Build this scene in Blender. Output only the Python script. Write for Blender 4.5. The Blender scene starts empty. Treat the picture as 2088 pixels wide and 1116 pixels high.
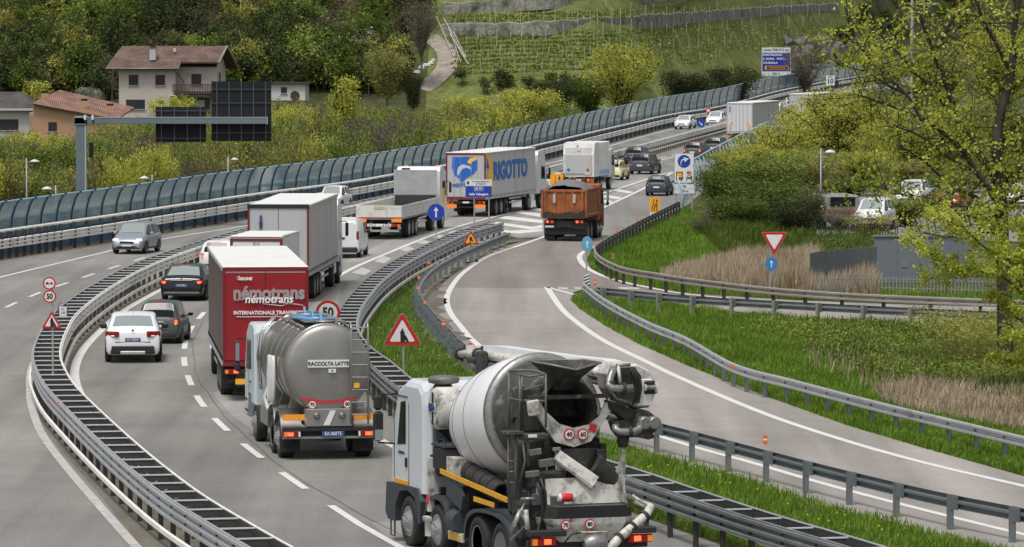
import bpy, math, random
import numpy as np
from mathutils import Vector, Matrix
PI = math.pi
R = math.radians
random.seed(7)
rng = np.random.default_rng(11)
SC = bpy.context.scene
COL = SC.collection

# ---------------------------------------------------------------- camera
FPX, HZ, CAMH = 10000.0, 44.0, 11.6            # focal length in photo pixels, horizon row, eye height
PITCH = math.atan((558.0 - HZ) / FPX)
cam_d = bpy.data.cameras.new('camera')
cam = bpy.data.objects.new('camera', cam_d)
COL.objects.link(cam)
cam.location = (0, 0, CAMH)
cam.rotation_euler = (PI / 2 - PITCH, 0, 0)
cam_d.sensor_width = 36.0
cam_d.lens = 36.0 * FPX / 2088.0
cam_d.clip_start = 1.0
cam_d.clip_end = 6000.0
SC.camera = cam

# ---------------------------------------------------------------- light (bright overcast)
SUN_EL, SUN_AZ = 66, 205                       # sun high and behind the camera, a little left
w = bpy.data.worlds.new('World')
SC.world = w
w.use_nodes = True
nt = w.node_tree
bg = nt.nodes['Background']
sky = nt.nodes.new('ShaderNodeTexSky')
sky.sky_type = 'NISHITA'
sky.sun_disc = False
sky.sun_elevation = R(SUN_EL)
sky.sun_rotation = R(SUN_AZ)
sky.air_density = 1.0
sky.dust_density = 4.0
hs = nt.nodes.new('ShaderNodeHueSaturation')
hs.inputs['Saturation'].default_value = 0.25
nt.links.new(sky.outputs[0], hs.inputs['Color'])
nt.links.new(hs.outputs[0], bg.inputs[0])
bg.inputs[1].default_value = 0.10
sl = bpy.data.lights.new('sun', 'SUN')
sl.energy = 1.5
sl.angle = R(14)
sl.color = (1.0, 0.96, 0.9)
sun = bpy.data.objects.new('sun', sl)
COL.objects.link(sun)
_e, _a = R(SUN_EL), R(SUN_AZ)
_d = Vector((math.sin(_a) * math.cos(_e), math.cos(_a) * math.cos(_e), math.sin(_e)))
sun.rotation_euler = (-_d).to_track_quat('-Z', 'Y').to_euler()
sun.location = (0, 0, 60)
SC.view_settings.view_transform = 'Standard'
SC.view_settings.look = 'None'
SC.view_settings.exposure = 0.45
SC.view_settings.gamma = 1.0

# ---------------------------------------------------------------- helpers
_f = Vector((0, math.cos(PITCH), -math.sin(PITCH)))
_u = Vector((0, math.sin(PITCH), math.cos(PITCH)))
def ray(px, py):
    return _f + Vector((1, 0, 0)) * ((px - 1044) / FPX) + _u * ((558 - py) / FPX)
def G(px, py, z=0.0):
    """point of the level plane z seen at a photo pixel (used to survey the site once)"""
    d = ray(px, py)
    t = (z - CAMH) / d.z
    return Vector((d.x * t, d.y * t, z))
def GY(px, py, Y):
    d = ray(px, py)
    t = Y / d.y
    return Vector((d.x * t, Y, CAMH + d.z * t))

def tag(o, label=None, cat=None, group=None, kind=None):
    if label: o['label'] = label
    if cat: o['category'] = cat
    if group: o['group'] = group
    if kind: o['kind'] = kind
    return o
def empty(name, loc=(0, 0, 0), rz=0.0, label=None, cat=None, group=None):
    o = bpy.data.objects.new(name, None)
    o.empty_display_size = 0.3
    COL.objects.link(o)
    o.location = loc
    o.rotation_euler = (0, 0, rz)
    return tag(o, label, cat, group)
KIDS = {}
def link(name, me, parent=None):
    o = bpy.data.objects.new(name, me)
    COL.objects.link(o)
    if parent is not None:
        o.parent = parent
        KIDS.setdefault(parent.name, []).append(o)
    return o
def copy_tree(o, parent=None):
    c = o.copy()
    COL.objects.link(c)
    if parent is not None:
        c.parent = parent
        KIDS.setdefault(parent.name, []).append(c)
    for ch in KIDS.get(o.name, []):
        copy_tree(ch, c)
    return c

# ---- materials
MATS = {}
def mat(name, col, rough=0.6, metal=0.0, emis=None, es=1.0, noise=0.0, nscale=4.0, bump=0.0, bscale=40.0,
        spec=0.5, dirt=None, dscale=1.2, dthr=0.55, alpha=None, trans=0.0, coat=0.0, vertical=False, gradz=None):
    if name in MATS: return MATS[name]
    m = bpy.data.materials.new(name)
    m.use_nodes = True
    t = m.node_tree
    b = t.nodes['Principled BSDF']
    b.inputs['Base Color'].default_value = (*col, 1)
    b.inputs['Roughness'].default_value = rough
    b.inputs['Metallic'].default_value = metal
    b.inputs['Specular IOR Level'].default_value = spec
    b.inputs['Coat Weight'].default_value = coat
    b.inputs['Coat Roughness'].default_value = 0.08
    if emis:
        b.inputs['Emission Color'].default_value = (*emis, 1)
        b.inputs['Emission Strength'].default_value = es
    if trans: b.inputs['Transmission Weight'].default_value = trans
    if alpha is not None: b.inputs['Alpha'].default_value = alpha
    last = None
    tc = t.nodes.new('ShaderNodeTexCoord')
    mp = t.nodes.new('ShaderNodeMapping')
    t.links.new(tc.outputs['Object'], mp.inputs[0])
    if vertical: mp.inputs['Scale'].default_value = (1, 1, 0.12)
    if noise:
        n = t.nodes.new('ShaderNodeTexNoise')
        n.inputs['Scale'].default_value = nscale
        n.inputs['Detail'].default_value = 6
        n.inputs['Roughness'].default_value = 0.65
        t.links.new(mp.outputs[0], n.inputs['Vector'])
        mr = t.nodes.new('ShaderNodeMapRange')
        mr.inputs[1].default_value = 0.3; mr.inputs[2].default_value = 0.7
        mr.inputs[3].default_value = 1 - noise; mr.inputs[4].default_value = 1 + noise
        t.links.new(n.outputs[0], mr.inputs[0])
        mx = t.nodes.new('ShaderNodeMix'); mx.data_type = 'RGBA'; mx.blend_type = 'MULTIPLY'
        mx.inputs[0].default_value = 1
        mx.inputs[6].default_value = (*col, 1)
        t.links.new(mr.outputs[0], mx.inputs[7])
        last = mx.outputs[2]
    if dirt:
        n = t.nodes.new('ShaderNodeTexNoise')
        n.inputs['Scale'].default_value = dscale
        n.inputs['Detail'].default_value = 8
        n.inputs['Roughness'].default_value = 0.7
        t.links.new(mp.outputs[0], n.inputs['Vector'])
        mr = t.nodes.new('ShaderNodeMapRange')
        mr.inputs[1].default_value = dthr - 0.08; mr.inputs[2].default_value = dthr + 0.12
        t.links.new(n.outputs[0], mr.inputs[0])
        mx = t.nodes.new('ShaderNodeMix'); mx.data_type = 'RGBA'
        t.links.new(mr.outputs[0], mx.inputs[0])
        if last is None: mx.inputs[6].default_value = (*col, 1)
        else: t.links.new(last, mx.inputs[6])
        mx.inputs[7].default_value = (*dirt, 1)
        last = mx.outputs[2]
    if last is not None: t.links.new(last, b.inputs['Base Color'])
    if bump:
        n = t.nodes.new('ShaderNodeTexNoise')
        n.inputs['Scale'].default_value = bscale
        n.inputs['Detail'].default_value = 4
        t.links.new(tc.outputs['Object'], n.inputs['Vector'])
        bp = t.nodes.new('ShaderNodeBump')
        bp.inputs['Strength'].default_value = bump
        bp.inputs['Distance'].default_value = 0.02
        t.links.new(n.outputs[0], bp.inputs['Height'])
        t.links.new(bp.outputs[0], b.inputs['Normal'])
    MATS[name] = m
    return m
def leafmat(name, c1, c2, c3=None, sc=0.6, trans=0.35):
    """foliage: two or three leaf colours broken up by clump and by leaf, some light passes through"""
    m = bpy.data.materials.new(name); m.use_nodes = True
    t = m.node_tree; t.nodes.clear()
    out = t.nodes.new('ShaderNodeOutputMaterial')
    tc = t.nodes.new('ShaderNodeTexCoord')
    n = t.nodes.new('ShaderNodeTexNoise'); n.inputs['Scale'].default_value = sc; n.inputs['Detail'].default_value = 5
    n.inputs['Roughness'].default_value = 0.7
    t.links.new(tc.outputs['Object'], n.inputs['Vector'])
    g = t.nodes.new('ShaderNodeNewGeometry')
    ad = t.nodes.new('ShaderNodeMath'); ad.operation = 'MULTIPLY_ADD'
    t.links.new(g.outputs['Random Per Island'], ad.inputs[0]); ad.inputs[1].default_value = 0.34
    t.links.new(n.outputs[0], ad.inputs[2])
    cr = t.nodes.new('ShaderNodeValToRGB')
    e = cr.color_ramp.elements
    e[0].position = 0.42; e[0].color = (*c1, 1)
    e[1].position = 0.68; e[1].color = (*c2, 1)
    if c3:
        k = e.new(0.88); k.color = (*c3, 1)
    t.links.new(ad.outputs[0], cr.inputs[0])
    d = t.nodes.new('ShaderNodeBsdfDiffuse'); tr = t.nodes.new('ShaderNodeBsdfTranslucent')
    t.links.new(cr.outputs[0], d.inputs[0]); t.links.new(cr.outputs[0], tr.inputs[0])
    mx = t.nodes.new('ShaderNodeMixShader'); mx.inputs[0].default_value = trans
    t.links.new(d.outputs[0], mx.inputs[1]); t.links.new(tr.outputs[0], mx.inputs[2])
    t.links.new(mx.outputs[0], out.inputs[0])
    MATS[name] = m
    return m

# ---- mesh builder
class MB:
    def __init__(s, xf=None):
        s.v = []; s.f = []; s.m = []; s.mats = []; s.xf = xf; s.sm = []
    def mi(s, m):
        if isinstance(m, str): m = MATS[m]
        if m not in s.mats: s.mats.append(m)
        return s.mats.index(m)
    def add(s, vs, fs, m, smooth=False):
        b = len(s.v); k = s.mi(m)
        s.v += [tuple(v) for v in vs]
        for f in fs:
            s.f.append([b + i for i in f]); s.m.append(k); s.sm.append(smooth)
        return s
    def box(s, c, d, m, rz=0.0, rx=0.0, ry=0.0, bev=0.0, taper=None):
        hx, hy, hz = d[0] / 2, d[1] / 2, d[2] / 2
        if bev:
            b = min(bev, hx * .9, hy * .9, hz * .9)
            vs = []
            for sx in (-1, 1):
                for sy in (-1, 1):
                    for sz in (-1, 1):
                        vs += [(sx * (hx - b), sy * (hy - b), sz * hz), (sx * (hx - b), sy * hy, sz * (hz - b)), (sx * hx, sy * (hy - b), sz * (hz - b))]
            def I(sx, sy, sz, k): return ((sx > 0) * 4 + (sy > 0) * 2 + (sz > 0)) * 3 + k
            fs = []
            for q in (-1, 1):
                fs.append([I(-1, -1, q, 0), I(1, -1, q, 0), I(1, 1, q, 0), I(-1, 1, q, 0)][::q])
                fs.append([I(-1, q, -1, 1), I(1, q, -1, 1), I(1, q, 1, 1), I(-1, q, 1, 1)][::-q])
                fs.append([I(q, -1, -1, 2), I(q, 1, -1, 2), I(q, 1, 1, 2), I(q, -1, 1, 2)][::q])
            for a in (-1, 1):
                for c2 in (-1, 1):
                    fs.append([I(-1, a, c2, 0), I(1, a, c2, 0), I(1, a, c2, 1), I(-1, a, c2, 1)][::-a * c2])
                    fs.append([I(a, -1, c2, 0), I(a, 1, c2, 0), I(a, 1, c2, 2), I(a, -1, c2, 2)][::a * c2])
                    fs.append([I(a, c2, -1, 1), I(a, c2, 1, 1), I(a, c2, 1, 2), I(a, c2, -1, 2)][::a * c2])
                    for e in (-1, 1):
                        fs.append([I(a, c2, e, 0), I(a, c2, e, 1), I(a, c2, e, 2)][::-a * c2 * e])
        else:
            vs = [(x * hx, y * hy, z * hz) for z in (-1, 1) for y in (-1, 1) for x in (-1, 1)]
            fs = [[0, 2, 3, 1], [4, 5, 7, 6], [0, 1, 5, 4], [2, 6, 7, 3], [0, 4, 6, 2], [1, 3, 7, 5]]
        if taper: vs = [(x * (taper[0] if z > 0 else 1), y * (taper[1] if z > 0 else 1), z) for x, y, z in vs]
        M = Matrix.Rotation(rz, 3, 'Z') @ Matrix.Rotation(ry, 3, 'Y') @ Matrix.Rotation(rx, 3, 'X')
        vs = [M @ Vector(v) + Vector(c) for v in vs]
        return s.add(vs, fs, m)
    def cyl(s, p0, p1, r, m, n=10, r1=None, caps=True, smooth=True):
        p0 = Vector(p0); p1 = Vector(p1); r1 = r if r1 is None else r1
        d = (p1 - p0).normalized()
        a = d.orthogonal().normalized(); b = d.cross(a)
        vs = []
        for p, q in ((p0, r), (p1, r1)):
            for i in range(n):
                t = 2 * PI * i / n
                vs.append(p + (a * math.cos(t) + b * math.sin(t)) * q)
        s.add(vs, [[i, (i + 1) % n, n + (i + 1) % n, n + i] for i in range(n)], m, smooth)
        if caps:
            s.add(vs[:n], [list(range(n))[::-1]], m); s.add(vs[n:], [list(range(n))], m)
        return s
    def tube(s, pts, r, m, n=6, smooth=True, closed=False):
        pts = [Vector(p) for p in pts]
        rs = r if isinstance(r, (list, tuple)) else [r] * len(pts)
        vs = []; N = len(pts); up = None
        for i, p in enumerate(pts):
            if closed: d = pts[(i + 1) % N] - pts[i - 1]
            else: d = pts[min(i + 1, N - 1)] - pts[max(i - 1, 0)]
            d.normalize()
            if up is None: up = d.orthogonal().normalized()
            up = (up - d * up.dot(d))
            if up.length < 1e-5: up = d.orthogonal()
            up.normalize(); b = d.cross(up)
            for k in range(n):
                t = 2 * PI * k / n
                vs.append(p + (up * math.cos(t) + b * math.sin(t)) * rs[i])
        fs = []
        for i in range(N if closed else N - 1):
            j = (i + 1) % N
            for k in range(n):
                fs.append([i * n + k, i * n + (k + 1) % n, j * n + (k + 1) % n, j * n + k])
        if not closed:
            fs.append(list(range(n))[::-1]); fs.append([(N - 1) * n + k for k in range(n)])
        return s.add(vs, fs, m, smooth)
    def rings(s, rings, m, closed=True, caps=(True, True), smooth=True):
        n = len(rings[0]); vs = [v for r in rings for v in r]; fs = []
        for i in range(len(rings) - 1):
            for k in range(n if closed else n - 1):
                fs.append([i * n + k, i * n + (k + 1) % n, (i + 1) * n + (k + 1) % n, (i + 1) * n + k])
        s.add(vs, fs, m, smooth)
        if closed and caps[0]: s.add(rings[0], [list(range(n))[::-1]], m)
        if closed and caps[1]: s.add(rings[-1], [list(range(n))], m)
        return s
    def lathe(s, prof, m, p0=(0, 0, 0), axis=(0, 0, 1), n=24, smooth=True):
        """prof: (distance along axis, radius)"""
        p0 = Vector(p0); d = Vector(axis).normalized(); a = d.orthogonal().normalized(); b = d.cross(a)
        rg = [[p0 + d * h + (a * math.cos(2 * PI * i / n) + b * math.sin(2 * PI * i / n)) * max(q, 1e-4) for i in range(n)] for h, q in prof]
        return s.rings(rg, m, caps=(prof[0][1] > .002, prof[-1][1] > .002), smooth=smooth)
    def prism(s, poly, axis, a0, a1, m):
        """poly of 2-D points extruded along axis 'x','y' or 'z' from a0 to a1"""
        def P(q, a):
            return {'x': (a, q[0], q[1]), 'y': (q[0], a, q[1]), 'z': (q[0], q[1], a)}[axis]
        n = len(poly)
        vs = [P(q, a0) for q in poly] + [P(q, a1) for q in poly]
        fs = [list(range(n))[::-1], [n + i for i in range(n)]] + [[i, (i + 1) % n, n + (i + 1) % n, n + i] for i in range(n)]
        return s.add(vs, fs, m)
    def quad(s, a, b, c, d, m): return s.add([a, b, c, d], [[0, 1, 2, 3]], m)
    def ring2(s, c, ro, ri, axis, m, n=24, th=0.01):
        """flat annulus facing -y (axis 'y') or along z"""
        vs = []
        for q in (ro, ri):
            for i in range(n):
                t = 2 * PI * i / n
                vs.append((c[0] + q * math.cos(t), c[1], c[2] + q * math.sin(t)) if axis == 'y' else (c[0] + q * math.cos(t), c[1] + q * math.sin(t), c[2]))
        return s.add(vs, [[i, (i + 1) % n, n + (i + 1) % n, n + i] for i in range(n)], m)
    def disc(s, c, r, m, n=24, axis='y', sx=1.0):
        vs = [(c[0] + sx * r * math.cos(2 * PI * i / n), c[1], c[2] + r * math.sin(2 * PI * i / n)) if axis == 'y' else
              (c[0], c[1] + r * math.cos(2 * PI * i / n), c[2] + r * math.sin(2 * PI * i / n)) for i in range(n)]
        return s.add(vs, [list(range(n))], m)
    def build(s, name, parent=None, fixn=True):
        me = bpy.data.meshes.new(name)
        me.from_pydata(s.v, [], s.f)
        for m in s.mats: me.materials.append(m)
        me.polygons.foreach_set('material_index', s.m)
        me.polygons.foreach_set('use_smooth', s.sm)
        if fixn:
            import bmesh
            bm = bmesh.new(); bm.from_mesh(me)
            bmesh.ops.recalc_face_normals(bm, faces=bm.faces)
            bm.to_mesh(me); bm.free()
        me.update()
        return link(name, me, parent)

def text(s, size, m, parent, loc, rz=0.0, name='lettering', bold=0.0, align='CENTER', sx=1.0, shear=0.0, rx=PI / 2, ext=0.004, spacing=1.0):
    """raised lettering standing upright, read from -y (rz turns it)"""
    c = bpy.data.curves.new(name, 'FONT')
    c.body = s; c.size = size; c.align_x = align; c.align_y = 'CENTER'; c.extrude = ext; c.offset = bold; c.shear = shear
    c.space_character = spacing; c.resolution_u = 3
    o = bpy.data.objects.new(name, c)
    COL.objects.link(o)
    dg = bpy.context.evaluated_depsgraph_get()
    me = bpy.data.meshes.new_from_object(o.evaluated_get(dg))
    bpy.data.objects.remove(o)
    me.materials.clear(); me.materials.append(MATS[m] if isinstance(m, str) else m)
    q = link(name, me, parent)
    q.location = loc; q.rotation_euler = (rx, 0, rz); q.scale = (sx, 1, 1)
    return q

def soup(name, V, F, ms, parent=None, mi=None, smooth=False):
    """mesh from numpy arrays, F of equal-sided faces"""
    me = bpy.data.meshes.new(name)
    n = F.shape[1]
    me.vertices.add(len(V)); me.vertices.foreach_set('co', V.astype(np.float32).ravel())
    me.loops.add(F.size); me.loops.foreach_set('vertex_index', F.astype(np.int32).ravel())
    me.polygons.add(len(F)); me.polygons.foreach_set('loop_start', np.arange(0, F.size, n, dtype=np.int32))
    me.polygons.foreach_set('loop_total', np.full(len(F), n, dtype=np.int32))
    for m in ms: me.materials.append(m)
    if mi is not None: me.polygons.foreach_set('material_index', mi.astype(np.int32))
    me.update(calc_edges=True)
    return link(name, me, parent)

def smooth_path(pts, step=2.0):
    """Catmull-Rom through points, resampled to even steps"""
    P = [Vector(p) for p in pts]
    P = [P[0] * 2 - P[1]] + P + [P[-1] * 2 - P[-2]]
    out = []
    for i in range(1, len(P) - 2):
        n = max(2, int((P[i + 1] - P[i]).length / 0.5))
        for k in range(n):
            t = k / n
            a, b, c, d = P[i - 1], P[i], P[i + 1], P[i + 2]
            out.append(0.5 * ((2 * b) + (c - a) * t + (2 * a - 5 * b + 4 * c - d) * t * t + (3 * b - a - 3 * c + d) * t ** 3))
    out.append(P[-2])
    res = [out[0]]; acc = 0
    for a, b in zip(out, out[1:]):
        L = (b - a).length
        if L < 1e-9: continue
        while acc + L >= step:
            t = (step - acc) / L
            a = a.lerp(b, t); L = (b - a).length; acc = 0
            res.append(a.copy())
            if L < 1e-9: break
        acc += L
    if (res[-1] - out[-1]).length > step * .3: res.append(out[-1])
    return res
def trace(px, z=0.0, step=2.0):
    return smooth_path([Vector((*G(x, y, z)[:2], 0)) for x, y in px], step)
def normals(path):
    out = []
    for i in range(len(path)):
        d = path[min(i + 1, len(path) - 1)] - path[max(i - 1, 0)]
        d.z = 0; d.normalize()
        out.append(Vector((-d.y, d.x, 0)))      # left of travel
    return out
def offset(path, k):
    return [p + n * k for p, n in zip(path, normals(path))]
# ================================================================ materials of the place
def asphalt(name, c, tint2, grain=0.2):
    m = bpy.data.materials.new(name); m.use_nodes = True; MATS[name] = m
    t = m.node_tree; b = t.nodes['Principled BSDF']; b.inputs['Roughness'].default_value = 0.85
    b.inputs['Specular IOR Level'].default_value = 0.3
    tc = t.nodes.new('ShaderNodeTexCoord')
    def noise(s, d=5, r=.6):
        n = t.nodes.new('ShaderNodeTexNoise'); n.inputs['Scale'].default_value = s; n.inputs['Detail'].default_value = d
        n.inputs['Roughness'].default_value = r; t.links.new(tc.outputs['Object'], n.inputs['Vector']); return n
    big = noise(0.09); mid = noise(0.7); fine = noise(9, 3, .8)
    mp = t.nodes.new('ShaderNodeMapping'); mp.inputs['Scale'].default_value = (1, .035, 1); t.links.new(tc.outputs['Object'], mp.inputs[0]); trk = noise(.75, 3, .5); t.links.new(mp.outputs[0], trk.inputs['Vector'])
    cr = t.nodes.new('ShaderNodeValToRGB'); e = cr.color_ramp.elements
    e[0].position = .35; e[0].color = (*c, 1); e[1].position = .65; e[1].color = (*tint2, 1)
    t.links.new(big.outputs[0], cr.inputs[0])
    def mul(src, n, lo, hi, a=.3, z=.7):
        mr = t.nodes.new('ShaderNodeMapRange'); mr.inputs[1].default_value = a; mr.inputs[2].default_value = z
        mr.inputs[3].default_value = lo; mr.inputs[4].default_value = hi
        t.links.new(n.outputs[0], mr.inputs[0])
        mx = t.nodes.new('ShaderNodeMix'); mx.data_type = 'RGBA'; mx.blend_type = 'MULTIPLY'; mx.inputs[0].default_value = 1
        t.links.new(src, mx.inputs[6]); t.links.new(mr.outputs[0], mx.inputs[7]); return mx.outputs[2]
    o = mul(cr.outputs[0], mid, .93, 1.06); o = mul(o, trk, .76, 1.12)
    o = mul(o, fine, 1 - grain, 1 + grain)
    o = mul(o, noise(55, 2, .9), 1 - grain * 1.3, 1 + grain * 1.3)
    t.links.new(o, b.inputs['Base Color'])
    return m
asphalt('asphalt_grey', (.195, .19, .175), (.255, .248, .228))
asphalt('asphalt_pale', (.27, .264, .248), (.32, .312, .296), .2)
asphalt('asphalt_worn', (.145, .14, .13), (.17, .165, .155))
asphalt('asphalt_red', (.225, .192, .178), (.255, .222, .205), .14)
asphalt('asphalt_ramp', (.285, .262, .245), (.335, .308, .288), .14)
asphalt('gravel', (.13, .115, .09), (.2, .18, .145), .3)
mat('paint', (.64, .635, .61), .7, noise=.1, nscale=2.5, dirt=(.42, .41, .38), dscale=3, dthr=.66)
mat('paint_worn', (.48, .47, .45), .7, noise=.1, nscale=2.5, dirt=(.3, .29, .27), dscale=2.2, dthr=.55)
mat('galv', (.50, .52, .54), .42, .55, noise=.12, nscale=.8, dirt=(.30, .27, .22), dscale=.9, dthr=.66)
mat('galv_pale', (.80, .785, .73), .5, .0, noise=.1, nscale=.7, dirt=(.40, .34, .26), dscale=1.1, dthr=.66)
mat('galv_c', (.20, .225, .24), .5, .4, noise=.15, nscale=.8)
mat('galv_rung', (.80, .82, .84), .4, .35, noise=.1)
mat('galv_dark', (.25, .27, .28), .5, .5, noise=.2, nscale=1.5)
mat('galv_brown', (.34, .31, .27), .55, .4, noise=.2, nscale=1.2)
mat('post_dark', (.075, .075, .07), .6, .4, noise=.2)
mat('reflector', (.7, .12, .02), .35, emis=(.8, .12, .02), es=.05)
mat('blue_steel', (.015, .065, .15), .45, noise=.1)
mat('blue_panel', (.07, .17, .33), .5, noise=.2, nscale=.7)
mat('light_blue', (.36, .55, .68), .45, noise=.1)
mat('glass_green', (.17, .33, .40), .14, spec=.6, alpha=.88, noise=.22, nscale=.35)
mat('glass_clear', (.35, .42, .40), .2, alpha=.16)
mat('stone', (.26, .25, .22), .9, noise=.6, nscale=2.2, dirt=(.035, .055, .02), dscale=.35, dthr=.56, bump=1, bscale=3)
mat('soil', (.12, .10, .07), .95, noise=.3)
def groundmat(name, cols, s1=.12, s2=1.5):
    m = bpy.data.materials.new(name); m.use_nodes = True; MATS[name] = m
    t = m.node_tree; b = t.nodes['Principled BSDF']; b.inputs['Roughness'].default_value = 1
    b.inputs['Specular IOR Level'].default_value = .1
    tc = t.nodes.new('ShaderNodeTexCoord')
    n = t.nodes.new('ShaderNodeTexNoise'); n.inputs['Scale'].default_value = s1; n.inputs['Detail'].default_value = 8; n.inputs['Roughness'].default_value = .72
    t.links.new(tc.outputs['Object'], n.inputs['Vector'])
    cr = t.nodes.new('ShaderNodeValToRGB'); e = cr.color_ramp.elements
    e[0].position = .36; e[0].color = (*cols[0], 1); e[1].position = .64; e[1].color = (*cols[-1], 1)
    if len(cols) > 2: k = e.new(.5); k.color = (*cols[1], 1)
    t.links.new(n.outputs[0], cr.inputs[0])
    n2 = t.nodes.new('ShaderNodeTexNoise'); n2.inputs['Scale'].default_value = s2; n2.inputs['Detail'].default_value = 6
    t.links.new(tc.outputs['Object'], n2.inputs['Vector'])
    mr = t.nodes.new('ShaderNodeMapRange'); mr.inputs[1].default_value = .3; mr.inputs[2].default_value = .7; mr.inputs[3].default_value = .7; mr.inputs[4].default_value = 1.25
    t.links.new(n2.outputs[0], mr.inputs[0])
    mx = t.nodes.new('ShaderNodeMix'); mx.data_type = 'RGBA'; mx.blend_type = 'MULTIPLY'; mx.inputs[0].default_value = 1
    t.links.new(cr.outputs[0], mx.inputs[6]); t.links.new(mr.outputs[0], mx.inputs[7])
    t.links.new(mx.outputs[2], b.inputs['Base Color'])
    return m
groundmat('meadow', [(.05, .065, .022), (.07, .085, .03), (.09, .095, .04)])
groundmat('hill_soil', [(.035, .04, .018), (.06, .06, .03), (.075, .085, .03)], .03, .4)
groundmat('vineyard_grass', [(.085, .10, .035), (.125, .15, .045), (.17, .185, .065)], .07, .9)

# ================================================================ terrain
F_PX = [(-120, 550), (0, 530), (225, 494), (503, 447), (700, 418), (801, 399), (950, 368), (1091, 332), (1223, 297), (1281, 282), (1367, 260), (1481, 238), (1589, 205), (1690, 183), (1790, 165), (1900, 150), (2000, 140)]
F_path = trace(F_PX)
_FY = [q.y for q in F_path]; _FX = [q.x for q in F_path]
def foot(X): return 681 + 6.25 * max(0.0, X - 15) + max(0, -X - 40) * .6
def hillz(X, Y):
    """height of the natural ground: level by the road, a wooded and terraced slope beyond"""
    d = Y - foot(X)
    z = 0.0
    fx = float(np.interp(Y, _FY, _FX)); a = fx - X - 3.0            # ground falls away left of the highway
    if a > 0:
        t = min(1, a / 9); t = t * t * (3 - 2 * t); u = min(1, max(0, (Y - 500) / 170)); z -= 6.0 * t * (1 - u * u * (3 - 2 * u) * .85) * (1 - min(1, max(0, d + 40) / 60) if d > -40 else 1)
    if d > 0:
        z += .29 * d * min(1, d / 17 + .25)
        z += .5 * math.sin(X * .11 + 1) * min(1, d / 20)
    return z
ys = list(range(20, 660, 20)) + list(range(660, 1700, 7)) + list(range(1705, 3400, 200))
xs = list(range(-900, -150, 75)) + [x for x in range(-150, 331, 6)] + list(range(400, 1200, 80))
V = []; Fc = []
for j, y in enumerate(ys):
    for i, x in enumerate(xs):
        V.append((x, y, hillz(x, y) - .03))
nx = len(xs)
Fc = [[j * nx + i, j * nx + i + 1, (j + 1) * nx + i + 1, (j + 1) * nx + i] for j in range(len(ys) - 1) for i in range(nx - 1)]
me = bpy.data.meshes.new('ground'); me.from_pydata(V, [], Fc)
for m in ('meadow', 'vineyard_grass', 'hill_soil'): me.materials.append(MATS[m])
for p in me.polygons:
    c = p.center
    if c.y > foot(c.x) - 8:
        u = 1044 + FPX * c.x / c.y
        p.material_index = 1 if (905 < u < 1760) else 2
    p.use_smooth = True
tag(link('ground', me), kind='structure')
def on_hill(px, py, lift=0.0):
    """where the line of sight through a photo pixel meets the terrain"""
    d = ray(px, py); o = Vector((0, 0, CAMH)); t = 560.0
    while t < 2400:
        p = o + d * t
        if p.z < hillz(p.x, p.y):
            for _ in range(8):
                t -= 1.0; p = o + d * t
                if p.z >= hillz(p.x, p.y): break
            return Vector((p.x, p.y, hillz(p.x, p.y) + lift))
        t += 8.0
    return GY(px, py, 900)

def sheet(name, px, m, z=0.0, world=None):
    pts = world if world is not None else [G(x, y) for x, y in px]
    me = bpy.data.meshes.new(name)
    from mathutils.geometry import tessellate_polygon
    vs = [Vector((p.x, p.y, z)) for p in pts]
    fs = [list(f) for f in tessellate_polygon([vs])]
    me.from_pydata([tuple(v) for v in vs], [], fs)
    import bmesh
    bm = bmesh.new(); bm.from_mesh(me)
    for f in bm.faces:
        if f.normal.z < 0: f.normal_flip()
    bm.to_mesh(me); bm.free()
    me.materials.append(MATS[m])
    return tag(link(name, me), kind='structure')
def strip(name, path, wdt, m, z, kind='structure'):
    a = offset(path, wdt / 2); b = offset(path, -wdt / 2)
    mb = MB()
    mb.add([(p.x, p.y, z) for p in a] + [(p.x, p.y, z) for p in b], [[len(a) + i, len(a) + i + 1, i + 1, i] for i in range(len(a) - 1)], m)
    return mb
# ---- carriageways
edge_l = offset(F_path, .9)
ladder_b = [(1030, 480), (1002, 492), (935, 507), (868, 537), (800, 572), (750, 608), (717, 648), (703, 690), (712, 730), (757, 790), (830, 855), (1000, 940), (1253, 1032), (1388, 1083), (1556, 1140), (1760, 1200), (1900, 1260)]
gore_tip = [(1100, 476)]
hw_right = [(2050, 132), (1900, 160), (1760, 195), (1640, 250), (1560, 300), (1480, 350), (1400, 420), (1330, 452), (1270, 478), (1225, 502)]
hw = [Vector((p.x, p.y, 0)) for p in edge_l] + [G(*p) for p in hw_right] + [G(1190, 500), G(1105, 484), G(1060, 487)] + \
     [Vector((p.x, p.y, 0)) for p in trace(ladder_b, 0, 3)] + [G(1500, 1900), G(-700, 1900)]
sheet('highway_road', None, 'asphalt_grey', 0.0, world=hw)
ramp_l = [(1107, 483), (1040, 500), (985, 523), (925, 560), (893, 590), (880, 620), (880, 655), (905, 700), (960, 760), (1100, 850), (1300, 915), (1395, 950), (1522, 985), (1690, 1036), (1857, 1082), (2088, 1140), (2300, 1190)]
ramp_r = [(2300, 1040), (2088, 972), (1891, 916), (1723, 866), (1556, 806), (1400, 745), (1300, 700), (1230, 662), (1180, 628), (1165, 610), (1170, 596), (1192, 590), (1260, 596)]
branch = [(1320, 606), (1420, 628), (1600, 646), (1857, 662), (2088, 672), (2300, 678), (2300, 632), (2088, 628), (1857, 622), (1623, 613), (1480, 604), (1388, 598), (1300, 583), (1237, 568), (1205, 549), (1196, 530), (1206, 512)]
tl = trace(ramp_l, 0, 2)
rp = [Vector((p.x, p.y, 0)) for p in tl] + [G(*p) for p in ramp_r] + [G(*p) for p in branch] + [G(1190, 500)]
sheet('ramp_road', None, 'asphalt_ramp', .004, world=rp)
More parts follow.
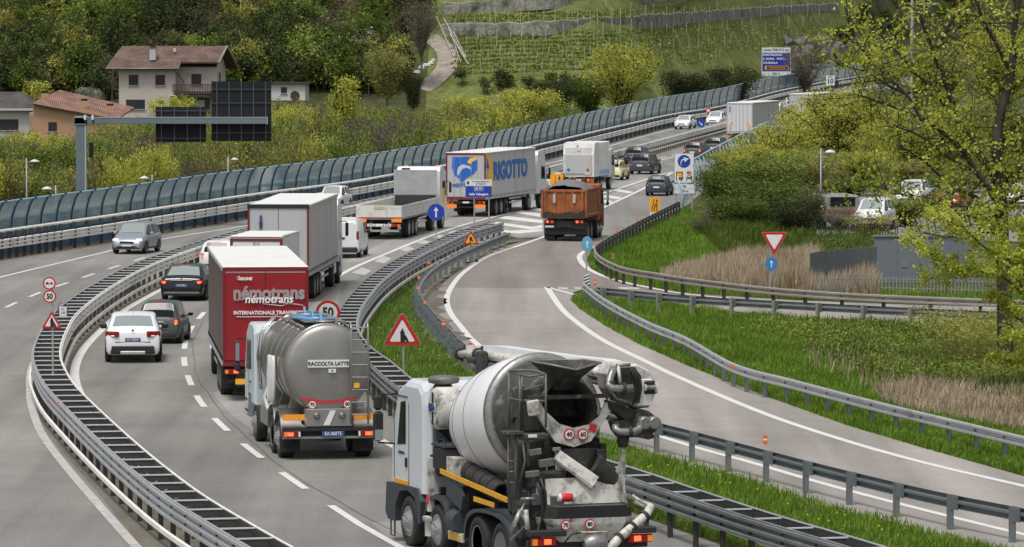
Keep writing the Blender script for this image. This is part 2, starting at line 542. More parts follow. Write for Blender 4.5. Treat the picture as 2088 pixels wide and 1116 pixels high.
sheet('ramp_resurfaced_lane', [(1107, 484), (1040, 500), (985, 523), (925, 560), (893, 586), (1000, 588), (1115, 588), (1205, 592), (1192, 590), (1260, 596), (1320, 604), (1440, 624), (1470, 604), (1388, 598), (1300, 583), (1237, 568), (1205, 549), (1196, 530), (1206, 512), (1190, 500)], 'asphalt_red', .008)
# older and newer surfacing bands
sheet('gore_area_surface', [(1020, 462), (1106, 424), (1230, 400), (1372, 351), (1317, 386), (1225, 428), (1180, 452), (1107, 480), (1050, 484)], 'asphalt_pale', .004)
sheet('pale_lane_surface', [(733, 534), (766, 524), (896, 472), (994, 443), (1106, 418), (1230, 396), (1330, 362), (1240, 376), (1105, 402), (900, 452), (790, 492), (700, 535)], 'asphalt_pale', .004)
sheet('patched_surface', [(432, 800), (500, 795), (590, 800), (600, 850), (520, 880), (470, 845)], 'asphalt_pale', .003)
sheet('patched_surface', [(756, 1066), (862, 1062), (905, 1095), (905, 1130), (830, 1130)], 'asphalt_pale', .003)
sheet('patched_surface', [(560, 690), (600, 655), (640, 620), (700, 575), (688, 620), (650, 700), (640, 760), (600, 760)], 'asphalt_pale', .003)
# ---- markings
mk = MB()
def mline(px, wdt=.18, m='paint', z=.012, step=2.0, ext=None):
    p = trace(px, 0, step)
    s = strip('', p, wdt, m, z); mk.add(s.v, s.f, m)
OUT = [(-60, 583), (0, 566), (223, 512.6), (315, 491), (507, 460), (640, 436), (800, 408), (950, 376), (1080, 342), (1143, 328), (1236, 300), (1370, 264), (1480, 243), (1589, 211), (1700, 188)]
mline(OUT, .2)
mline([(82, 722), (67, 744), (61, 770), (61, 795), (64, 826), (84, 883), (127, 943), (201, 1030), (278, 1116), (350, 1190)], .24, 'paint_worn')
mline([(324, 593), (251, 635), (201, 679), (168, 716), (153, 752), (157, 790), (185, 840), (230, 890)], .3)
mline([(324, 593), (420, 545), (520, 508)], .22)
mline([(1340, 330), (1240, 352), (1180, 362)], .2)
mline([(1480, 292), (1340, 329)], .2)
mline([(1480, 343), (1373, 351), (1320, 366), (1225, 396), (1106, 421), (994, 446), (896, 475), (766, 527), (700, 558), (631, 605), (590, 660), (590, 740), (640, 808), (710, 860), (767, 891), (799, 910), (900, 960)], .24)
mline([(1373, 351), (1316, 383), (1225, 426), (1150, 460), (1107, 484), (1002, 521), (948, 554), (921, 585), (911, 611), (918, 638), (941, 668), (968, 698), (1060, 770), (1200, 840), (1395, 906), (1522, 941), (1690, 990), (1857, 1034), (2088, 1091), (2250, 1128)], .24)
mline([(1216, 501), (1186, 517), (1183, 531), (1203, 551), (1253, 571), (1320, 586), (1400, 600), (1560, 616)], .26)
mline([(1115, 586), (1146, 631), (1186, 665), (1236, 698), (1320, 739), (1388, 772), (1556, 843), (1723, 899), (1891, 946), (2088, 992), (2250, 1030)], .26)
mline([(1115, 586), (1145, 594), (1169, 601)], .2)
mline([(1800, 637), (1847, 640), (2000, 645), (2150, 649)], .18)
def dashes(px, on, off, wdt=.18, start=0.0, m='paint'):
    p = trace(px, 0, .25)
    i = int(start / .25); n_on = int(on / .25); n_p = int((on + off) / .25)
    while i + n_on < len(p):
        s = strip('', p[i:i + n_on + 1:2], wdt, m, .012); mk.add(s.v, s.f, m); i += n_p
dashes([(-60, 656), (2, 632), (37, 616), (87, 595), (147, 574), (200, 556), (250, 540), (313, 521), (420, 494)], 3.8, 4.0, .18, 1.5)
dashes([(733, 1070), (612, 990), (522, 926), (452, 868), (409, 820), (387, 778), (376, 740), (377, 704), (386, 677), (403, 653), (440, 615), (500, 575), (600, 520), (800, 445), (1000, 395), (1180, 358), (1340, 324), (1425, 303), (1600, 262)], 4.95, 3.85, .2)
s = strip('', trace([(733, 1070), (815, 1116), (850, 1135)], 0, 1), .2, 'paint', .012); mk.add(s.v, s.f, 'paint')
def mquad(px, m='paint'):
    mk.add([(G(x, y).x, G(x, y).y, .012) for x, y in px], [list(range(len(px)))], m)
for q in ([(717, 557), (739, 546), (757, 553), (744, 562)], [(762, 534), (781, 522), (799, 528), (783, 538)], [(815, 510), (832, 502), (845, 508), (829, 514)],
          [(848, 496), (864, 490), (878, 494), (866, 499)], [(882, 485), (896, 479), (908, 482), (898, 487)], [(912, 476), (924, 470), (938, 473), (928, 478)],
          [(942, 468), (954, 463), (966, 466), (956, 470)], [(1045, 434), (1060, 431), (1102, 436), (1102, 443)], [(1016, 446), (1032, 441), (1106, 449), (1106, 456)],
          [(1006, 457), (1012, 453), (1085, 463), (1106, 459), (1106, 466), (1084, 469)], [(1012, 467), (1040, 471), (1106, 468), (1106, 472), (1060, 477), (1014, 474)],
          [(1228, 402), (1236, 398), (1268, 403), (1260, 407)], [(1225, 412), (1230, 408), (1250, 411), (1243, 415)], [(1252, 390), (1262, 386), (1292, 392), (1283, 395)],
          [(1062, 425), (1078, 421), (1110, 426), (1108, 431)]):
    mquad(q, 'paint_worn' if q[0][0] < 1000 else 'paint')
for a, b in ((1138, 1158), (1172, 1186), (1262, 1282), (1283, 1303)):
    mquad([(a, 587.0), (b, 587.6), (b, 589.6), (a, 589.0)])
tag(mk.build('road_markings'), kind='structure')
# tar seam in the slow lane
sm = MB()
mat('tar', (.09, .088, .083), .6)
p = trace([(413, 655), (396, 690), (394, 725), (402, 765), (425, 806), (470, 860), (540, 925), (640, 995), (760, 1062), (880, 1120)], 0, 1)
p = [q + Vector((math.sin(i * .9) * .02 + math.sin(i * .37) * .03, 0, 0)) for i, q in enumerate(p)]
s = strip('', p, .022, 'tar', .009); sm.add(s.v, s.f, 'tar')
p = trace([(30, 640), (130, 760), (60, 870)], 0, 1)
tag(sm.build('tar_seam'), kind='structure')
# dirty verge strips under the rails
def verge(name, px, wdt, m, z=.006, jit=.25):
    p = trace(px, 0, 1.5); L = offset(p, wdt / 2); Rr = offset(p, -wdt / 2)
    L = [q + Vector((random.uniform(-jit, jit), random.uniform(-jit, jit), 0)) for q in L]
    Rr = [q + Vector((random.uniform(-jit, jit), random.uniform(-jit, jit), 0)) for q in Rr]
    mb = MB(); mb.add([(q.x, q.y, z) for q in L] + [(q.x, q.y, z) for q in Rr], [[len(L) + i, len(L) + i + 1, i + 1, i] for i in range(len(L) - 1)], m)
    return tag(mb.build(name), kind='structure')
MED = [(700, 1200), (551, 1116), (455, 1060), (375, 1010), (309, 960), (242, 903), (174, 839), (123, 786), (100, 745), (95, 722), (99, 700), (111, 672), (132, 640), (181, 600), (251, 558), (318, 528), (402, 499), (458, 482), (570, 452), (684, 424), (800, 399), (912, 377), (1080, 346), (1142, 332), (1252, 307), (1367, 277), (1481, 248), (1592, 217), (1650, 203), (1720, 188), (1800, 172)]
def med_ground(): return [(q.x, q.y) for q in trace(MED, 1.1, 1.5)]
mg = trace(MED, 1.1, 1.5)
mb = MB(); L = offset(mg, .62); Rr = offset(mg, -.9)
mb.add([(q.x, q.y, .006) for q in L] + [(q.x, q.y, .006) for q in Rr], [[len(L) + i, len(L) + i + 1, i + 1, i] for i in range(len(L) - 1)], 'gravel')
tag(mb.build('median_strip'), kind='structure')
sheet('dirty_shoulder', [(78, 800), (100, 866), (150, 945), (225, 1036), (300, 1130), (420, 1150), (300, 1040), (200, 930), (120, 840), (92, 790)], 'gravel', .009)
ff = offset(F_path, .25); L = offset(ff, .7); Rr = offset([q + Vector((0, random.uniform(-.3, .3), 0)) for q in ff], -.7)
mb = MB(); mb.add([(q.x, q.y, .006) for q in L] + [(q.x, q.y, .006) for q in Rr], [[len(L) + i, len(L) + i + 1, i + 1, i] for i in range(len(L) - 1)], 'gravel')
tag(mb.build('left_verge'), kind='structure')
verge('ramp_verge', [(1075, 488), (1010, 500), (950, 527), (905, 552), (880, 575), (872, 600), (876, 630), (895, 665), (940, 715), (1010, 780)], 1.1, 'gravel', .012, .3)

# ================================================================ guard rails
W3 = [(-.02, 0), (.06, -.03), (.06, -.09), (-.02, -.13), (-.02, -.17), (.06, -.21), (.06, -.27), (-.02, -.31), (-.02, -.35), (.06, -.39), (.06, -.45), (-.02, -.48)]
W2 = [(-.02, 0), (.055, -.03), (.055, -.085), (-.03, -.13), (-.03, -.18), (.055, -.225), (.055, -.28), (-.02, -.31)]
def beam(path, prof, ztop, side, m, name, parent, smooth=False):
    """corrugated steel beam swept along the path; side +1 faces left of travel"""
    nn = normals(path); vs = []
    for p, n in zip(path, nn):
        for o, z in prof: vs.append((p.x + n.x * o * side, p.y + n.y * o * side, ztop + z))
    k = len(prof)
    # thin closed skin
    fs = [[i * k + j, i * k + j + 1, (i + 1) * k + j + 1, (i + 1) * k + j] for i in range(len(path) - 1) for j in range(k - 1)]
    mb = MB(); mb.add(vs, fs, m)
    return mb.build(name, parent, fixn=False)
def scatter(mesh, name, places, parent, limit=100, label=None):
    """posts and the like: nearest ones each an object, the rest one mesh"""
    places = sorted(places, key=lambda q: q[0].y)
    for p, r in places[:limit]:
        o = link(name, mesh, parent); o.location = p; o.rotation_euler = (0, 0, r)
    rest = places[limit:]
    if rest:
        base = [v.co.copy() for v in mesh.vertices]; fc = [list(f.vertices) for f in mesh.polygons]; mi_ = [f.material_index for f in mesh.polygons]
        V = []; F = []; M = []
        for p, r in rest:
            Rm = Matrix.Rotation(r, 3, 'Z'); b = len(V)
            V += [tuple(Rm @ v + p) for v in base]; F += [[b + i for i in f] for f in fc]; M += mi_
        me = bpy.data.meshes.new(name); me.from_pydata(V, [], F)
        for m in mesh.materials: me.materials.append(m)
        me.polygons.foreach_set('material_index', M); me.update()
        tag(link(name, me, parent), kind='stuff')
def proto(mb, name='proto'):
    o = mb.build(name); me = o.data; bpy.data.objects.remove(o); return me
def post_mesh(h, m, wd=.1, dp=.12):
    mb = MB()          # C-section
    mb.box((0, 0, h / 2), (wd, .012, h), m); mb.box((-wd / 2 + .006, dp / 2, h / 2), (.012, dp, h), m); mb.box((wd / 2 - .006, dp / 2, h / 2), (.012, dp, h), m)
    return proto(mb, 'post')
def bearing(path, i):
    d = path[min(i + 1, len(path) - 1)] - path[max(i - 1, 0)]
    return math.atan2(d.y, d.x)

def single_rail(px, ztop, prof, side, m, mpost, label, step=2.25, block=False, group='guard rails', z_trace=None, name='guard_rail'):
    path = trace(px, ztop if z_trace is None else z_trace, .75)
    c = path[len(path) // 2]
    root = empty(name, (c.x, c.y, 0), 0, label, 'guard rail', group)
    loc = [p - c for p in path]; loc = [Vector((p.x, p.y, 0)) for p in loc]
    beam(loc, prof, ztop, side, m, 'beam', root)
    k = max(1, round(step / .75)); nn = normals(loc); pl = []
    bl = MB(); bl.box((0, .09, ztop - .16), (.16, .16, .3), m); bl.box((0, .175, ztop - .16), (.22, .012, .34), m)
    blm = proto(bl) if block else None; bp = []
    for i in range(1, len(loc) - 1, k):
        r = bearing(loc, i) + (PI if side > 0 else 0)
        pl.append((loc[i] - nn[i] * side * (.22 if block else .12), r + PI))
        bp.append((loc[i] - nn[i] * side * .2, r + PI))
    scatter(post_mesh(ztop - (.02 if not block else -.03), mpost, .12 if block else .1), 'post', pl, root)
    if block: scatter(blm, 'spacer_block', bp, root)
    return root, path
def ladder_rail(px, ztop, half, m_l, m_r, label, step=2.05, prof=W3, lower=True, group='guard rails', right_low=True):
    path = trace(px, ztop, step / 2)
    c = path[len(path) // 3]
    root = empty('median_guard_rail', (c.x, c.y, 0), 0, label, 'guard rail', group)
    loc = [Vector((p.x - c.x, p.y - c.y, 0)) for p in path]
    L = offset(loc, half); Rr = offset(loc, -half)
    beam(L, prof, ztop, 1, m_l, 'left_beam', root); beam(Rr, prof, ztop, -1, m_r, 'right_beam', root)
    capm = MB()
    for P_, sd in ((L, 1), (Rr, -1)):     # rounded top edge tube
        capm.tube([(q.x, q.y, ztop + .0) for q in P_], .03, 'galv' if sd > 0 else m_r, 6)
    capm.build('top_rail', root)
    if lower:
        lb = MB()
        for P_, sd, ok in ((offset(loc, half + .08), 1, True), (offset(loc, -half - .08), -1, right_low)):
            if not ok: continue
            nn = normals(P_); pr = [(0, .42), (.06, .40), (.06, .30), (0, .28)]
            vs = [(p.x + n.x * o * sd, p.y + n.y * o * sd, z) for p, n in zip(P_, nn) for o, z in pr]
            lb.add(vs, [[i * 4 + j, i * 4 + (j + 1) % 4, (i + 1) * 4 + (j + 1) % 4, (i + 1) * 4 + j] for i in range(len(P_) - 1) for j in range(4)], 'galv_pale')
        lb.build('lower_rail', root)
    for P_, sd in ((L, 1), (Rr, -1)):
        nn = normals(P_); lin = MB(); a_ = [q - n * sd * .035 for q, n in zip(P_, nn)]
        lin.add([(q.x, q.y, ztop - .03) for q in a_] + [(q.x, q.y, ztop - .46) for q in a_], [[i, i + 1, len(a_) + i + 1, len(a_) + i] for i in range(len(a_) - 1)], 'post_dark'); lin.build('beam_painted_shade', root)  # added dark sheet that paints the shade on each beam's inner face
    rung = MB(); rung.box((0, 0, ztop - .02), (.055, half * 2, .03), 'galv_rung'); rung.box((0, 0, ztop - .10), (.02, half * 2, .12), 'post_dark')  # dark strip below the bright bar paints the shade under each rung
    rung = proto(rung)
    diag = MB(); diag.cyl((0, -half, ztop - .12), (step * .8, half, ztop - .16), .018, 'galv', 6); diag.box((0, 0, ztop - .40), (.05, half * 2, .04), 'post_dark')
    diag = proto(diag)
    rl, pl, dl = [], [], []
    for i in range(1, len(loc) - 1, 2):
        r = bearing(loc, i)
        rl.append((loc[i], r)); dl.append((loc[i] + Vector((0, 0, 0)), r))
        pl.append((L[i] - (L[i] - loc[i]).normalized() * .09, r)); pl.append((Rr[i] - (Rr[i] - loc[i]).normalized() * .09, r + PI))
    scatter(rung, 'spreader', rl, root); scatter(diag, 'brace', dl, root)
    scatter(post_mesh(ztop - .05, 'post_dark', .09, .1), 'post', pl, root)
    return root, path
med, med_path = ladder_rail(MED, 1.1, .42, 'galv', 'galv_pale', 'double guard rail with ladder-like spreaders dividing the two carriageways')
GORE = [(1012, 454), (943, 474), (878, 503), (817, 534), (767, 568), (733, 604), (712, 637), (708, 672), (733, 708), (776, 740), (830, 785), (930, 845), (1100, 905), (1277, 961), (1400, 1003), (1560, 1055), (1740, 1108), (1900, 1160)]
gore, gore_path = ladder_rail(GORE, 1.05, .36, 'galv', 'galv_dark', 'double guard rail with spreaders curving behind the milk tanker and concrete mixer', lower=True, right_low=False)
RC = [(1039, 474), (995, 491), (935, 517.5), (888, 544), (864, 568), (854, 591), (861, 608), (888, 641.5), (918, 672), (948, 702), (1020, 750), (1140, 806), (1344, 862), (1388, 873), (1536, 911), (1676, 947), (1891, 998), (2088, 1037), (2300, 1080)]
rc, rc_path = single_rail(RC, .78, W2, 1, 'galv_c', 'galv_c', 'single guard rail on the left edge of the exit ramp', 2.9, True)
RD = [(1188, 576), (1236, 611), (1320, 655), (1400, 688), (1499, 742), (1623, 775.5), (1790, 819), (1958, 859), (2088, 889.5), (2300, 935)]
rd, rd_path = single_rail(RD, .78, W2, -1, 'galv', 'galv_dark', 'bluish guard rail on the verge right of the ramp, starting at the chevron marker', 2.3, False)
E1 = [(1385, 410), (1320, 442), (1270, 468), (1223, 495), (1213, 507), (1226, 524), (1270, 544), (1337, 556), (1400, 566), (1556, 584.5), (1723, 597), (1891, 605), (2088, 612), (2300, 618)]
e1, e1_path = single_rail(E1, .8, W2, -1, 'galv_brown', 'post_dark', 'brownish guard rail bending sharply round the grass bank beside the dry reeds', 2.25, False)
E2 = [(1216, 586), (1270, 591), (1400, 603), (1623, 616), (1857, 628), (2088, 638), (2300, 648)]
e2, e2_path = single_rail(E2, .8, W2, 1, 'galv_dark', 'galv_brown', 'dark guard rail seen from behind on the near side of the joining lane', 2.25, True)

def by_pixels(path, pitch):
    out = [path[0]]; last = None
    for q in path:
        x = 1044 + FPX * q.x / q.y
        if last is None or abs(x - last) >= pitch(x): out.append(q); last = x
    return out[1:]
# ---- left edge: triple beam with hand rail, then the curved noise barrier
pa = smooth_path(F_path, 1.25); c = pa[len(pa) // 4]
root = empty('edge_guard_rail', (c.x, c.y, 0), 0, 'triple-wave guard rail with an upper rail in front of the noise barrier', 'guard rail', 'guard rails')
loc = [Vector((p.x - c.x, p.y - c.y, 0)) for p in pa]
beam(loc, W3, .98, -1, 'galv_pale', 'beam', root)
tp = MB(); up = offset(loc, .16); tp.tube([(q.x, q.y, 1.36) for q in up], .085, 'galv_pale', 6); tp.build('upper_rail', root)
nn = normals(loc)
pl = by_pixels(pa, lambda x: 14.5 if x < 200 else max(8, 14.5 - (x - 200) * .007)); ki = [pa.index(q) for q in pl]
scatter(post_mesh(1.32, 'post_dark', .13, .14), 'post', [(loc[i] + nn[i] * .1, bearing(loc, i) + PI) for i in ki[1:-1]], root)

bp = by_pixels(smooth_path(offset(F_path, 1.0), .25), lambda x: 29 if x < 200 else max(15, 29 - (x - 200) * .0155))
N = len(bp); c = bp[N // 4]
root = empty('noise_barrier', (c.x, c.y, 0), 0, 'long blue-framed noise barrier of curved green glass left of the highway', 'noise barrier')
loc = [Vector((p.x - c.x, p.y - c.y, 0)) for p in bp]; nn = normals(loc)
def bh(i):
    Y = bp[i].y
    return 2.72 if Y < 230 else min(3.5, 2.72 + (Y - 230) / 400 * .8)
def prof(h): # (lean towards the road, z)
    return [(0, 0), (0, .9), (.03, 1.3), (.1, 1.3 + (h - 1.3) * .4), (.26, 1.3 + (h - 1.3) * .75), (.46, h)]
ribs = []
for i in range(N):
    mb = MB(); h = bh(i)
    pr = prof(h); n = nn[i]; tv = Vector((n.y, -n.x, 0))
    for a, b in zip(pr, pr[1:]):
        pass
    rg = []
    for o, z in pr:
        q = loc[i] - n * o
        rg.append([(q + tv * .05 - n * .0 + Vector((0, 0, z))), (q - tv * .05 + Vector((0, 0, z))), (q - tv * .05 + n * .07 + Vector((0, 0, z))), (q + tv * .05 + n * .07 + Vector((0, 0, z)))])
    mb.rings(rg, 'blue_steel', smooth=False)
    e = [(loc[i] - n * (o + .012) + Vector((0, 0, z))) for o, z in pr[2:]]
    mb.tube(e, .018, 'light_blue', 4)
    q = loc[i] - n * pr[-1][0]; mb.box((q.x, q.y, h + .02), (.16, .2, .12), 'blue_steel', rz=math.atan2(tv.y, tv.x))
    ribs.append(mb)
order = sorted(range(N), key=lambda i: bp[i].y)
for i in order[:100]: ribs[i].build('rib', root)
allm = MB()
for i in order[100:]:
    b = ribs[i]; base = len(allm.v)
    for f, m_, s_ in zip(b.f, b.m, b.sm):
        pass
    allm.add(b.v, b.f, 'blue_steel')
if allm.v: tag(allm.build('rib', root), kind='stuff')
gl = MB(); tr = MB(); lowp = MB()
for i in range(N - 1):
    P0, P1 = prof(bh(i)), prof(bh(i + 1))
    a = [loc[i] - nn[i] * (o - .05) + Vector((0, 0, z)) for o, z in P0]; b = [loc[i + 1] - nn[i + 1] * (o - .05) + Vector((0, 0, z)) for o, z in P1]
    lowp.quad(a[0], b[0], b[1], a[1], 'blue_panel')
    vs = []
    for k in range(2, 6): vs += [a[k], b[k]]
    gl.add([a[1], b[1]] + vs, [[2 * k, 2 * k + 1, 2 * k + 3, 2 * k + 2] for k in range(4)], 'glass_green', True)
tr.tube([loc[i] - nn[i] * (prof(bh(i))[-1][0] - .02) + Vector((0, 0, bh(i))) for i in range(N)], .04, 'light_blue', 5)
tr.tube([loc[i] - nn[i] * .06 + Vector((0, 0, prof(bh(i))[3][1] + .1)) for i in range(N)], .022, 'blue_steel', 4)
tr.tube([loc[i] - nn[i] * .02 + Vector((0, 0, .92)) for i in range(N)], .05, 'blue_steel', 4)
gl.build('glass_panels', root); tr.build('frame_rail', root); lowp.build('lower_panels', root)

# ---- low barrier of light-blue frames right of the far lanes
gp = trace([(1392, 432), (1398, 405), (1440, 372), (1490, 340), (1545, 306), (1600, 278)], 0, 5.0)
c = gp[0]; root = empty('noise_barrier', (c.x, c.y, 0), 0, 'light blue frame of a low noise barrier on the right edge of the highway', 'noise barrier')
loc = [Vector((p.x - c.x, p.y - c.y, 0)) for p in gp]; nn = normals(loc)
fr = MB(); pn = MB()
for i, p in enumerate(loc):
    n = nn[i]; pts = [p + n * o + Vector((0, 0, z)) for o, z in ((0, 0), (0, .9), (.08, 1.4), (.3, 2.0))]
    fr.tube(pts, .05, 'light_blue', 5)
for o, z in ((.3, 2.0), (0, .95)): fr.tube([p + n * o + Vector((0, 0, z)) for p, n in zip(loc, nn)], .06, 'light_blue', 5)
for i in range(len(loc) - 1):
    pts = lambda j: [loc[j] + nn[j] * (o - .03) + Vector((0, 0, z)) for o, z in ((0, .95), (.08, 1.4), (.3, 2.0))]
    a, b = pts(i), pts(i + 1)
    for k in range(2): pn.quad(a[k], b[k], b[k + 1], a[k + 1], 'glass_clear')
fr.build('frame', root); pn.build('glass_panels', root)
# ================================================================ vehicles: shared materials and pieces
def paintmat(n, c, rough=.32, metal=0.0, dirt=True):
    return mat(n, c, rough, metal, coat=.15, noise=.05, nscale=1.5, dirt=tuple(k * .6 + .03 for k in c) if dirt else None, dscale=2.5, dthr=.68)
mat('rubber', (.022, .022, .022), .8, noise=.3, nscale=8)
mat('black_plastic', (.02, .02, .022), .55, noise=.2)
mat('chassis', (.03, .03, .03), .7, noise=.4, nscale=3)
mat('car_glass', (.012, .016, .018), .12, spec=.14)
mat('car_glass_painted_sky', (.25, .29, .29), .1, spec=.7)  # pale base colour stands in for bright sky reflected in the glass
mat('rim_alloy', (.42, .42, .43), .35, .7)
mat('rim_steel', (.36, .36, .36), .5, .5, noise=.2)
mat('chrome', (.7, .7, .7), .12, 1.0)
mat('lamp_red', (.16, .008, .008), .25, emis=(1, .05, .03), es=.04)
mat('lamp_lit', (.8, .04, .02), .3, emis=(1, .09, .03), es=2.2)
mat('lamp_orange', (.75, .2, .02), .3, emis=(1, .3, .02), es=.15)
mat('lamp_clear', (.75, .78, .8), .12, emis=(1, 1, 1), es=.12)
mat('headlight', (.8, .85, .9), .1, emis=(1, 1, 1), es=.3)
mat('plate_blue', (.03, .08, .25), .4)
mat('plate_white', (.75, .75, .75), .4)
mat('ink', (.015, .015, .015), .5)
mat('white_ink', (.85, .85, .85), .5)
mat('tarp_white', (.72, .72, .70), .6, noise=.05, nscale=.8, dirt=(.45, .44, .41), dscale=.8, dthr=.64)
mat('tarp_grey', (.50, .50, .49), .6, noise=.06, nscale=.6, dirt=(.36, .355, .34), dscale=.7, dthr=.6, vertical=True)
mat('door_grey', (.47, .475, .49), .55, noise=.06, nscale=.6, dirt=(.34, .34, .34), dscale=.9, dthr=.58, vertical=True)
mat('maroon', (.17, .025, .025), .5)
mat('reflect_yellow', (.85, .42, .03), .4)
mat('reflect_orange', (.9, .28, .04), .4, emis=(1, .25, .02), es=.05)
mat('reflect_red', (.6, .02, .03), .4)
mat('logo_grey', (.36, .30, .30), .5)
mat('rail_blue', (.012, .02, .03), .5)
mat('door_white', (.60, .61, .62), .5, noise=.05)
mat('logo_violet', (.2, .1, .4), .5)
mat('mint', (.03, .25, .15), .5)
mat('bed_yellow', (.55, .45, .2), .6)
mat('logo_sky', (.2, .4, .75), .5)
mat('red_side', (.11, .075, .075), .55, noise=.12, nscale=.5, vertical=True)
mat('red_door', (.29, .010, .017), .42, noise=.08, nscale=.5, dirt=(.17, .012, .02), dscale=.8, dthr=.6)
mat('red_frame', (.20, .008, .014), .45)
mat('alu', (.55, .56, .57), .4, .5, noise=.1)
_wheels = {}
def wheel_meshes(r, w, side, style):
    k = (r, w, side, style)
    if k in _wheels: return _wheels[k]
    s = side
    tb = MB()
    tb.lathe([(-w / 2, r * .6), (-w / 2, r * .9), (-w / 2 + .03, r * .98), (-w * .2, r), (w * .2, r), (w / 2 - .03, r * .98), (w / 2, r * .9), (w / 2, r * .64), (w / 2 - .22 if w > .28 else w / 2 - .08, r * .58), (w / 2 - .22 if w > .28 else w / 2 - .08, .004)], 'rubber', (0, 0, 0), (s, 0, 0), 28)
    rb = MB()
    if style == 'car':
        rb.lathe([(w / 2 - .045, r * .66), (w / 2 - .01, r * .64), (w / 2 - .015, r * .58), (w / 2 - .06, r * .55), (w / 2 - .06, .01)], 'ink', (0, 0, 0), (s, 0, 0), 22)
        for k2 in range(5):
            a = 2 * PI * k2 / 5
            rb.box((s * (w / 2 - .025), r * .32 * math.cos(a), r * .32 * math.sin(a)), (.03, r * .6, r * .17), 'rim_alloy', rx=a)
        rb.lathe([(w / 2 - .03, r * .17), (w / 2 - .005, r * .14), (w / 2 - .005, .001)], 'rim_alloy', (0, 0, 0), (s, 0, 0), 12)
        rb.lathe([(w / 2 - .05, r * .67), (w / 2 - .008, r * .65), (w / 2 - .012, r * .59), (w / 2 - .03, r * .57)], 'rim_alloy', (0, 0, 0), (s, 0, 0), 22)
    elif style == 'front':    # convex hub
        rb.lathe([(w / 2 - .05, r * .62), (w / 2 + .0, r * .6), (w / 2 - .03, r * .52), (w / 2 - .02, r * .4), (w / 2 + .05, r * .34), (w / 2 + .06, r * .2), (w / 2 + .1, r * .17), (w / 2 + .1, .001)], 'rim_alloy', (0, 0, 0), (s, 0, 0), 22)
        for k2 in range(10):
            a = 2 * PI * k2 / 10; rb.cyl((s * (w / 2 - .02), r * .27 * math.cos(a), r * .27 * math.sin(a)), (s * (w / 2 + .085), r * .27 * math.cos(a), r * .27 * math.sin(a)), .02, 'rim_steel', 6)
    else:                     # deep dished rear wheel
        rb.lathe([(w / 2 - .02, r * .62), (w / 2 - .01, r * .6), (w / 2 - .08, r * .52), (w / 2 - .13, r * .45), (w / 2 - .13, r * .3), (w / 2 - .04, r * .25), (w / 2 - .02, r * .16), (w / 2 - .02, .001)], 'rim_steel', (0, 0, 0), (s, 0, 0), 22)
        rb.lathe([(w / 2 - .02, r * .63), (w / 2 - .0, r * .615), (w / 2 - .02, r * .6)], 'rim_alloy', (0, 0, 0), (s, 0, 0), 22)
    _wheels[k] = (proto(tb, 'wheel'), proto(rb, 'rim'))
    return _wheels[k]
def wheel(root, x, y, r=.52, w=.3, style='rear', name='wheel'):
    s = 1 if x > 0 else -1
    a, b = wheel_meshes(r, w, s, style)
    o = link(name, a, root); o.location = (x, y, r)
    q = link('rim', b, o)
    return o
def at(px, py, L=0, yaw=0.0, front=False):
    """ground position for a vehicle whose rear (or front) centre touches this photo pixel"""
    p = G(px, py)
    if front: p = p - Vector((-math.sin(yaw), math.cos(yaw), 0)) * L
    return p
def vehicle(name, label, cat, px, py, yaw, group=None, front=False, L=0, sc=1.0):
    p = at(px, py, L * sc, yaw, front)
    o = empty(name, p, yaw, label, cat, group)
    o.scale = (sc, sc, sc)
    return o
def plate(root, txt, x, y, z, wd=.52, h=.11, col='plate_white', ink='ink', facing=-1):
    mb = MB(); mb.box((x, y, z), (wd, .02, h), col)
    mb.box((x - wd / 2 + .02, y - .002 * 1, z), (.04, .022, h - .01), 'plate_blue'); mb.box((x + wd / 2 - .02, y - .002, z), (.04, .022, h - .01), 'plate_blue')
    o = mb.build('number_plate', root)
    if txt: text(txt, h * .95, ink, o, (x, y - .014, z), name='lettering', sx=.85)
    return o

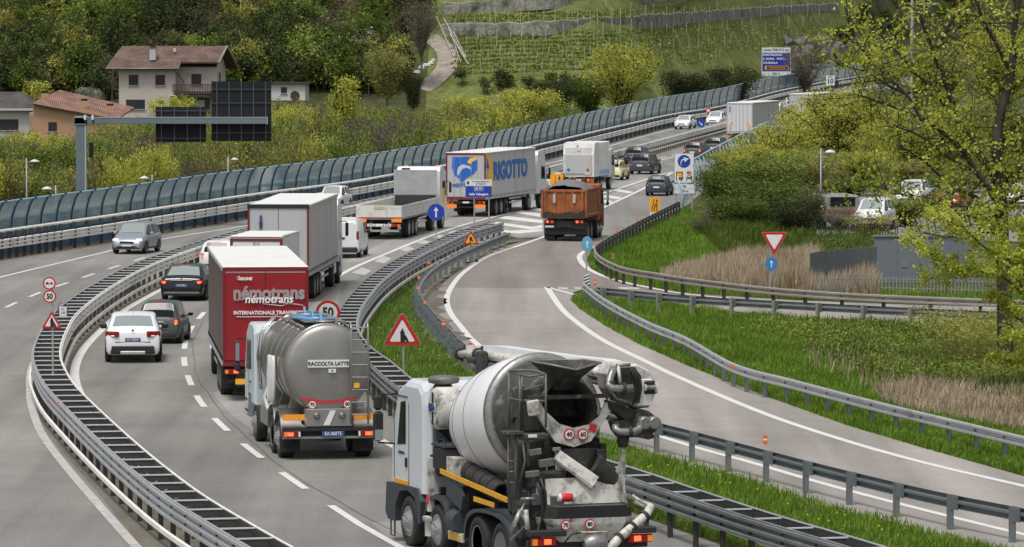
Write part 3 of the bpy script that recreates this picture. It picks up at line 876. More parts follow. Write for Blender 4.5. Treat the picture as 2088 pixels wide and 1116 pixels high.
# ---- passenger cars
def car(label, cat, px, py, yaw, L, W, H, body, belt=.92, kind='hatch', glass='car_glass', lit=False, front=False, sc=1.0, pl='', rear=None, low_black=True,
        name='car', trim='black_plastic', lamp=(.16, .26), lampz=None, wr=.3, rim='car', tailx=None, roofw=None, group=None, third=True, detail=True, headlit=False, wfront=None):
    hw = W / 2; rw = roofw or hw - .24
    b = belt
    if kind == 'hatch':
        S = [(0, .50, .54, hw * .86, hw * .70), (.05, b * .84, b * .88, hw * .95, hw * .80), (.13, b, b + .03, hw * .97, rw + .10), (.20, b + .01, b + (H - b) * .5, hw * .985, rw + .06), (.36, b + .01, H - .06, hw, rw), (.95, b, H - .01, hw, rw + .01),
             (1.02, b, H - .005, hw, rw + .01), (L * .45, b - .01, H, hw, rw + .01), (L * .45 + .09, b - .01, H, hw, rw + .01), (L * .60, b - .02, H - .03, hw, rw), (L * .74, b - .03, b + .05, hw * .99, rw + .1), (L * .80, b - .06, b, hw * .98, rw + .12),
             (L * .94, b * .80, b * .84, hw * .92, hw * .74), (L * .985, b * .62, b * .66, hw * .84, hw * .66), (L, .45, .48, hw * .74, hw * .5)]
        gs = [(4, 5), (6, 7), (8, 9), (9, 10)]; rear_g = (2, 4); front_g = (9, 10)
    elif kind == 'sedan':
        S = [(0, .52, .56, hw * .86, hw * .66), (.06, b * .88, b * .92, hw * .94, hw * .76), (.14, b, b + .04, hw * .95, rw + .14), (.62, b, b + .06, hw * .97, rw + .12), (1.3, b, H - .06, hw, rw), (1.65, b, H - .01, hw, rw + .01),
             (1.74, b, H, hw, rw + .01), (L * .48, b - .01, H, hw, rw + .01), (L * .48 + .09, b - .01, H, hw, rw + .01), (L * .60, b - .02, H - .04, hw, rw), (L * .74, b - .04, b + .03, hw * .99, rw + .1), (L * .80, b - .07, b - .03, hw * .98, rw + .1),
             (L * .94, b * .82, b * .84, hw * .93, hw * .74), (L * .985, b * .66, b * .7, hw * .85, hw * .66), (L, .45, .48, hw * .74, hw * .5)]
        gs = [(4, 5), (6, 7), (8, 9), (9, 10)]; rear_g = (3, 4); front_g = (9, 10)
    else:  # fastback suv
        S = [(0, .60, .66, hw * .90, hw * .74), (.05, b * .9, b * .95, hw * .96, hw * .82), (.12, b + .06, b + .12, hw * .95, rw + .13), (.34, b + .07, b + .22, hw * .96, rw + .10), (1.05, b + .05, H - .07, hw, rw), (1.45, b + .02, H - .02, hw, rw + .01),
             (1.54, b, H - .01, hw, rw + .01), (L * .47, b, H, hw, rw + .01), (L * .47 + .09, b - .01, H, hw, rw + .01), (L * .60, b - .02, H - .03, hw, rw), (L * .73, b - .03, b + .06, hw * .99, rw + .1), (L * .79, b - .05, b + .01, hw * .98, rw + .12),
             (L * .93, b * .86, b * .9, hw * .94, hw * .76), (L * .98, b * .7, b * .74, hw * .88, hw * .68), (L, .5, .53, hw * .78, hw * .55)]
        gs = [(4, 5), (6, 7), (8, 9), (9, 10)]; rear_g = (3, 4); front_g = (9, 10)
    zl = .24 if kind != 'suv' else .3
    root = vehicle(name, label, cat, px, py, yaw, group, front, L, sc)
    def ring(s):
        y, zb, zt, w_, wr_ = s
        wr_ = min(wr_, w_ - .03)
        pts = [(w_ - .09, zl), (w_ - .02, zl + .1), (w_, (zl + zb) * .5), (w_ - .012, zb - .07), (w_ - .05, zb), (wr_ + .025, zt - .06 if zt - zb > .15 else zt - .012), (wr_ - .07, zt), (wr_ * .5, zt + .02), (0, zt + .028)]
        return [Vector((x, y, z)) for x, z in pts] + [Vector((-x, y, z)) for x, z in pts[-2::-1]]
    Rg = [ring(s) for s in S]
    n = len(Rg[0])      # 17 points; 16 strips
    bodyf = []; gside = []; grear = []; gfront = []
    for i in range(len(Rg) - 1):
        for k in range(n - 1):
            f = [Rg[i][k], Rg[i][k + 1], Rg[i + 1][k + 1], Rg[i + 1][k]]
            side = k in (4, 11); top = k in (6, 7, 8, 9)
            if side and (i, i + 1) in gs: gside.append((f, k))
            elif top and rear_g[0] <= i < rear_g[1]: grear.append(f)
            elif top and front_g[0] <= i < front_g[1]: gfront.append(f)
            else: bodyf.append(f)
    mb = MB(); idx = {}; vs = []; fs = []
    def vid(p):
        k = (round(p.x, 5), round(p.y, 5), round(p.z, 5))
        if k not in idx: idx[k] = len(vs); vs.append(p)
        return idx[k]
    for f in bodyf: fs.append([vid(p) for p in f])
    fs.append([vid(p) for p in Rg[0]][::-1]); fs.append([vid(p) for p in Rg[-1]])
    fs.append([vid(Rg[0][0]), vid(Rg[0][-1]), vid(Rg[-1][-1]), vid(Rg[-1][0])])
    mb.add(vs, fs, body, True)
    mb.build('body', root)
    def inset(f, t=.07):
        c = sum(f, Vector()) / 4
        return [p.lerp(c, t) for p in f]
    for f, k in gside:
        # frame stays body colour: a slightly inset pane over a body-coloured backing
        g = MB(); g.quad(*f, body); 
        nrm = (f[1] - f[0]).cross(f[3] - f[0]).normalized()
        if (nrm.x > 0) != (f[0].x > 0): nrm = -nrm
        q = [p + nrm * .006 for p in inset(f, .09)]
        g.quad(*q, glass); g.build('side_window', root)
    for lst, nm in ((grear, 'rear_window'), (gfront, 'windscreen')):
        g = MB()
        allp = [p for f in lst for p in f]
        for f in lst:
            nrm = Vector((0, -1 if nm == 'rear_window' else 1, .6)).normalized()
            g.quad(*f, body)
        xs = max(abs(p.x) for p in allp); c = sum(allp, Vector()) / len(allp)
        for f in lst:
            q = [Vector((p.x * .93, c.y + (p.y - c.y) * .90, c.z + (p.z - c.z) * .90)) + Vector((0, (-.012 if nm == 'rear_window' else .012), .012)) for p in f]
            g.quad(*q, 'car_glass_painted_sky' if (nm == 'windscreen' and front) else glass)
        g.build(nm, root)
    # wheels and arches
    r = wr; fw = L * .80 if kind == 'hatch' else L * .80; bw = L * .185
    if kind == 'sedan': fw, bw = L * .81, L * .22
    for y in (bw, fw):
        for sd in (-1, 1):
            wheel(root, sd * (hw - .10), y, r, .21, 'car')
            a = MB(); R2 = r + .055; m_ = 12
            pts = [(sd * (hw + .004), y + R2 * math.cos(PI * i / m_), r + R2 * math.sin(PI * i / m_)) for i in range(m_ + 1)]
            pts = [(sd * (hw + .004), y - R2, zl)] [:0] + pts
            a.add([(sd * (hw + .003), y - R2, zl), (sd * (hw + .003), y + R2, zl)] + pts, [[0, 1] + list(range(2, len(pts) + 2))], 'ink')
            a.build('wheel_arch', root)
    # bumpers, lights, plates, mirrors
    c = MB()
    if low_black: c.box((0, .06, zl + .09), (W * .80, .16, .18), trim, bev=.03); c.box((0, L - .08, zl + .08), (W * .74, .16, .16), trim, bev=.03)
    for sd in (-1, 1): c.box((sd * (hw - .035), L * .5, zl + .04), (.05, L * .46, .09), trim)
    c.build('bumper_trim', root)
    lz = lampz or b * .86
    lx = tailx or (hw * .80)
    lm = 'lamp_lit' if lit else 'lamp_red'
    for sd in (-1, 1):
        t = MB(); t.box((sd * lx, .085, lz), (lamp[0] * 1.6 if lamp[0] > lamp[1] else lamp[0], .13, lamp[1]), 'lamp_red', bev=.03, rz=sd * .35)
        if lit: t.box((sd * lx, .012, lz), (lamp[0] * .7, .05, lamp[1] * .55), lm, bev=.01, rz=sd * .35)
        t.box((sd * (lx - .02), .02, lz - lamp[1] * .32), (lamp[0] * .45, .06, lamp[1] * .2), 'lamp_clear', bev=.01, rz=sd * .35)
        t.build('tail_light', root)
        h = MB(); h.box((sd * hw * .70, L - .20, b * .74), (hw * .40, .22, .15), 'headlight' if headlit else 'lamp_clear', bev=.05, rz=-sd * .35)
        h.build('headlight', root)
        m2 = MB(); m2.box((sd * (hw + .10), L * .645, b + .06), (.19, .1, .13), body, bev=.035); m2.box((sd * (hw + .10), L * .645 - .052, b + .06), (.15, .01, .09), 'car_glass')
        m2.box((sd * (hw + .0), L * .645, b + .02), (.1, .05, .04), 'black_plastic'); m2.build('mirror', root)
        if detail:
            d = MB()
            for yy in (L * .335, L * .56): d.box((sd * (hw + .004), yy, b - .14), (.02, .16, .03), body, bev=.008)
            d.build('door_handle', root)
            sm_ = MB()
            for yy in (L * .29, L * .475, L * .70): sm_.box((sd * (hw - .002), yy, (b + zl) / 2), (.008, .012, b - zl - .22), 'ink')
            sm_.build('door_seam', root)
    g = MB(); g.box((0, L - .03, b * .62), (W * .42, .06, .12), 'ink', bev=.02); g.box((0, L - .005, zl + .13), (W * .55, .05, .1), 'ink', bev=.02); g.build('grille', root)
    plate(root, pl, 0, .0 if not rear else rear, b * .70 if kind != 'suv' else b * .80, .52, .12, *(('plate_blue', 'white_ink') if pl else ('plate_white', 'ink')))
    fp = MB(); fp.box((0, L + .012, .42), (.5, .015, .11), 'plate_white'); fp.build('front_plate', root)
    if third:
        t = MB(); ty, tz = (S[4][0] + .02, H - .035); t.box((0, ty - .03, tz - .02), (.34, .03, .035), lm if lit else 'lamp_red'); t.build('brake_light', root)
    an = MB(); an.cyl((0, .9, H), (0, .72, H + .16), .006, 'ink', 5); an.build('aerial', root)
    return root
CARS = 'cars in the traffic'
paintmat('p_white', (.72, .73, .74)); paintmat('p_dgrey', (.045, .05, .055)); paintmat('p_black', (.006, .007, .009), .22); paintmat('p_silver', (.30, .33, .36), .35, .35)
paintmat('p_blue', (.16, .26, .38)); paintmat('p_cream', (.72, .66, .36)); paintmat('p_navy', (.025, .04, .06)); paintmat('p_red', (.4, .02, .02)); paintmat('p_bluegrey', (.12, .16, .2))

x4 = car('white fastback SUV nearest behind the red lorry, black mirrors and dark rear bumper', 'car', 271, 741, R(3.5), 4.65, 1.90, 1.62, 'p_white', belt=1.0, kind='suv', glass='car_glass_painted_sky', wr=.37, lamp=(.30, .19), lampz=.99, tailx=.70, pl='FX 035NF', rear=.015, third=False)
q = MB(); q.box((0, -.012, .46), (1.45, .06, .26), 'black_plastic', bev=.04); q.box((0, -.045, .36), (.85, .04, .11), 'alu', bev=.02); q.box((0, .02, .71), (1.2, .03, .04), 'ink'); q.build('rear_diffuser', x4)
q = MB(); q.disc((0, .012, 1.115), .042, 'ink', 16); q.disc((0, .008, 1.115), .03, 'plate_blue', 12); q.build('badge', x4)
for sd in (-1, 1):
    q = MB(); q.box((sd * 1.06, 2.95, 1.1), (.24, .16, .19), 'ink', bev=.05); q.build('mirror_housing', x4)
f500 = car('small dark grey retro hatchback with lit tail lamps beside the white SUV', 'car', 322, 702, R(-3), 3.55, 1.63, 1.49, 'p_dgrey', belt=.90, kind='hatch', wr=.29, lamp=(.13, .26), lampz=.80, tailx=.66, lit=True, pl='', rear=.0)
q = MB(); q.box((0, .0, .44), (1.35, .03, .03), 'chrome'); q.box((0, .02, .80), (.42, .05, .05), 'chrome', bev=.01); q.build('chrome_trim', f500)
mer = car('black saloon with lit red tail lamps beside the red lorry', 'car', 370, 615, R(-4), 4.75, 1.86, 1.45, 'p_black', belt=.95, kind='sedan', glass='car_glass_painted_sky', wr=.33, lamp=(.24, .14), lampz=.80, tailx=.74, lit=True, pl='FN 229LL', rear=.005)
q = MB(); q.box((0, .02, .87), (.95, .05, .035), 'chrome', bev=.01); q.box((0, -.02, .36), (1.5, .04, .035), 'chrome'); q.disc((0, -.01, .93), .045, 'chrome', 14); q.build('chrome_trim', mer)
car('white hatchback mostly hidden between the black saloon and the red lorry', 'car', 440, 556, R(-6), 3.9, 1.7, 1.5, 'p_white', sc=.96, lit=True)
car('silver hatchback driving towards the camera alone on the left carriageway', 'car', 258, 519, R(170), 4.05, 1.69, 1.49, 'p_silver', belt=.95, front=True, headlit=True, wr=.31)
car('white small car on the left carriageway half hidden behind the white lorry', 'car', 668, 428, R(168), 3.6, 1.63, 1.49, 'p_white', front=True, sc=.95)
car('white car driving towards the camera left of the round arrow sign', 'car', 1389, 264, R(166), 4.2, 1.75, 1.48, 'p_white', belt=.93, front=True, sc=1.0)
car('white estate car coming towards the camera just left of the far lorry', 'car', 1453, 257, R(166), 4.4, 1.8, 1.55, 'p_white', belt=.95, front=True, sc=1.0)
car('silver-blue hatchback peeping out between the lorry with blue logo and orange tipper', 'car', 1124, 393, R(-13), 3.9, 1.7, 1.48, 'p_silver', sc=.92)
car('pale yellow small hatchback right beside the dustcart', 'car', 1247, 368, R(-13), 3.54, 1.58, 1.54, 'p_cream', belt=.95, lamp=(.12, .34), lampz=1.15, tailx=.66, sc=.94)
car('dark grey SUV in traffic just right of the yellow hatchback', 'car', 1304, 356, R(-14), 4.5, 1.84, 1.66, 'p_dgrey', belt=1.02, sc=.95, wr=.34, glass='car_glass')
car('dark car half hidden behind the dark grey SUV', 'car', 1291, 336, R(-14), 4.2, 1.75, 1.5, 'p_navy', sc=.95)
car('dark green hatchback alone in the right lane above the small orange sign', 'car', 1338, 400, R(-9), 3.95, 1.68, 1.47, 'p_navy', belt=.93, lamp=(.14, .2), lampz=.86, tailx=.66, sc=.9, glass='car_glass', pl='')
car('dark small car behind the big white arrow sign, left of the far pair', 'car', 1411, 326, R(-14), 3.9, 1.7, 1.5, 'p_dgrey', sc=.98, lit=True)
car('grey-brown SUV just below the far white lorry', 'car', 1452, 318, R(-14), 4.4, 1.8, 1.62, 'p_dgrey', belt=1.0, sc=.98, lit=True)
car('silver hatchback behind the light blue barrier frame', 'car', 1512, 318, R(-14), 4.2, 1.75, 1.5, 'p_silver', sc=.95)

# ---- small van
van = vehicle('delivery_van', 'white delivery van with black bumper between the two lorries', 'van', 695, 527, R(-5))
mb = MB()
sec = lambda y, w_, z0, z1, tw: [Vector((x, y, z)) for x, z in ((w_ - .06, z0), (w_, z0 + .2), (w_, .95), (w_ - .05, 1.15), (tw, z1 - .12), (tw - .12, z1), (-tw + .12, z1), (-tw, z1 - .12), (-w_ + .05, 1.15), (-w_, .95), (-w_, z0 + .2), (-w_ + .06, z0))]
mb.rings([sec(0, .86, .32, 1.74, .74), sec(.06, .90, .28, 1.80, .80), sec(.6, .915, .28, 1.86, .80), sec(2.4, .915, .28, 1.87, .80), sec(2.9, .915, .28, 1.80, .77), sec(3.5, .9, .28, 1.2, .76), sec(4.1, .86, .3, 1.0, .72), sec(4.35, .74, .35, .62, .6)], 'p_white')
mb.build('body', van)
mb = MB(); mb.box((0, -.03, .42), (1.66, .2, .26), 'black_plastic', bev=.05); mb.build('bumper', van)
for sd in (-1, 1):
    mb = MB(); mb.box((sd * .83, .04, 1.12), (.12, .14, .42), 'lamp_red', bev=.03); mb.build('tail_light', van)
    mb = MB(); mb.quad((sd * .905, 2.5, 1.14), (sd * .905, 3.35, 1.14), (sd * .80, 3.0, 1.62), (sd * .80, 2.55, 1.66), 'car_glass'); mb.build('side_window', van)
    mb = MB(); mb.box((sd * 1.0, 3.2, 1.18), (.18, .1, .24), 'ink', bev=.04); mb.build('mirror', van)
    for y in (.85, 3.55): wheel(van, sd * .80, y, .32, .2, 'car')
    mb = MB()
    for yy in (1.3, 2.42): mb.box((sd * .915, yy, .95), (.012, .015, 1.1), 'alu')
    mb.build('door_seam', van)
mb = MB(); mb.box((-.05, -.012, .98), (.5, .03, .1), 'ink', bev=.03); mb.build('door_handle_panel', van)
mb = MB(); mb.box((0, -.004, 1.0), (.012, .02, 1.4), 'alu'); mb.build('door_seam', van)
mb = MB()
for y in (.5, 1.2, 2.0): mb.box((0, y, 1.92), (1.5, .05, .04), 'tarp_white')
for sd in (-1, 1): mb.box((sd * .72, 1.25, 1.95), (.04, 1.9, .05), 'tarp_white')
mb.build('roof_rack', van)

# ---- lorries
def cab(root, y0, paint, H=3.7, W=2.5, Lc=2.2, z0=.55, dy=0.0, deflect=True, wheels=True, sleeper=.0, yaw=0.0, low=False):
    """forward-control lorry cab; y0 = back wall"""
    c = empty('cab', (0, y0, 0), yaw); c.parent = root; KIDS.setdefault(root.name, []).append(c)
    mb = MB(); hw = W / 2
    sd = [(0, 1.0), (0, H - .25), (.12, H - .06), (.35, H), (1.2, H), (Lc - .45, H - .28), (Lc - .2, H - .9), (Lc - .05, 2.1 if not low else 1.8), (Lc, 1.5), (Lc, z0), (Lc - .5, z0), (Lc - .9, 1.25), (Lc - 1.5, 1.25), (Lc - 1.6, 1.0)]
    b = .07
    rg = []
    cy = sum(p[0] for p in sd) / len(sd); cz = sum(p[1] for p in sd) / len(sd)
    for x, k in ((-hw, .95), (-hw + b, 1), (hw - b, 1), (hw, .95)):
        rg.append([Vector((x, cy + (y - cy) * k, cz + (z - cz) * k)) for y, z in sd])
    n = len(sd); vs = [v for r_ in rg for v in r_]
    fs = [[i * n + k, i * n + (k + 1) % n, (i + 1) * n + (k + 1) % n, (i + 1) * n + k] for i in range(3) for k in range(n)] + [list(range(n))[::-1], [3 * n + i for i in range(n)]]
    mb.add(vs, fs, paint); o = mb.build('cab_body', c)
    for s in (-1, 1):
        g = MB(); g.add([(s * (hw + .004), Lc - 1.45, 1.95), (s * (hw + .004), Lc - .32, 1.9), (s * (hw + .004), Lc - .5, 2.72), (s * (hw + .004), Lc - 1.45, 2.78)], [[0, 1, 2, 3]], 'car_glass'); g.build('side_window', c)
        g = MB(); g.box((s * (hw + .22), Lc - .05, 2.35), (.14, .12, .62), 'black_plastic', bev=.04); g.box((s * (hw + .22), Lc - .05, 1.92), (.16, .12, .24), 'black_plastic', bev=.04)
        g.box((s * (hw + .22), Lc - .112, 2.35), (.11, .01, .5), 'car_glass_painted_sky'); g.tube([(s * (hw - .05), Lc - .25, 2.75), (s * (hw + .2), Lc - .05, 2.72)], .02, 'ink'); g.tube([(s * (hw - .05), Lc - .3, 1.85), (s * (hw + .2), Lc - .05, 1.8)], .02, 'ink')
        g.build('mirror', c)
        g = MB(); g.box((s * (hw - .04), Lc - .35, .75), (.1, .5, .06), 'chassis'); g.box((s * (hw - .04), Lc - .35, 1.05), (.1, .5, .06), 'chassis'); g.build('step', c)
        g = MB(); g.box((s * (hw + .002), Lc - .9, 1.95), (.01, .012, 1.5), 'chassis'); g.box((s * (hw + .012), Lc - 1.3, 1.6), (.03, .18, .05), 'ink'); g.build('door', c)
        if wheels: wheel(c, s * (hw - .17), Lc - 1.15, .5, .3, 'front')
    g = MB(); g.add([(-hw + .12, Lc - .03 + .01, 1.95), (hw - .12, Lc - .02, 1.95), (hw - .14, Lc - .32, 3.0), (-hw + .14, Lc - .32, 3.0)], [[0, 1, 2, 3]], 'car_glass'); g.build('windscreen', c)
    if deflect:
        g = MB(); g.prism([(.3, H - .03), (1.3, H - .03), (.5, H + .32), (.32, H + .34)], 'x', -hw + .2, hw - .2, paint); g.build('air_deflector', c)
    g = MB(); g.box((-.5, .35, H + .05), (.1, .25, .08), 'lamp_orange'); g.build('roof_lamp', c)
    return c
def tail_unit(root, y, z, W=2.5, lit=False, plate_txt='', bar='chassis', orange=True):
    mb = MB(); mb.box((0, y, z), (W * .97, .14, .16), bar, bev=.02); mb.box((0, y + .12, z - .3), (W * .9, .1, .12), bar, bev=.02)
    for s in (-.5, .5): mb.box((s, y + .2, z - .1), (.1, .2, .5), bar)
    mb.build('rear_bumper', root)
    for s in (-1, 1):
        t = MB(); t.box((s * (W / 2 - .3), y - .09, z), (.46, .06, .15), 'lamp_red', bev=.015)
        t.box((s * (W / 2 - .40), y - .122, z), (.14, .01, .09), 'lamp_lit' if lit else 'reflect_red'); t.box((s * (W / 2 - .12), y - .122, z), (.09, .012, .11), 'lamp_orange'); t.box((s * (W / 2 - .25), y - .122, z), (.08, .012, .11), 'lamp_red')
        t.build('tail_light', root)
    plate(root, plate_txt, 0, y - .085, z, .5, .11)
def trailer(label, px, py, yaw, sc=1.0, L=13.6, W=2.55, H=4.0, z0=1.18, roof='tarp_white', side='tarp_grey', door='door_grey', frame='maroon', cabp='p_white', axles=(3.0, 4.3, 5.6), lit=False, straps=True, bars=True, cab_kw=None, name='articulated_lorry', cat='lorry', bar='chassis', group='lorries in the traffic'):
    root = vehicle(name, label, cat, px, py, yaw, group, sc=sc)
    hw = W / 2
    mb = MB(); mb.box((0, L / 2, (z0 + H) / 2), (W - .02, L - .1, H - z0), side, bev=.03); mb.build('load_box', root)
    r_ = MB(); r_.box((0, L / 2, H + .015), (W, L, .05), roof, bev=.02)
    for k in range(1, 9): r_.box((0, L * k / 9, H + .042), (W - .1, .03, .004), roof)
    r_.build('roof', root)
    ra = MB()
    for s in (-1, 1): ra.box((s * (hw + .0), L / 2, H - .05), (.05, L, .10), 'alu'); ra.box((s * (hw - .0), L / 2, z0 - .02), (.05, L, .12), 'alu')
    ra.build('side_rail', root)
    d = MB(); d.box((0, .0, (z0 + H) / 2), (W - .16, .05, H - z0 - .18), door); d.box((0, -.028, (z0 + H) / 2), (.02, .01, H - z0 - .2), 'ink')
    for x in ((-.75, -.35, .35, .75) if bars else ()): d.cyl((x, -.05, z0 + .12), (x, -.05, H - .12), .016, 'alu', 6)
    for x in ((-.75, .75) if bars else ()):
        d.box((x, -.06, z0 + .9), (.22, .03, .05), 'alu')
    d.build('rear_door', root)
    fr = MB(); fr.box((0, -.01, H - .05), (W, .08, .12), 'ink' if frame == 'ink' else frame); fr.box((0, -.01, z0 - .02), (W, .08, .14), frame)
    for s in (-1, 1): fr.box((s * (hw - .045), -.01, (z0 + H) / 2), (.09, .08, H - z0 - .18), frame)
    fr.build('door_frame', root)
    if straps:
        st = MB(); n = 26
        for s in (-1, 1):
            for k in range(n):
                y = L * (k + .5) / n; st.box((s * (hw + .004), y, z0 + .02), (.02, .035, .32), 'ink')
        tag(st.build('curtain_straps', root), kind='stuff')
    ch = MB()
    for s in (-.45, .45): ch.box((s, L / 2, z0 - .18), (.14, L - 1, .26), 'chassis')
    ch.box((0, axles[1], z0 - .35), (2.0, 3.8, .3), 'chassis')
    ch.box((0, L - 4.3, .75), (.16, .16, 1.0), 'chassis'); 
    for s in (-1, 1):
        ch.box((s * (hw - .08), L * .60, .95), (.03, 3.2, .10), 'alu'); ch.box((s * (hw - .08), L * .60, .70), (.03, 3.2, .10), 'alu'); ch.box((s * .7, L - 4.6, .6), (.12, .2, 1.1), 'chassis')
    ch.build('chassis', root)
    for y in axles:
        for s in (-1, 1): wheel(root, s * (hw - .22), y, .5, .38, 'rear')
    for s in (-1, 1):
        m2 = MB(); m2.box((s * (hw - .25), 1.9, .55), (.45, .03, .55), 'rubber'); m2.build('mudflap', root)
    tail_unit(root, .1, .92, W, lit, bar=bar)
    cw = dict(H=3.75); cw.update(cab_kw or {})
    yaw2 = cw.pop('turn', 0)
    if cw.pop('none', False): return root
    tr = empty('tractor', (0, L - 1.5, 0), yaw2); tr.parent = root; KIDS.setdefault(root.name, []).append(tr)
    cab_in(tr, cabp, **cw)
    return root
def cab_in(tr, paint, H=3.75, W=2.5):
    """tractor unit as one painted shell with its wheels, set under the trailer nose"""
    hw = W / 2; Lc = 2.2; y0 = 2.0
    mb = MB()
    sd = [(y0, 1.0), (y0, H - .25), (y0 + .12, H - .06), (y0 + .35, H), (y0 + 1.2, H), (y0 + Lc - .45, H - .28), (y0 + Lc - .2, H - .9), (y0 + Lc - .05, 2.1), (y0 + Lc, 1.5), (y0 + Lc, .5), (y0 + Lc - .5, .5), (y0 + Lc - .9, 1.25), (y0 + .6, 1.25), (y0 + .5, 1.0)]
    mb.prism(sd, 'x', -hw, hw, paint)
    mb.box((0, .3, .85), (.9, 3.4, .3), 'chassis')
    for s in (-1, 1):
        mb.box((s * (hw - .05), y0 - 1.35, .85), (.08, 1.1, .6), paint, bev=.03)
        mb.prism([(-1.0 + .0, .9), (-.85, 1.12), (.6, 1.12), (.75, .9), (.7, .9), (.55, 1.07), (-.8, 1.07), (-.95, .9)], 'x', s * (hw - .45), s * hw, paint)
        mb.box((s * (hw + .22), y0 + Lc - .1, 2.35), (.14, .12, .62), 'ink', bev=.04); mb.tube([(s * (hw - .05), y0 + Lc - .3, 2.7), (s * (hw + .2), y0 + Lc - .1, 2.7)], .02, 'ink')
        mb.add([(s * (hw + .004), y0 + .8, 1.95), (s * (hw + .004), y0 + 1.88, 1.9), (s * (hw + .004), y0 + 1.7, 2.72), (s * (hw + .004), y0 + .8, 2.78)], [[0, 1, 2, 3]], 'car_glass')
    mb.build('tractor_body', tr)
    for s in (-1, 1):
        wheel(tr, s * (hw - .17), y0 + 1.05, .5, .3, 'front'); wheel(tr, s * (hw - .2), -.1, .5, .38, 'rear')

red = trailer('dark red curtain-sided lorry with silver lettering on its rear doors, left of the milk tanker', 542, 819, R(5.4), W=2.62, H=4.1, roof='tarp_white', side='red_side', door='red_door', frame='red_frame', cab_kw=dict(turn=R(-5)), lit=True, bars=False)
text('némotrans', .56, 'logo_grey', red, (.1, -.075, 3.32), bold=.022, name='lettering', sx=.9)
text('némotrans', .34, 'white_ink', red, (.1, -.085, 3.13), bold=.006, name='lettering', shear=.15)
text('INTERNATIONALE TRANSPORT', .155, 'white_ink', red, (.1, -.08, 2.72), bold=.004, name='lettering', sx=.98)
text('KRONE', .12, 'white_ink', red, (-.62, -.08, 3.76), bold=.006, name='lettering', shear=.2)
mb = MB(); mb.box((.1, -.055, 2.60), (2.0, .012, .018), 'white_ink'); mb.tube([(-.95, -.06, 3.1), (-.5, -.06, 3.16), (.2, -.06, 3.12), (.7, -.06, 3.0), (.5, -.06, 2.93), (-.1, -.06, 3.0)], .012, 'white_ink', 4)
mb.tube([(.55, -.06, 3.0), (.95, -.06, 2.98), (1.15, -.06, 2.94)], .01, 'white_ink', 4); mb.tube([(-.88, -.06, 3.78), (-.82, -.06, 3.84), (-.76, -.06, 3.78), (-.82, -.06, 3.72)], .014, 'white_ink', 4, closed=True)
mb.box((0, .02, 4.02), (2.5, .1, .16), 'tarp_grey'); mb.box((0, -.06, .82), (.6, .03, .3), 'plate_white'); mb.box((-.62, -.07, .62), (.62, .02, .17), 'reflect_yellow'); mb.box((.62, -.07, .62), (.62, .02, .17), 'reflect_yellow')
mb.build('rear_graphics', red)

wt = trailer('long white curtain-sided lorry with maroon door frame, behind the small box van', 568, 617, R(-2.9), bars=False, door='door_grey', frame='maroon')
q = MB(); q.box((-.72, -.07, 3.35), (.10, .015, .5), 'plate_blue'); q.build('logo', wt)
q = text('KRONE', .2, 'ink', wt, (-.72, -.085, 3.0), name='lettering', rz=0); q.rotation_euler = (PI / 2, -PI / 2, 0)
q = MB(); q.box((0, -.02, 3.98), (2.56, .09, .16), 'rail_blue'); q.build('door_header', wt)

rg = trailer('grey curtain-sided lorry with a big blue and yellow swirl logo', 950, 443, R(-13.5), sc=.95, H=4.0, frame='maroon', cab_kw=dict(turn=R(-2)))
q = MB()
mat('logo_blue', (.02, .13, .50), .5); mat('logo_yellow', (.9, .52, .04), .5); mat('logo_pale', (.55, .57, .6), .5)
bl = [(-.85, 3.75), (.55, 3.78), (.72, 3.5), (.75, 3.1), (.55, 2.75), (.1, 2.5), (-.1, 2.28), (-.32, 2.22), (-.42, 2.45), (-.72, 2.65), (-.88, 3.1)]
q.prism(bl, 'y', -.062, -.05, 'logo_blue')
q.prism([(.1, 3.45), (.3, 3.7), (.66, 3.76), (.72, 3.6), (.45, 3.48), (.3, 3.3)], 'y', -.068, -.06, 'logo_yellow')
q.prism([(-.55, 2.75), (-.5, 3.1), (-.2, 3.3), (.25, 3.2), (.4, 2.95), (.05, 3.1), (-.2, 3.02), (-.35, 2.8), (-.5, 2.55)], 'y', -.066, -.06, 'logo_pale')
q.build('logo', rg)
text('RIGOTTO', .27, 'logo_blue', rg, (-.35, -.062, 2.0), bold=.012, shear=.2, sx=.9)
q = MB(); q.prism([(.05, 1.35), (1.9, 1.35), (2.1, 2.2), (1.9, 3.0), (1.55, 3.75), (.05, 3.75), (.05, 3.2), (.6, 2.9), (.5, 2.2), (.05, 1.9)], 'x', 1.278, 1.286, 'logo_yellow'); q.prism([(.05, 3.0), (.3, 3.75), (.5, 3.6), (.95, 3.1), (.8, 2.95), (.3, 3.1)], 'x', 1.288, 1.293, 'logo_blue'); q.build('side_graphics', rg)
q = text('RIGOTTO', 1.55, 'logo_blue', rg, (1.292, 6.6, 2.75), rz=PI / 2, bold=.07, sx=1.35)
q = MB(); q.prism([(0.0, 1.3), (1.2, 1.3), (1.4, 2.2), (.7, 2.9), (.2, 2.9)], 'x', 1.254, 1.262, 'logo_blue'); q.prism([(.7, 2.9), (1.3, 2.95), (1.1, 3.5), (.5, 3.7)], 'x', 1.254, 1.262, 'logo_blue')
o = q.build('cab_graphics', rg); o.location = (0, 14.1, 0)
for s in (-1, 1):
    q = MB(); q.box((s * .92, -.05, .68), (.66, .05, .24), 'reflect_orange'); q.build('marker_board', rg)

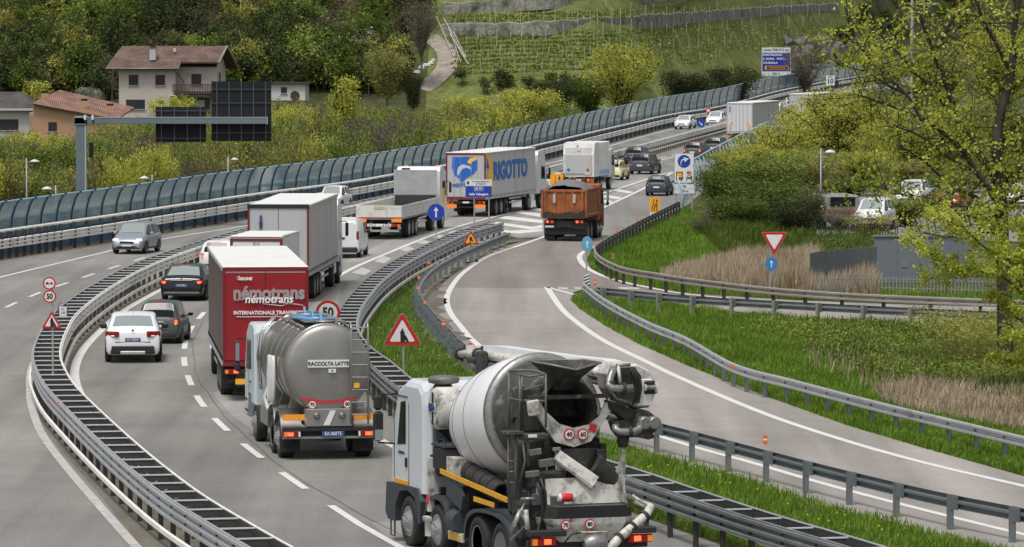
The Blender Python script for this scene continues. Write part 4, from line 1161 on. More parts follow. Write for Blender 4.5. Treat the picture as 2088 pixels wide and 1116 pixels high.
far1 = trailer('tall white lorry far off in the right carriageway, partly behind the bushes', 1508, 295, R(-14), sc=.98, H=4.0, frame='alu', door='door_white')
q = MB()
for s in (-1, 1): q.box((s * .95, -.06, 1.7), (.14, .02, .5), 'reflect_orange')
q.box((-.95, -.06, 3.4), (.12, .02, .55), 'logo_violet'); q.build('markers', far1)
far2 = trailer('farthest lorry, its pale grey rear showing above the green bushes', 1634, 270, R(-15), sc=1.0, H=4.0, frame='alu', door='tarp_grey')

# small box van between the lorries
bv = vehicle('box_van', 'small box van with red-framed rear doors and mint green stripe behind the red lorry', 'box van', 523, 660, R(-6))
mb = MB(); mb.box((0, 2.3, 2.1), (2.02, 4.5, 2.45), 'tarp_white', bev=.03); mb.build('load_box', bv)
mb = MB(); mb.box((0, 2.3, 3.345), (2.06, 4.56, .05), 'alu', bev=.02); mb.box((0, 2.3, 3.375), (1.9, 4.4, .012), 'tarp_white'); mb.build('roof', bv)
mb = MB(); mb.box((0, .02, 3.22), (2.04, .08, .1), 'maroon')
for s in (-1, 1): mb.box((s * .97, .02, 2.05), (.09, .08, 2.3), 'maroon')
mb.build('door_frame', bv)
for s in (-1, 1):
    mb = MB(); mb.box((s * .46, .03, 2.1), (.9, .05, 2.1), 'tarp_white'); mb.cyl((s * .1, -.0, 1.1), (s * .1, -.0, 3.2), .02, 'alu', 6); mb.cyl((s * .06, -.0, 1.1), (s * .06, -.0, 3.2), .02, 'alu', 6)
    mb.box((s * .85, -.01, 2.98), (.2, .04, .06), 'alu'); mb.build('rear_door', bv)
    for y in (1.2, 5.3): wheel(bv, s * .82, y, .36, .22, 'car')
mb = MB(); mb.box((-.5, -.005, 2.88), (.62, .02, .16), 'mint'); mb.build('stripe', bv)
mb = MB(); mb.prism([(4.6, .5), (4.6, 2.3), (5.3, 2.3), (6.1, 1.4), (6.5, 1.2), (6.5, .5)], 'x', -.95, .95, 'p_white'); mb.build('cab', bv)
tail_unit(bv, .1, .8, 2.0)
for s in (-1, 1):
    mb = MB(); mb.box((s * 1.15, 5.5, 1.75), (.16, .1, .35), 'ink', bev=.03); mb.build('mirror', bv)

# flatbed lorry with drop sides
fb = vehicle('flatbed_lorry', 'empty flatbed lorry with pale drop sides and tall headboard behind the white cab', 'lorry', 773, 489, R(-7.6), 'lorries in the traffic', sc=.97)
mat('bed_white', (.66, .66, .63), .55, noise=.08, dirt=(.38, .37, .34), dscale=1.5, dthr=.6); mat('bed_floor', (.30, .29, .27), .8, noise=.3); mat('headboard', (.42, .43, .44), .5, noise=.15, nscale=2)
mb = MB(); mb.box((0, 6.6, 1.15), (2.5, 13.2, .12), 'bed_floor')
for k in range(5): mb.box((.1 + .16 * k, 7.5, 1.26), (.1, 9, .1), 'headboard')
mb.build('load_floor', fb)
for s in (-1, 1):
    for k in range(5):
        mb = MB(); mb.box((s * 1.26, 1.32 + 2.62 * k, 1.53), (.05, 2.56, .68), 'bed_white', bev=.012)
        for z in (1.35, 1.55, 1.75): mb.box((s * 1.288, 1.32 + 2.62 * k, z), (.012, 2.5, .02), 'tarp_grey')
        for yy in (-.8, -.3, .3, .8): mb.box((s * 1.292, 1.32 + 2.62 * k + yy, 1.7), (.02, .12, .05), 'alu')
        mb.build('drop_side', fb)
mb = MB(); mb.box((0, -.01, 1.53), (2.5, .05, .68), 'bed_white', bev=.012); mb.box((-.0, -.045, 1.76), (.6, .02, .16), 'bed_yellow'); mb.box((0, -.04, 1.22), (2.56, .03, .03), 'reflect_red')
mb.build('tailboard', fb)
mb = MB(); mb.box((0, 13.2, 2.3), (2.5, .08, 2.3), 'headboard')
for k in range(11): mb.box((0, 13.15, 1.95 + .14 * k), (2.4, .02, .012), 'alu')
mb.box((0, 13.14, 1.65), (2.4, .03, .7), 'chassis'); mb.build('headboard', fb)
ch = MB()
for s in (-.45, .45): ch.box((s, 6.6, .95), (.14, 12, .26), 'chassis')
ch.box((0, 4.3, .8), (2.0, 3.6, .3), 'chassis')
for s in (-1, 1): ch.box((s * 1.15, 8.2, .92), (.03, 3, .1), 'alu'); ch.box((s * 1.15, 8.2, .68), (.03, 3, .1), 'alu')
ch.build('chassis', fb)
for y in (3.0, 4.3, 5.6):
    for s in (-1, 1): wheel(fb, s * 1.03, y, .5, .38, 'rear')
tail_unit(fb, .1, .78, 2.4, bar='bed_white')
for s in (-1, 1):
    mb = MB(); mb.box((s * .98, -.05, 1.06), (.56, .04, .2), 'reflect_orange'); mb.build('marker_board', fb)
    mb = MB(); mb.ring2((s * .45, .02, .78), .09, .075, 'y', 'ink', 18); mb.build('speed_disc', fb)
tr = empty('tractor', (0, 11.9, 0), R(-2)); tr.parent = fb; KIDS.setdefault(fb.name, []).append(tr)
cab_in(tr, 'p_white', H=3.6)
mb = MB(); mb.box((-.75, 2.02, 3.35), (.5, .06, .35), 'ink'); mb.box((1.254, 3.1, 1.9), (.01, .7, .9), 'logo_yellow'); mb.box((-.9, 3, 3.64), (.12, .12, .08), 'lamp_orange'); mb.box((.9, 3, 3.64), (.12, .12, .08), 'lamp_orange'); mb.build('cab_trim', tr)

# dustcart
gt = vehicle('dustcart', 'white refuse lorry ahead of the orange tipper, grey rear loader with small stickers', 'refuse lorry', 1180, 392, R(-12), 'lorries in the traffic', sc=.86)
mb = MB(); mb.prism([(0, 1.2), (-.05, 3.0), (.2, 3.85), (1.9, 3.95), (1.9, 1.2)], 'x', -1.25, 1.25, 'bed_white'); mb.build('rear_loader', gt)
mb = MB(); mb.box((0, -.06, 2.2), (2.1, .05, 1.5), 'door_grey', bev=.02); mb.box((0, -.02, 3.3), (2.1, .05, .5), 'bed_white', bev=.02); mb.build('tailgate', gt)
mb = MB(); mb.box((0, 4.2, 2.55), (2.45, 4.5, 2.7), 'tarp_white', bev=.06)
for k in range(6): mb.box((1.24, 2.3 + k * .75, 2.55), (.05, .08, 2.5), 'bed_white')
mb.box((1.235, 4.2, 1.5), (.03, 4.3, .35), 'logo_sky'); mb.build('refuse_body', gt)
for x, z, m_, r_ in ((-.8, 1.75, 'logo_blue', .13), (.75, 1.75, 'reflect_red', .13), (.6, 1.45, 'door_white', .1), (.85, 1.45, 'door_white', .1)):
    mb = MB(); mb.disc((x, -.09, z), r_, m_, 16); mb.build('sticker', gt)
mb = MB(); mb.add([(.72 - .15, -.09, 2.45), (.72 + .15, -.09, 2.45), (.72, -.09, 2.72)], [[0, 1, 2]], 'reflect_yellow'); mb.build('sticker', gt)
mb = MB(); mb.box((-.1, .0, 3.62), (.1, .1, .16), 'reflect_red', bev=.02); mb.build('beacon', gt)
text('busi', .16, 'ink', gt, (0, -.052, 3.25), shear=.2)
ch = MB(); ch.box((0, 4.5, .95), (.9, 8.5, .35), 'chassis'); ch.box((0, .3, .9), (2.3, .3, .35), 'reflect_orange', bev=.03); ch.build('chassis', gt)
for y in (1.9, 3.2, 7.2):
    for s in (-1, 1): wheel(gt, s * 1.02, y, .5, .38 if y < 5 else .3, 'rear' if y < 5 else 'front')
tail_unit(gt, .0, .95, 2.4, lit=True)
cc = cab(gt, 6.6, 'p_white', H=3.3, wheels=False, deflect=False)

# orange tipper
tp = vehicle('tipper_lorry', 'orange tipper lorry heaped with grey gravel at the start of the exit ramp', 'tipper lorry', 1150, 493, R(-9), 'lorries in the traffic', sc=.93)
mat('tip_orange', (.36, .105, .028), .55, noise=.2, nscale=1.2, dirt=(.10, .045, .022), dscale=1.5, dthr=.56)
mat('tip_soot', (.045, .03, .022), .8, noise=.3)
mat('gravel_load', (.17, .17, .17), .95, noise=.4, nscale=14, bump=1, bscale=20)
mb = MB(); mb.prism([(.1, 1.42), (.0, 2.95), (5.0, 2.95), (5.0, 1.35), (.4, 1.3)], 'x', -1.24, -1.16, 'tip_orange'); mb.prism([(.1, 1.42), (.0, 2.95), (5.0, 2.95), (5.0, 1.35), (.4, 1.3)], 'x', 1.16, 1.24, 'tip_orange')
mb.box((0, 5.0, 2.2), (2.48, .1, 1.7), 'tip_orange'); mb.box((0, 2.6, 1.38), (2.4, 4.9, .1), 'tip_orange')
for s in (-1, 1):
    mb.box((s * 1.26, 2.5, 2.9), (.1, 5.0, .14), 'tip_orange', bev=.02); mb.prism([(s * 1.24, 1.55), (s * 1.38, 1.5), (s * 1.38, 1.42), (s * 1.1, 1.35)], 'y', .3, 4.9, 'tip_orange')
    mb.box((s * 1.25, .08, 2.15), (.14, .14, 1.6), 'tip_orange', bev=.02)
mb.build('tipping_body', tp)
mb = MB(); mb.box((0, .03, 2.2), (2.3, .07, 1.45), 'tip_orange')
for x in (-1.05, -.5, .0, .5, 1.05): mb.box((x, -.03, 2.2), (.14, .08, 1.4), 'tip_orange', bev=.02)
mb.box((0, -.03, 2.88), (2.4, .1, .14), 'tip_orange', bev=.02)
mb.add([(-1.2, -.078, 1.3), (1.2, -.078, 1.3), (1.2, -.078, 1.85), (.8, -.078, 1.62), (.3, -.078, 1.7), (-.4, -.078, 1.58), (-.9, -.078, 1.72), (-1.2, -.078, 1.66)], [[0, 1, 2, 3, 4, 5, 6, 7]], 'tip_soot')
for x in (-.55, .6): mb.box((x, -.085, 2.45), (.14, .03, .5), 'door_grey')
mb.build('tailgate', tp)
g = MB(); rr = []
for j in range(9):
    y = .15 + j * .6; row = []
    for i in range(11):
        x = -1.14 + i * .228; e = max(0, 1 - (x / 1.14) ** 2) ** .6 * max(0.05, 1 - abs((y - 2.2) / 2.9) ** 2.2)
        row.append(Vector((x, y, 2.86 + .58 * e + random.uniform(-.04, .04))))
    rr.append(row)
g.rings(rr, 'gravel_load', closed=False); g.build('gravel_load', tp)
mb = MB(); mb.box((0, 3.8, 1.0), (.9, 7.4, .35), 'chassis'); mb.box((0, .6, .75), (2.4, .5, .75), 'chassis', bev=.04); mb.box((0, .25, .95), (2.3, .1, .5), 'tip_soot'); mb.build('chassis', tp)
for s in (-1, 1):
    mb = MB(); mb.prism([(.6, .95), (.85, 1.2), (3.4, 1.2), (3.6, .95), (3.55, .95), (3.3, 1.15), (.9, 1.15), (.68, .95)], 'x', s * .85, s * 1.24, 'chassis'); mb.build('mudguard', tp)
    mb = MB(); mb.box((s * .85, .16, 1.12), (.55, .06, .2), 'lamp_red', bev=.02); mb.box((s * .85 - .12, .12, 1.12), (.12, .02, .12), 'lamp_lit'); mb.box((s * .85 + .15, .12, 1.12), (.14, .02, .14), 'reflect_orange'); mb.build('tail_light', tp)
    mb = MB(); mb.box((s * .9, .5, .35), (.6, .03, .5), 'rubber'); mb.build('mudflap', tp)
    for y in (1.4, 2.75): wheel(tp, s * 1.0, y, .52, .4, 'rear')
    for y in (5.2,): wheel(tp, s * 1.08, y, .52, .3, 'front')
mb = MB(); mb.box((-.85, .12, .85), (.5, .02, .1), 'plate_white'); mb.build('number_plate', tp)
cab(tp, 5.3, 'tip_orange', H=3.1, deflect=False)
# ================================================================ milk tanker
mat('inox', (.36, .345, .32), .28, .9, noise=.08, nscale=1.0)
mat('inox_dull', (.33, .32, .30), .40, .65, noise=.12, nscale=1.5, dirt=(.2, .19, .17), dscale=1.4, dthr=.66)
mat('hose', (.62, .62, .60), .5, noise=.1)
mat('sky_blue', (.10, .30, .55), .5)
tk = vehicle('milk_tanker', 'polished steel milk tanker lorry with a white RACCOLTA LATTE panel and rear ladder', 'tanker lorry', 671, 938, R(10), 'lorries in the traffic')
TR, TZ = 1.15, 2.40
def ell(y, k, kz=1.0): return [Vector((TR * k * math.cos(2 * PI * i / 44), y, TZ + TR * 1.04 * k * math.sin(2 * PI * i / 44))) for i in range(44)]
mb = MB()
mb.rings([ell(.0, .12), ell(.015, .4), ell(.045, .66), ell(.085, .84), ell(.125, .94), ell(.18, .985), ell(.34, 1.0)], 'inox_dull', caps=(True, False))
mb.build('rear_dome', tk)
mb = MB(); mb.rings([ell(.34, 1.0), ell(2.0, 1.0), ell(3.8, 1.0), ell(5.5, 1.0), ell(5.8, .9), ell(5.9, .5)], 'inox', caps=(False, True))
for y in (.36, 1.4, 2.4, 3.4, 4.4, 5.4):
    mb.rings([ell(y - .03, 1.0), ell(y - .02, 1.014), ell(y + .02, 1.014), ell(y + .03, 1.0)], 'inox', caps=(False, False))
mb.build('tank', tk)
mb = MB()
for i in range(12):
    a0 = -PI * .80 + i * (PI * .60 / 12); 
    f = lambda a, k: Vector((TR * k * math.cos(a), .0, TZ + TR * 1.04 * k * math.sin(a)))
a = [PI * (1.20 + .60 * i / 16) for i in range(17)]
up_, lo_ = [], []
for i in range(17):
    x = -.74 + 1.48 * i / 16; z = TZ - .76 - .09 * (1 - (x / .74) ** 2)
    k = math.sqrt((x / TR) ** 2 + ((z - TZ) / (TR * 1.04)) ** 2); y = np.interp(k, [.12, .4, .66, .84, .94, .99], [0, .015, .045, .085, .125, .18]) - .012
    up_.append(Vector((x, y, z + .03))); lo_.append(Vector((x, y - .002, z - .03)))
mb.rings([up_, lo_], 'reflect_red', closed=False); mb.build('red_stripe', tk)
mb = MB(); mb.box((-.02, -.045, 2.56), (1.10, .03, .20), 'plate_white'); o = mb.build('name_panel', tk)
text('RACCOLTA LATTE', .138, 'ink', o, (-.02, -.064, 2.555), bold=.004, sx=.94)
mb = MB(); mb.box((.08, -.045, 2.37), (.2, .03, .1), 'plate_white'); mb.disc((.08, -.062, 2.37), .025, 'ink', 10); mb.build('small_panel', tk)
def speed_disc(root, n, x, y, z, r=.12, tilt=0):
    mb = MB(); mb.lathe([(0, r), (-.012, r)], 'reflect_red', (x, y, z), (0, 1, 0), 22); mb.disc((x, y - .016, z), r * .78, 'plate_white', 22)
    o = mb.build('speed_disc', root); text(n, r * 1.05, 'ink', o, (x, y - .02, z), bold=.003); return o
speed_disc(tk, '70', -.44, .05, 1.47); speed_disc(tk, '80', .50, .06, 1.47)
mb = MB()
for x in (.58, 1.03):
    mb.tube([(x, -.12, .95), (x, -.12, 3.48), (x, -.02, 3.64), (x, .14, 3.62), (x, .2, 3.46)], .027, 'inox_dull', 6)
for k in range(8): mb.cyl((.58, -.12, 1.2 + .33 * k), (1.03, -.12, 1.2 + .33 * k), .02, 'inox_dull', 6)
mb.box((.72, -.15, 1.98), (.15, .012, .13), 'reflect_yellow'); mb.build('ladder', tk)
mb = MB()
for s in (-1, 1):
    mb.tube([(s * .62, .5, 3.50), (s * .62, 3, 3.52), (s * .62, 5.2, 3.50)], .03, 'inox_dull', 6)
    for k in range(7): mb.cyl((s * .62, .7 + k * .7, 3.36), (s * .62, .7 + k * .7, 3.52), .02, 'inox_dull', 6); mb.box((s * .78, .7 + k * .7, 3.27), (.3, .06, .12), 'inox_dull', ry=s * .5)
mb.box((0, 2.6, 3.62), (1.1, 3.6, .03), 'inox_dull'); mb.build('walkway', tk)
for y in (.95, 2.6, 4.2):
    mb = MB(); mb.lathe([(0, .30), (.10, .30), (.105, .34), (.13, .34), (.15, .2), (.16, .01)], 'inox_dull', (0, y, TZ + TR * 1.04 - .08), (0, 0, 1), 20)
    mb.tube([(-.3, y - .05, TZ + TR + .12), (0, y - .2, TZ + TR + .16), (.3, y - .05, TZ + TR + .12)], .022, 'sky_blue', 6); mb.box((-.1, y - .1, TZ + TR + .15), (.05, .3, .12), 'sky_blue', rx=.6)
    mb.build('hatch', tk)
mb = MB(); mb.box((-.35, 1.6, 3.66), (.4, 1.4, .04), 'sky_blue', rz=.3); mb.build('folded_hose_tray', tk)
mb = MB()
mb.box((.0, .15, 1.13), (1.24, .5, .46), 'inox_dull', bev=.01)
for x in (-.34, .34): mb.lathe([(0, .09), (-.03, .09), (-.07, .05)], 'inox', (x, -.1, 1.18), (0, 1, 0), 14)
mb.add([(-.17, -.112, .93), (.0, -.112, .93), (.17, -.112, 1.32), (.02, -.112, 1.32)], [[0, 1, 2, 3]], 'plate_white'); mb.build('rear_locker', tk)
mb = MB(); mb.box((0, -.02, .83), (2.5, .12, .13), 'black_plastic', bev=.02); mb.box((0, .0, .60), (2.48, .08, .06), 'galv_dark'); mb.box((0, .2, .7), (2.3, .2, .3), 'chassis'); mb.build('rear_bumper', tk)
for s in (-1, 1):
    t = MB(); t.box((s * 1.0, -.07, .70), (.46, .07, .15), 'lamp_red', bev=.015); t.box((s * 1.04, -.108, .70), (.16, .012, .09), 'lamp_lit'); t.box((s * 1.17, -.108, .70), (.08, .012, .12), 'lamp_orange'); t.box((s * .80, -.108, .70), (.05, .012, .13), 'plate_white'); t.build('tail_light', tk)
    t = MB(); t.box((s * .94, -.03, 1.14), (.58, .04, .16), 'reflect_orange')
    for k in range(4): t.add([(s * .94 - .26 + k * .14, -.052, 1.07), (s * .94 - .19 + k * .14, -.052, 1.07), (s * .94 - .13 + k * .14, -.052, 1.21), (s * .94 - .2 + k * .14, -.052, 1.21)], [[0, 1, 2, 3]], 'reflect_yellow')
    t.build('marker_board', tk)
    t = MB(); t.box((s * .98, .5, .40), (.55, .03, .42), 'rubber'); t.build('mudflap', tk)
    a = [Vector((0, .95 + .75 * math.cos(PI * i / 12), .62 + .70 * math.sin(PI * i / 12))) for i in range(13)]
    t = MB(); t.rings([[Vector((s * .70, p.y, p.z)) for p in a], [Vector((s * 1.25, p.y, p.z)) for p in a]], 'inox', closed=False); t.rings([[Vector((s * 1.25, p.y, p.z)) for p in a], [Vector((s * 1.255, p.y * .98 + .02, p.z - .07)) for p in a]], 'inox', closed=False); t.build('mudguard', tk)
    a = [Vector((0, 2.35 + .75 * math.cos(PI * i / 12), .62 + .70 * math.sin(PI * i / 12))) for i in range(13)]
    t = MB(); t.rings([[Vector((s * .70, p.y, p.z)) for p in a], [Vector((s * 1.25, p.y, p.z)) for p in a]], 'inox_dull', closed=False); t.build('mudguard', tk)
    wheel(tk, s * 1.03, .95, .52, .4, 'front'); wheel(tk, s * 1.03, 2.35, .52, .4, 'rear'); wheel(tk, s * 1.06, 6.15, .52, .3, 'front')
    mb = MB(); mb.box((s * 1.02, 4.0, .9), (.45, 1.5, .5), 'inox_dull', bev=.02); mb.build('side_locker', tk)
plate(tk, 'EA 060TE', 0.1, -.075, .70, .6, .14, 'plate_blue', 'white_ink')
mb = MB()
for k in range(4):
    mb.tube([(-1.22 - .02 * k, 2.1 + .12 * k + .18 * math.cos(t * PI / 7), 2.0 + .62 * math.sin(t * PI / 7)) for t in range(14)], .05, 'hose', 8, closed=True)
mb.tube([(-1.1, 3.4, 1.9), (-1.25, 3.7, 1.4), (-1.2, 3.3, 1.1), (-1.15, 3.0, 1.25)], .06, 'hose', 8); mb.build('hose_coil', tk)
mb = MB(); mb.tube([(-.75, 5.6, 3.5), (-1.17, 5.55, 3.0), (-1.22, 5.5, 2.4), (-1.15, 5.5, 1.5)], .035, 'chrome', 6); mb.tube([(-.7, 5.3, 3.56), (-1.12, 5.25, 3.05), (-1.2, 5.2, 2.4), (-1.15, 5.2, 1.5)], .03, 'chrome', 6); mb.build('side_pipes', tk)
mb = MB(); mb.box((0, 3.5, .95), (.9, 6.5, .32), 'chassis'); mb.box((0, 4.6, 1.4), (2.0, .5, .6), 'inox_dull', bev=.02)
for y in (1.2, 3.0, 4.8): mb.prism([(-1.0, 1.1), (1.0, 1.1), (.8, 1.75), (-.8, 1.75)], 'y', y - .05, y + .05, 'inox_dull')
mb.build('chassis', tk)
paintmat('p_iceblue', (.55, .62, .66))
cab(tk, 6.0, 'p_iceblue', H=3.25, Lc=2.2, deflect=False, wheels=False)

# ================================================================ concrete mixer with placing boom
MX_YAW, MX_SC = R(20), 1.07
mx = vehicle('concrete_mixer', 'dirty white concrete mixer lorry with folded pump boom in the foreground', 'concrete mixer', 1206, 1187, MX_YAW, 'lorries in the traffic', sc=MX_SC)
_mo = Vector(mx.location); _rt = Vector((math.cos(MX_YAW), math.sin(MX_YAW), 0)); _fw = Vector((-math.sin(MX_YAW), math.cos(MX_YAW), 0))
def M(px, py, y=None, x=None):
    """point in the lorry's own frame seen at a photo pixel, on the plane at distance y ahead of the tail (or x to the right)"""
    d = ray(px, py); o = Vector((0, 0, CAMH)) - _mo
    if y is not None: t = (y * MX_SC - o.dot(_fw)) / d.dot(_fw)
    else: t = (x * MX_SC - o.dot(_rt)) / d.dot(_rt)
    p = o + d * t
    return Vector((p.dot(_rt), p.dot(_fw), p.z)) / MX_SC
mat('drum_white', (.74, .75, .76), .38, noise=.04, nscale=1.3, dirt=(.45, .44, .40), dscale=2.2, dthr=.64, vertical=True)
mat('mx_white', (.56, .55, .51), .55, noise=.15, nscale=3, dirt=(.06, .055, .045), dscale=3.4, dthr=.56)
mat('concrete_grime', (.055, .053, .048), .85, noise=.5, nscale=5, dirt=(.30, .295, .27), dscale=4.5, dthr=.64, bump=.6, bscale=30)
mat('grime_dark', (.032, .031, .028), .8, noise=.5, nscale=5, dirt=(.14, .135, .12), dscale=4, dthr=.64)
mat('pipe_steel', (.30, .30, .295), .4, .5, noise=.2, nscale=6, dirt=(.14, .13, .11), dscale=6, dthr=.55)
mat('pipe_white', (.62, .60, .55), .45, noise=.1, nscale=3, dirt=(.25, .20, .13), dscale=6, dthr=.55)
mat('cab_white', (.60, .63, .67), .3, noise=.04, coat=.25)
mat('cage_steel', (.15, .148, .14), .55, .3, noise=.3, nscale=4)
mat('fender_grey', (.045, .053, .062), .55, noise=.15)
mat('stripe_yellow', (.72, .36, .02), .5, noise=.1)
# chassis, wheels
mb = MB()
for s in (-.42, .42): mb.box((s, 4.2, 1.05), (.12, 8.0, .3), 'chassis')
mb.box((0, 4.0, .85), (.8, 7.4, .25), 'chassis'); mb.box((-.9, 5.05, .85), (.5, .7, .5), 'chassis', bev=.04); mb.box((.9, 5.05, .9), (.5, .9, .6), 'chassis', bev=.04)
for y in (1.0, 2.8, 4.5, 6.2): mb.box((0, y, 1.25), (1.9, .12, .14), 'chassis')
mb.build('chassis', mx)
for y, st in ((1.75, 'rear'), (3.1, 'rear'), (5.55, 'front'), (7.35, 'front')):
    for s in (-1, 1): wheel(mx, s * (1.04 if st == 'rear' else 1.09), y, .52, .42 if st == 'rear' else .32, st)
def fender(y0, y1, r, s, m, zc=.56, w0=.80, w1=1.27, nm='mudguard'):
    ym = (y0 + y1) / 2; h = (y1 - y0) / 2; a = []
    for i in range(15):
        t = PI * (i / 14); cx = math.cos(t); sz = math.sin(t)
        a.append(Vector((0, ym + h * (abs(cx) ** .75) * (1 if cx > 0 else -1), zc - .05 + r * (sz ** .6))))
    mb = MB(); mb.rings([[Vector((s * w0, p.y, p.z)) for p in a], [Vector((s * w1, p.y, p.z)) for p in a]], m, closed=False)
    mb.rings([[Vector((s * w1, p.y, p.z)) for p in a], [Vector((s * (w1 + .005), ym + (p.y - ym) * .93, p.z - .07)) for p in a]], m, closed=False)
    return mb.build(nm, mx)
for s in (-1, 1):
    fender(1.05, 3.85, .70, s, 'fender_grey'); fender(4.85, 6.25, .70, s, 'fender_grey')
mb = MB(); mb.prism([(4.0, 1.05), (4.9, 1.3), (4.9, 1.62), (4.3, 1.62), (3.9, 1.35)], 'x', -1.27, -1.2, 'fender_grey'); mb.prism([(4.0, 1.05), (4.9, 1.3), (4.9, 1.62), (4.3, 1.62), (3.9, 1.35)], 'x', 1.2, 1.27, 'fender_grey'); mb.build('side_panel', mx)
mb = MB(); mb.tube([(-1.27, 1.1, 1.52), (-1.27, 5.3, 1.72)], .0, 'chassis', 4); mb.prism([(1.25, 1.47), (1.25, 1.57), (5.2, 1.80), (5.2, 1.70)], 'x', -1.30, -1.27, 'stripe_yellow'); mb.build('reflective_stripe', mx)
mb = MB(); mb.prism([(2.0, 1.30), (2.0, 1.40), (3.2, 1.42), (3.2, 1.32)], 'x', -1.29, -1.274, 'stripe_yellow'); mb.build('reflective_stripe', mx)
mb = MB(); mb.box((-1.25, 4.35, .50), (.05, .85, .17), 'mx_white'); mb.box((-1.28, 4.35, .50), (.012, .7, .11), 'stripe_yellow'); mb.box((-1.1, 4.35, .85), (.2, .35, .35), 'fender_grey', bev=.08); mb.build('side_guard', mx)
mb = MB(); mb.lathe([(0, .22), (.5, .22)], 'fender_grey', (-1.2, 4.1, .82), (0, 1, 0), 14); mb.build('air_tank', mx)
# cab
C0 = 6.45
mb = MB()
sd = [(0, 1.15), (0, 3.0), (.06, 3.3), (.3, 3.46), (1.2, 3.46), (1.75, 3.25), (2.05, 2.6), (2.22, 1.9), (2.28, 1.25), (1.4, 1.25), (.35, 1.15)]
hw = 1.2; rg_ = []
cy = 1.1; cz = 2.3
for x, k in ((-hw, .86), (-hw + .05, .94), (-hw + .16, 1), (hw - .16, 1), (hw - .05, .94), (hw, .86)):
    rg_.append([Vector((x, C0 + cy + (y - cy) * k, cz + (z - cz) * (k if z > cz else 1))) for y, z in sd])
mb.rings(rg_, 'cab_white', smooth=False); mb.build('cab', mx)
for s in (-1, 1):
    g = MB(); g.add([(s * 1.207, C0 + 1.18, 2.1), (s * 1.207, C0 + 1.72, 2.05), (s * 1.207, C0 + 1.5, 2.95), (s * 1.207, C0 + 1.18, 3.0)], [[0, 1, 2, 3]], 'ink')
    g.add([(s * 1.212, C0 + 1.23, 2.15), (s * 1.212, C0 + 1.64, 2.12), (s * 1.212, C0 + 1.46, 2.9), (s * 1.212, C0 + 1.23, 2.94)], [[0, 1, 2, 3]], 'car_glass'); g.build('side_window', mx)
    g = MB()
    for yy in (.98, 1.92): g.box((s * 1.204, C0 + yy, 2.1), (.01, .015, 1.7), 'chassis')
    g.box((s * 1.22, C0 + 1.12, 1.72), (.03, .1, .2), 'ink', bev=.01); g.box((s * 1.208, C0 + 1.45, 1.29), (.02, .9, .1), 'stripe_yellow'); g.box((s * 1.205, C0 + 1.45, 3.08), (.02, .8, .02), 'chassis'); g.build('door', mx)
    g = MB(); x = s * 1.55; g.box((x, C0 + 1.95, 2.42), (.22, .12, .62), 'black_plastic', bev=.05); g.box((x, C0 + 1.884, 2.24), (.18, .01, .22), 'car_glass_painted_sky'); g.box((x, C0 + 1.95, 2.92), (.2, .14, .34), 'black_plastic', bev=.06)
    g.tube([(s * 1.15, C0 + 1.8, 3.1), (x, C0 + 1.95, 3.08)], .02, 'ink'); g.tube([(s * 1.2, C0 + 1.9, 2.05), (x, C0 + 1.95, 2.08)], .02, 'ink'); g.build('mirror', mx)
    # front wheel arch and bumper corner in dark plastic
    pts = [(C0 + .15, .55), (C0 + .1, 1.0), (C0 + .3, 1.25), (C0 + 1.6, 1.25), (C0 + 2.3, 1.22), (C0 + 2.38, .6), (C0 + 2.2, .45), (C0 + 1.75, .45), (C0 + 1.72, .8), (C0 + 1.45, 1.1), (C0 + .95, 1.16), (C0 + .5, 1.05), (C0 + .3, .75), (C0 + .28, .55)]
    g = MB(); g.prism(pts, 'x', s * .85, s * 1.25, 'fender_grey'); g.build('front_mudguard', mx)
    g = MB(); g.tube([(s * 1.2, C0 + 1.9, .45), (s * 1.2, C0 + 1.9, .12), (s * 1.2, C0 + 2.15, .12), (s * 1.2, C0 + 2.15, .45)], .018, 'chassis'); g.build('step', mx)
text('CORONA', .09, 'ink', mx, (-1.212, C0 + 1.45, 1.9), rz=-PI / 2)
g = MB(); g.add([(-1.02, C0 + 2.12, 2.0), (1.02, C0 + 2.12, 2.0), (.98, C0 + 1.80, 2.95), (-.98, C0 + 1.80, 2.95)], [[0, 1, 2, 3]], 'car_glass'); g.prism([(1.65, 3.1), (2.0, 3.05), (1.98, 2.98), (1.7, 3.02)], 'x', -1.0, 1.0, 'ink'); o = g.build('windscreen', mx)
g = MB(); g.box((0, C0 + 2.32, .8), (2.3, .12, .6), 'fender_grey', bev=.05); g.build('front_bumper', mx)
# behind the cab
mb = MB(); mb.lathe([(0, .14), (.04, .31), (.12, .33), (.17, .28), (.20, .05)], 'cage_steel', (-.85, 6.25, 3.42), (0, 0, 1), 18); mb.box((-.85, 6.3, 2.5), (.36, .3, 1.9), 'fender_grey', bev=.06)
for k in range(3): mb.box((-.85, 6.3, 1.75 + .1 * k), (.44, .38, .05), 'ink', bev=.01)
mb.build('air_intake', mx)
mb = MB(); mb.lathe([(-.06, .30), (-.03, .40), (.03, .435), (1.3, .435), (1.36, .4), (1.4, .3)], 'mx_white', (-1.12, 5.95, 2.96), (1, 0, 0), 28)
mb.box((-1.2, 5.95, 2.96), (.02, .04, .66), 'ink'); mb.tube([(-1.1, 5.95, 2.52), (-.6, 5.95, 2.0), (-.55, 5.9, 1.5)], .05, 'ink', 6); o = mb.build('water_tank', mx)
q = MB(); q.box((-1.195, 5.97, 2.98), (.012, .40, .17), 'plate_white'); q.box((-1.2, 6.08, 2.98), (.012, .16, .165), 'plate_blue'); q.build('maker_panel', o)
text('CIFA', .19, 'plate_blue', o, (-1.212, 5.97, 2.98), rz=-PI / 2, bold=.006)
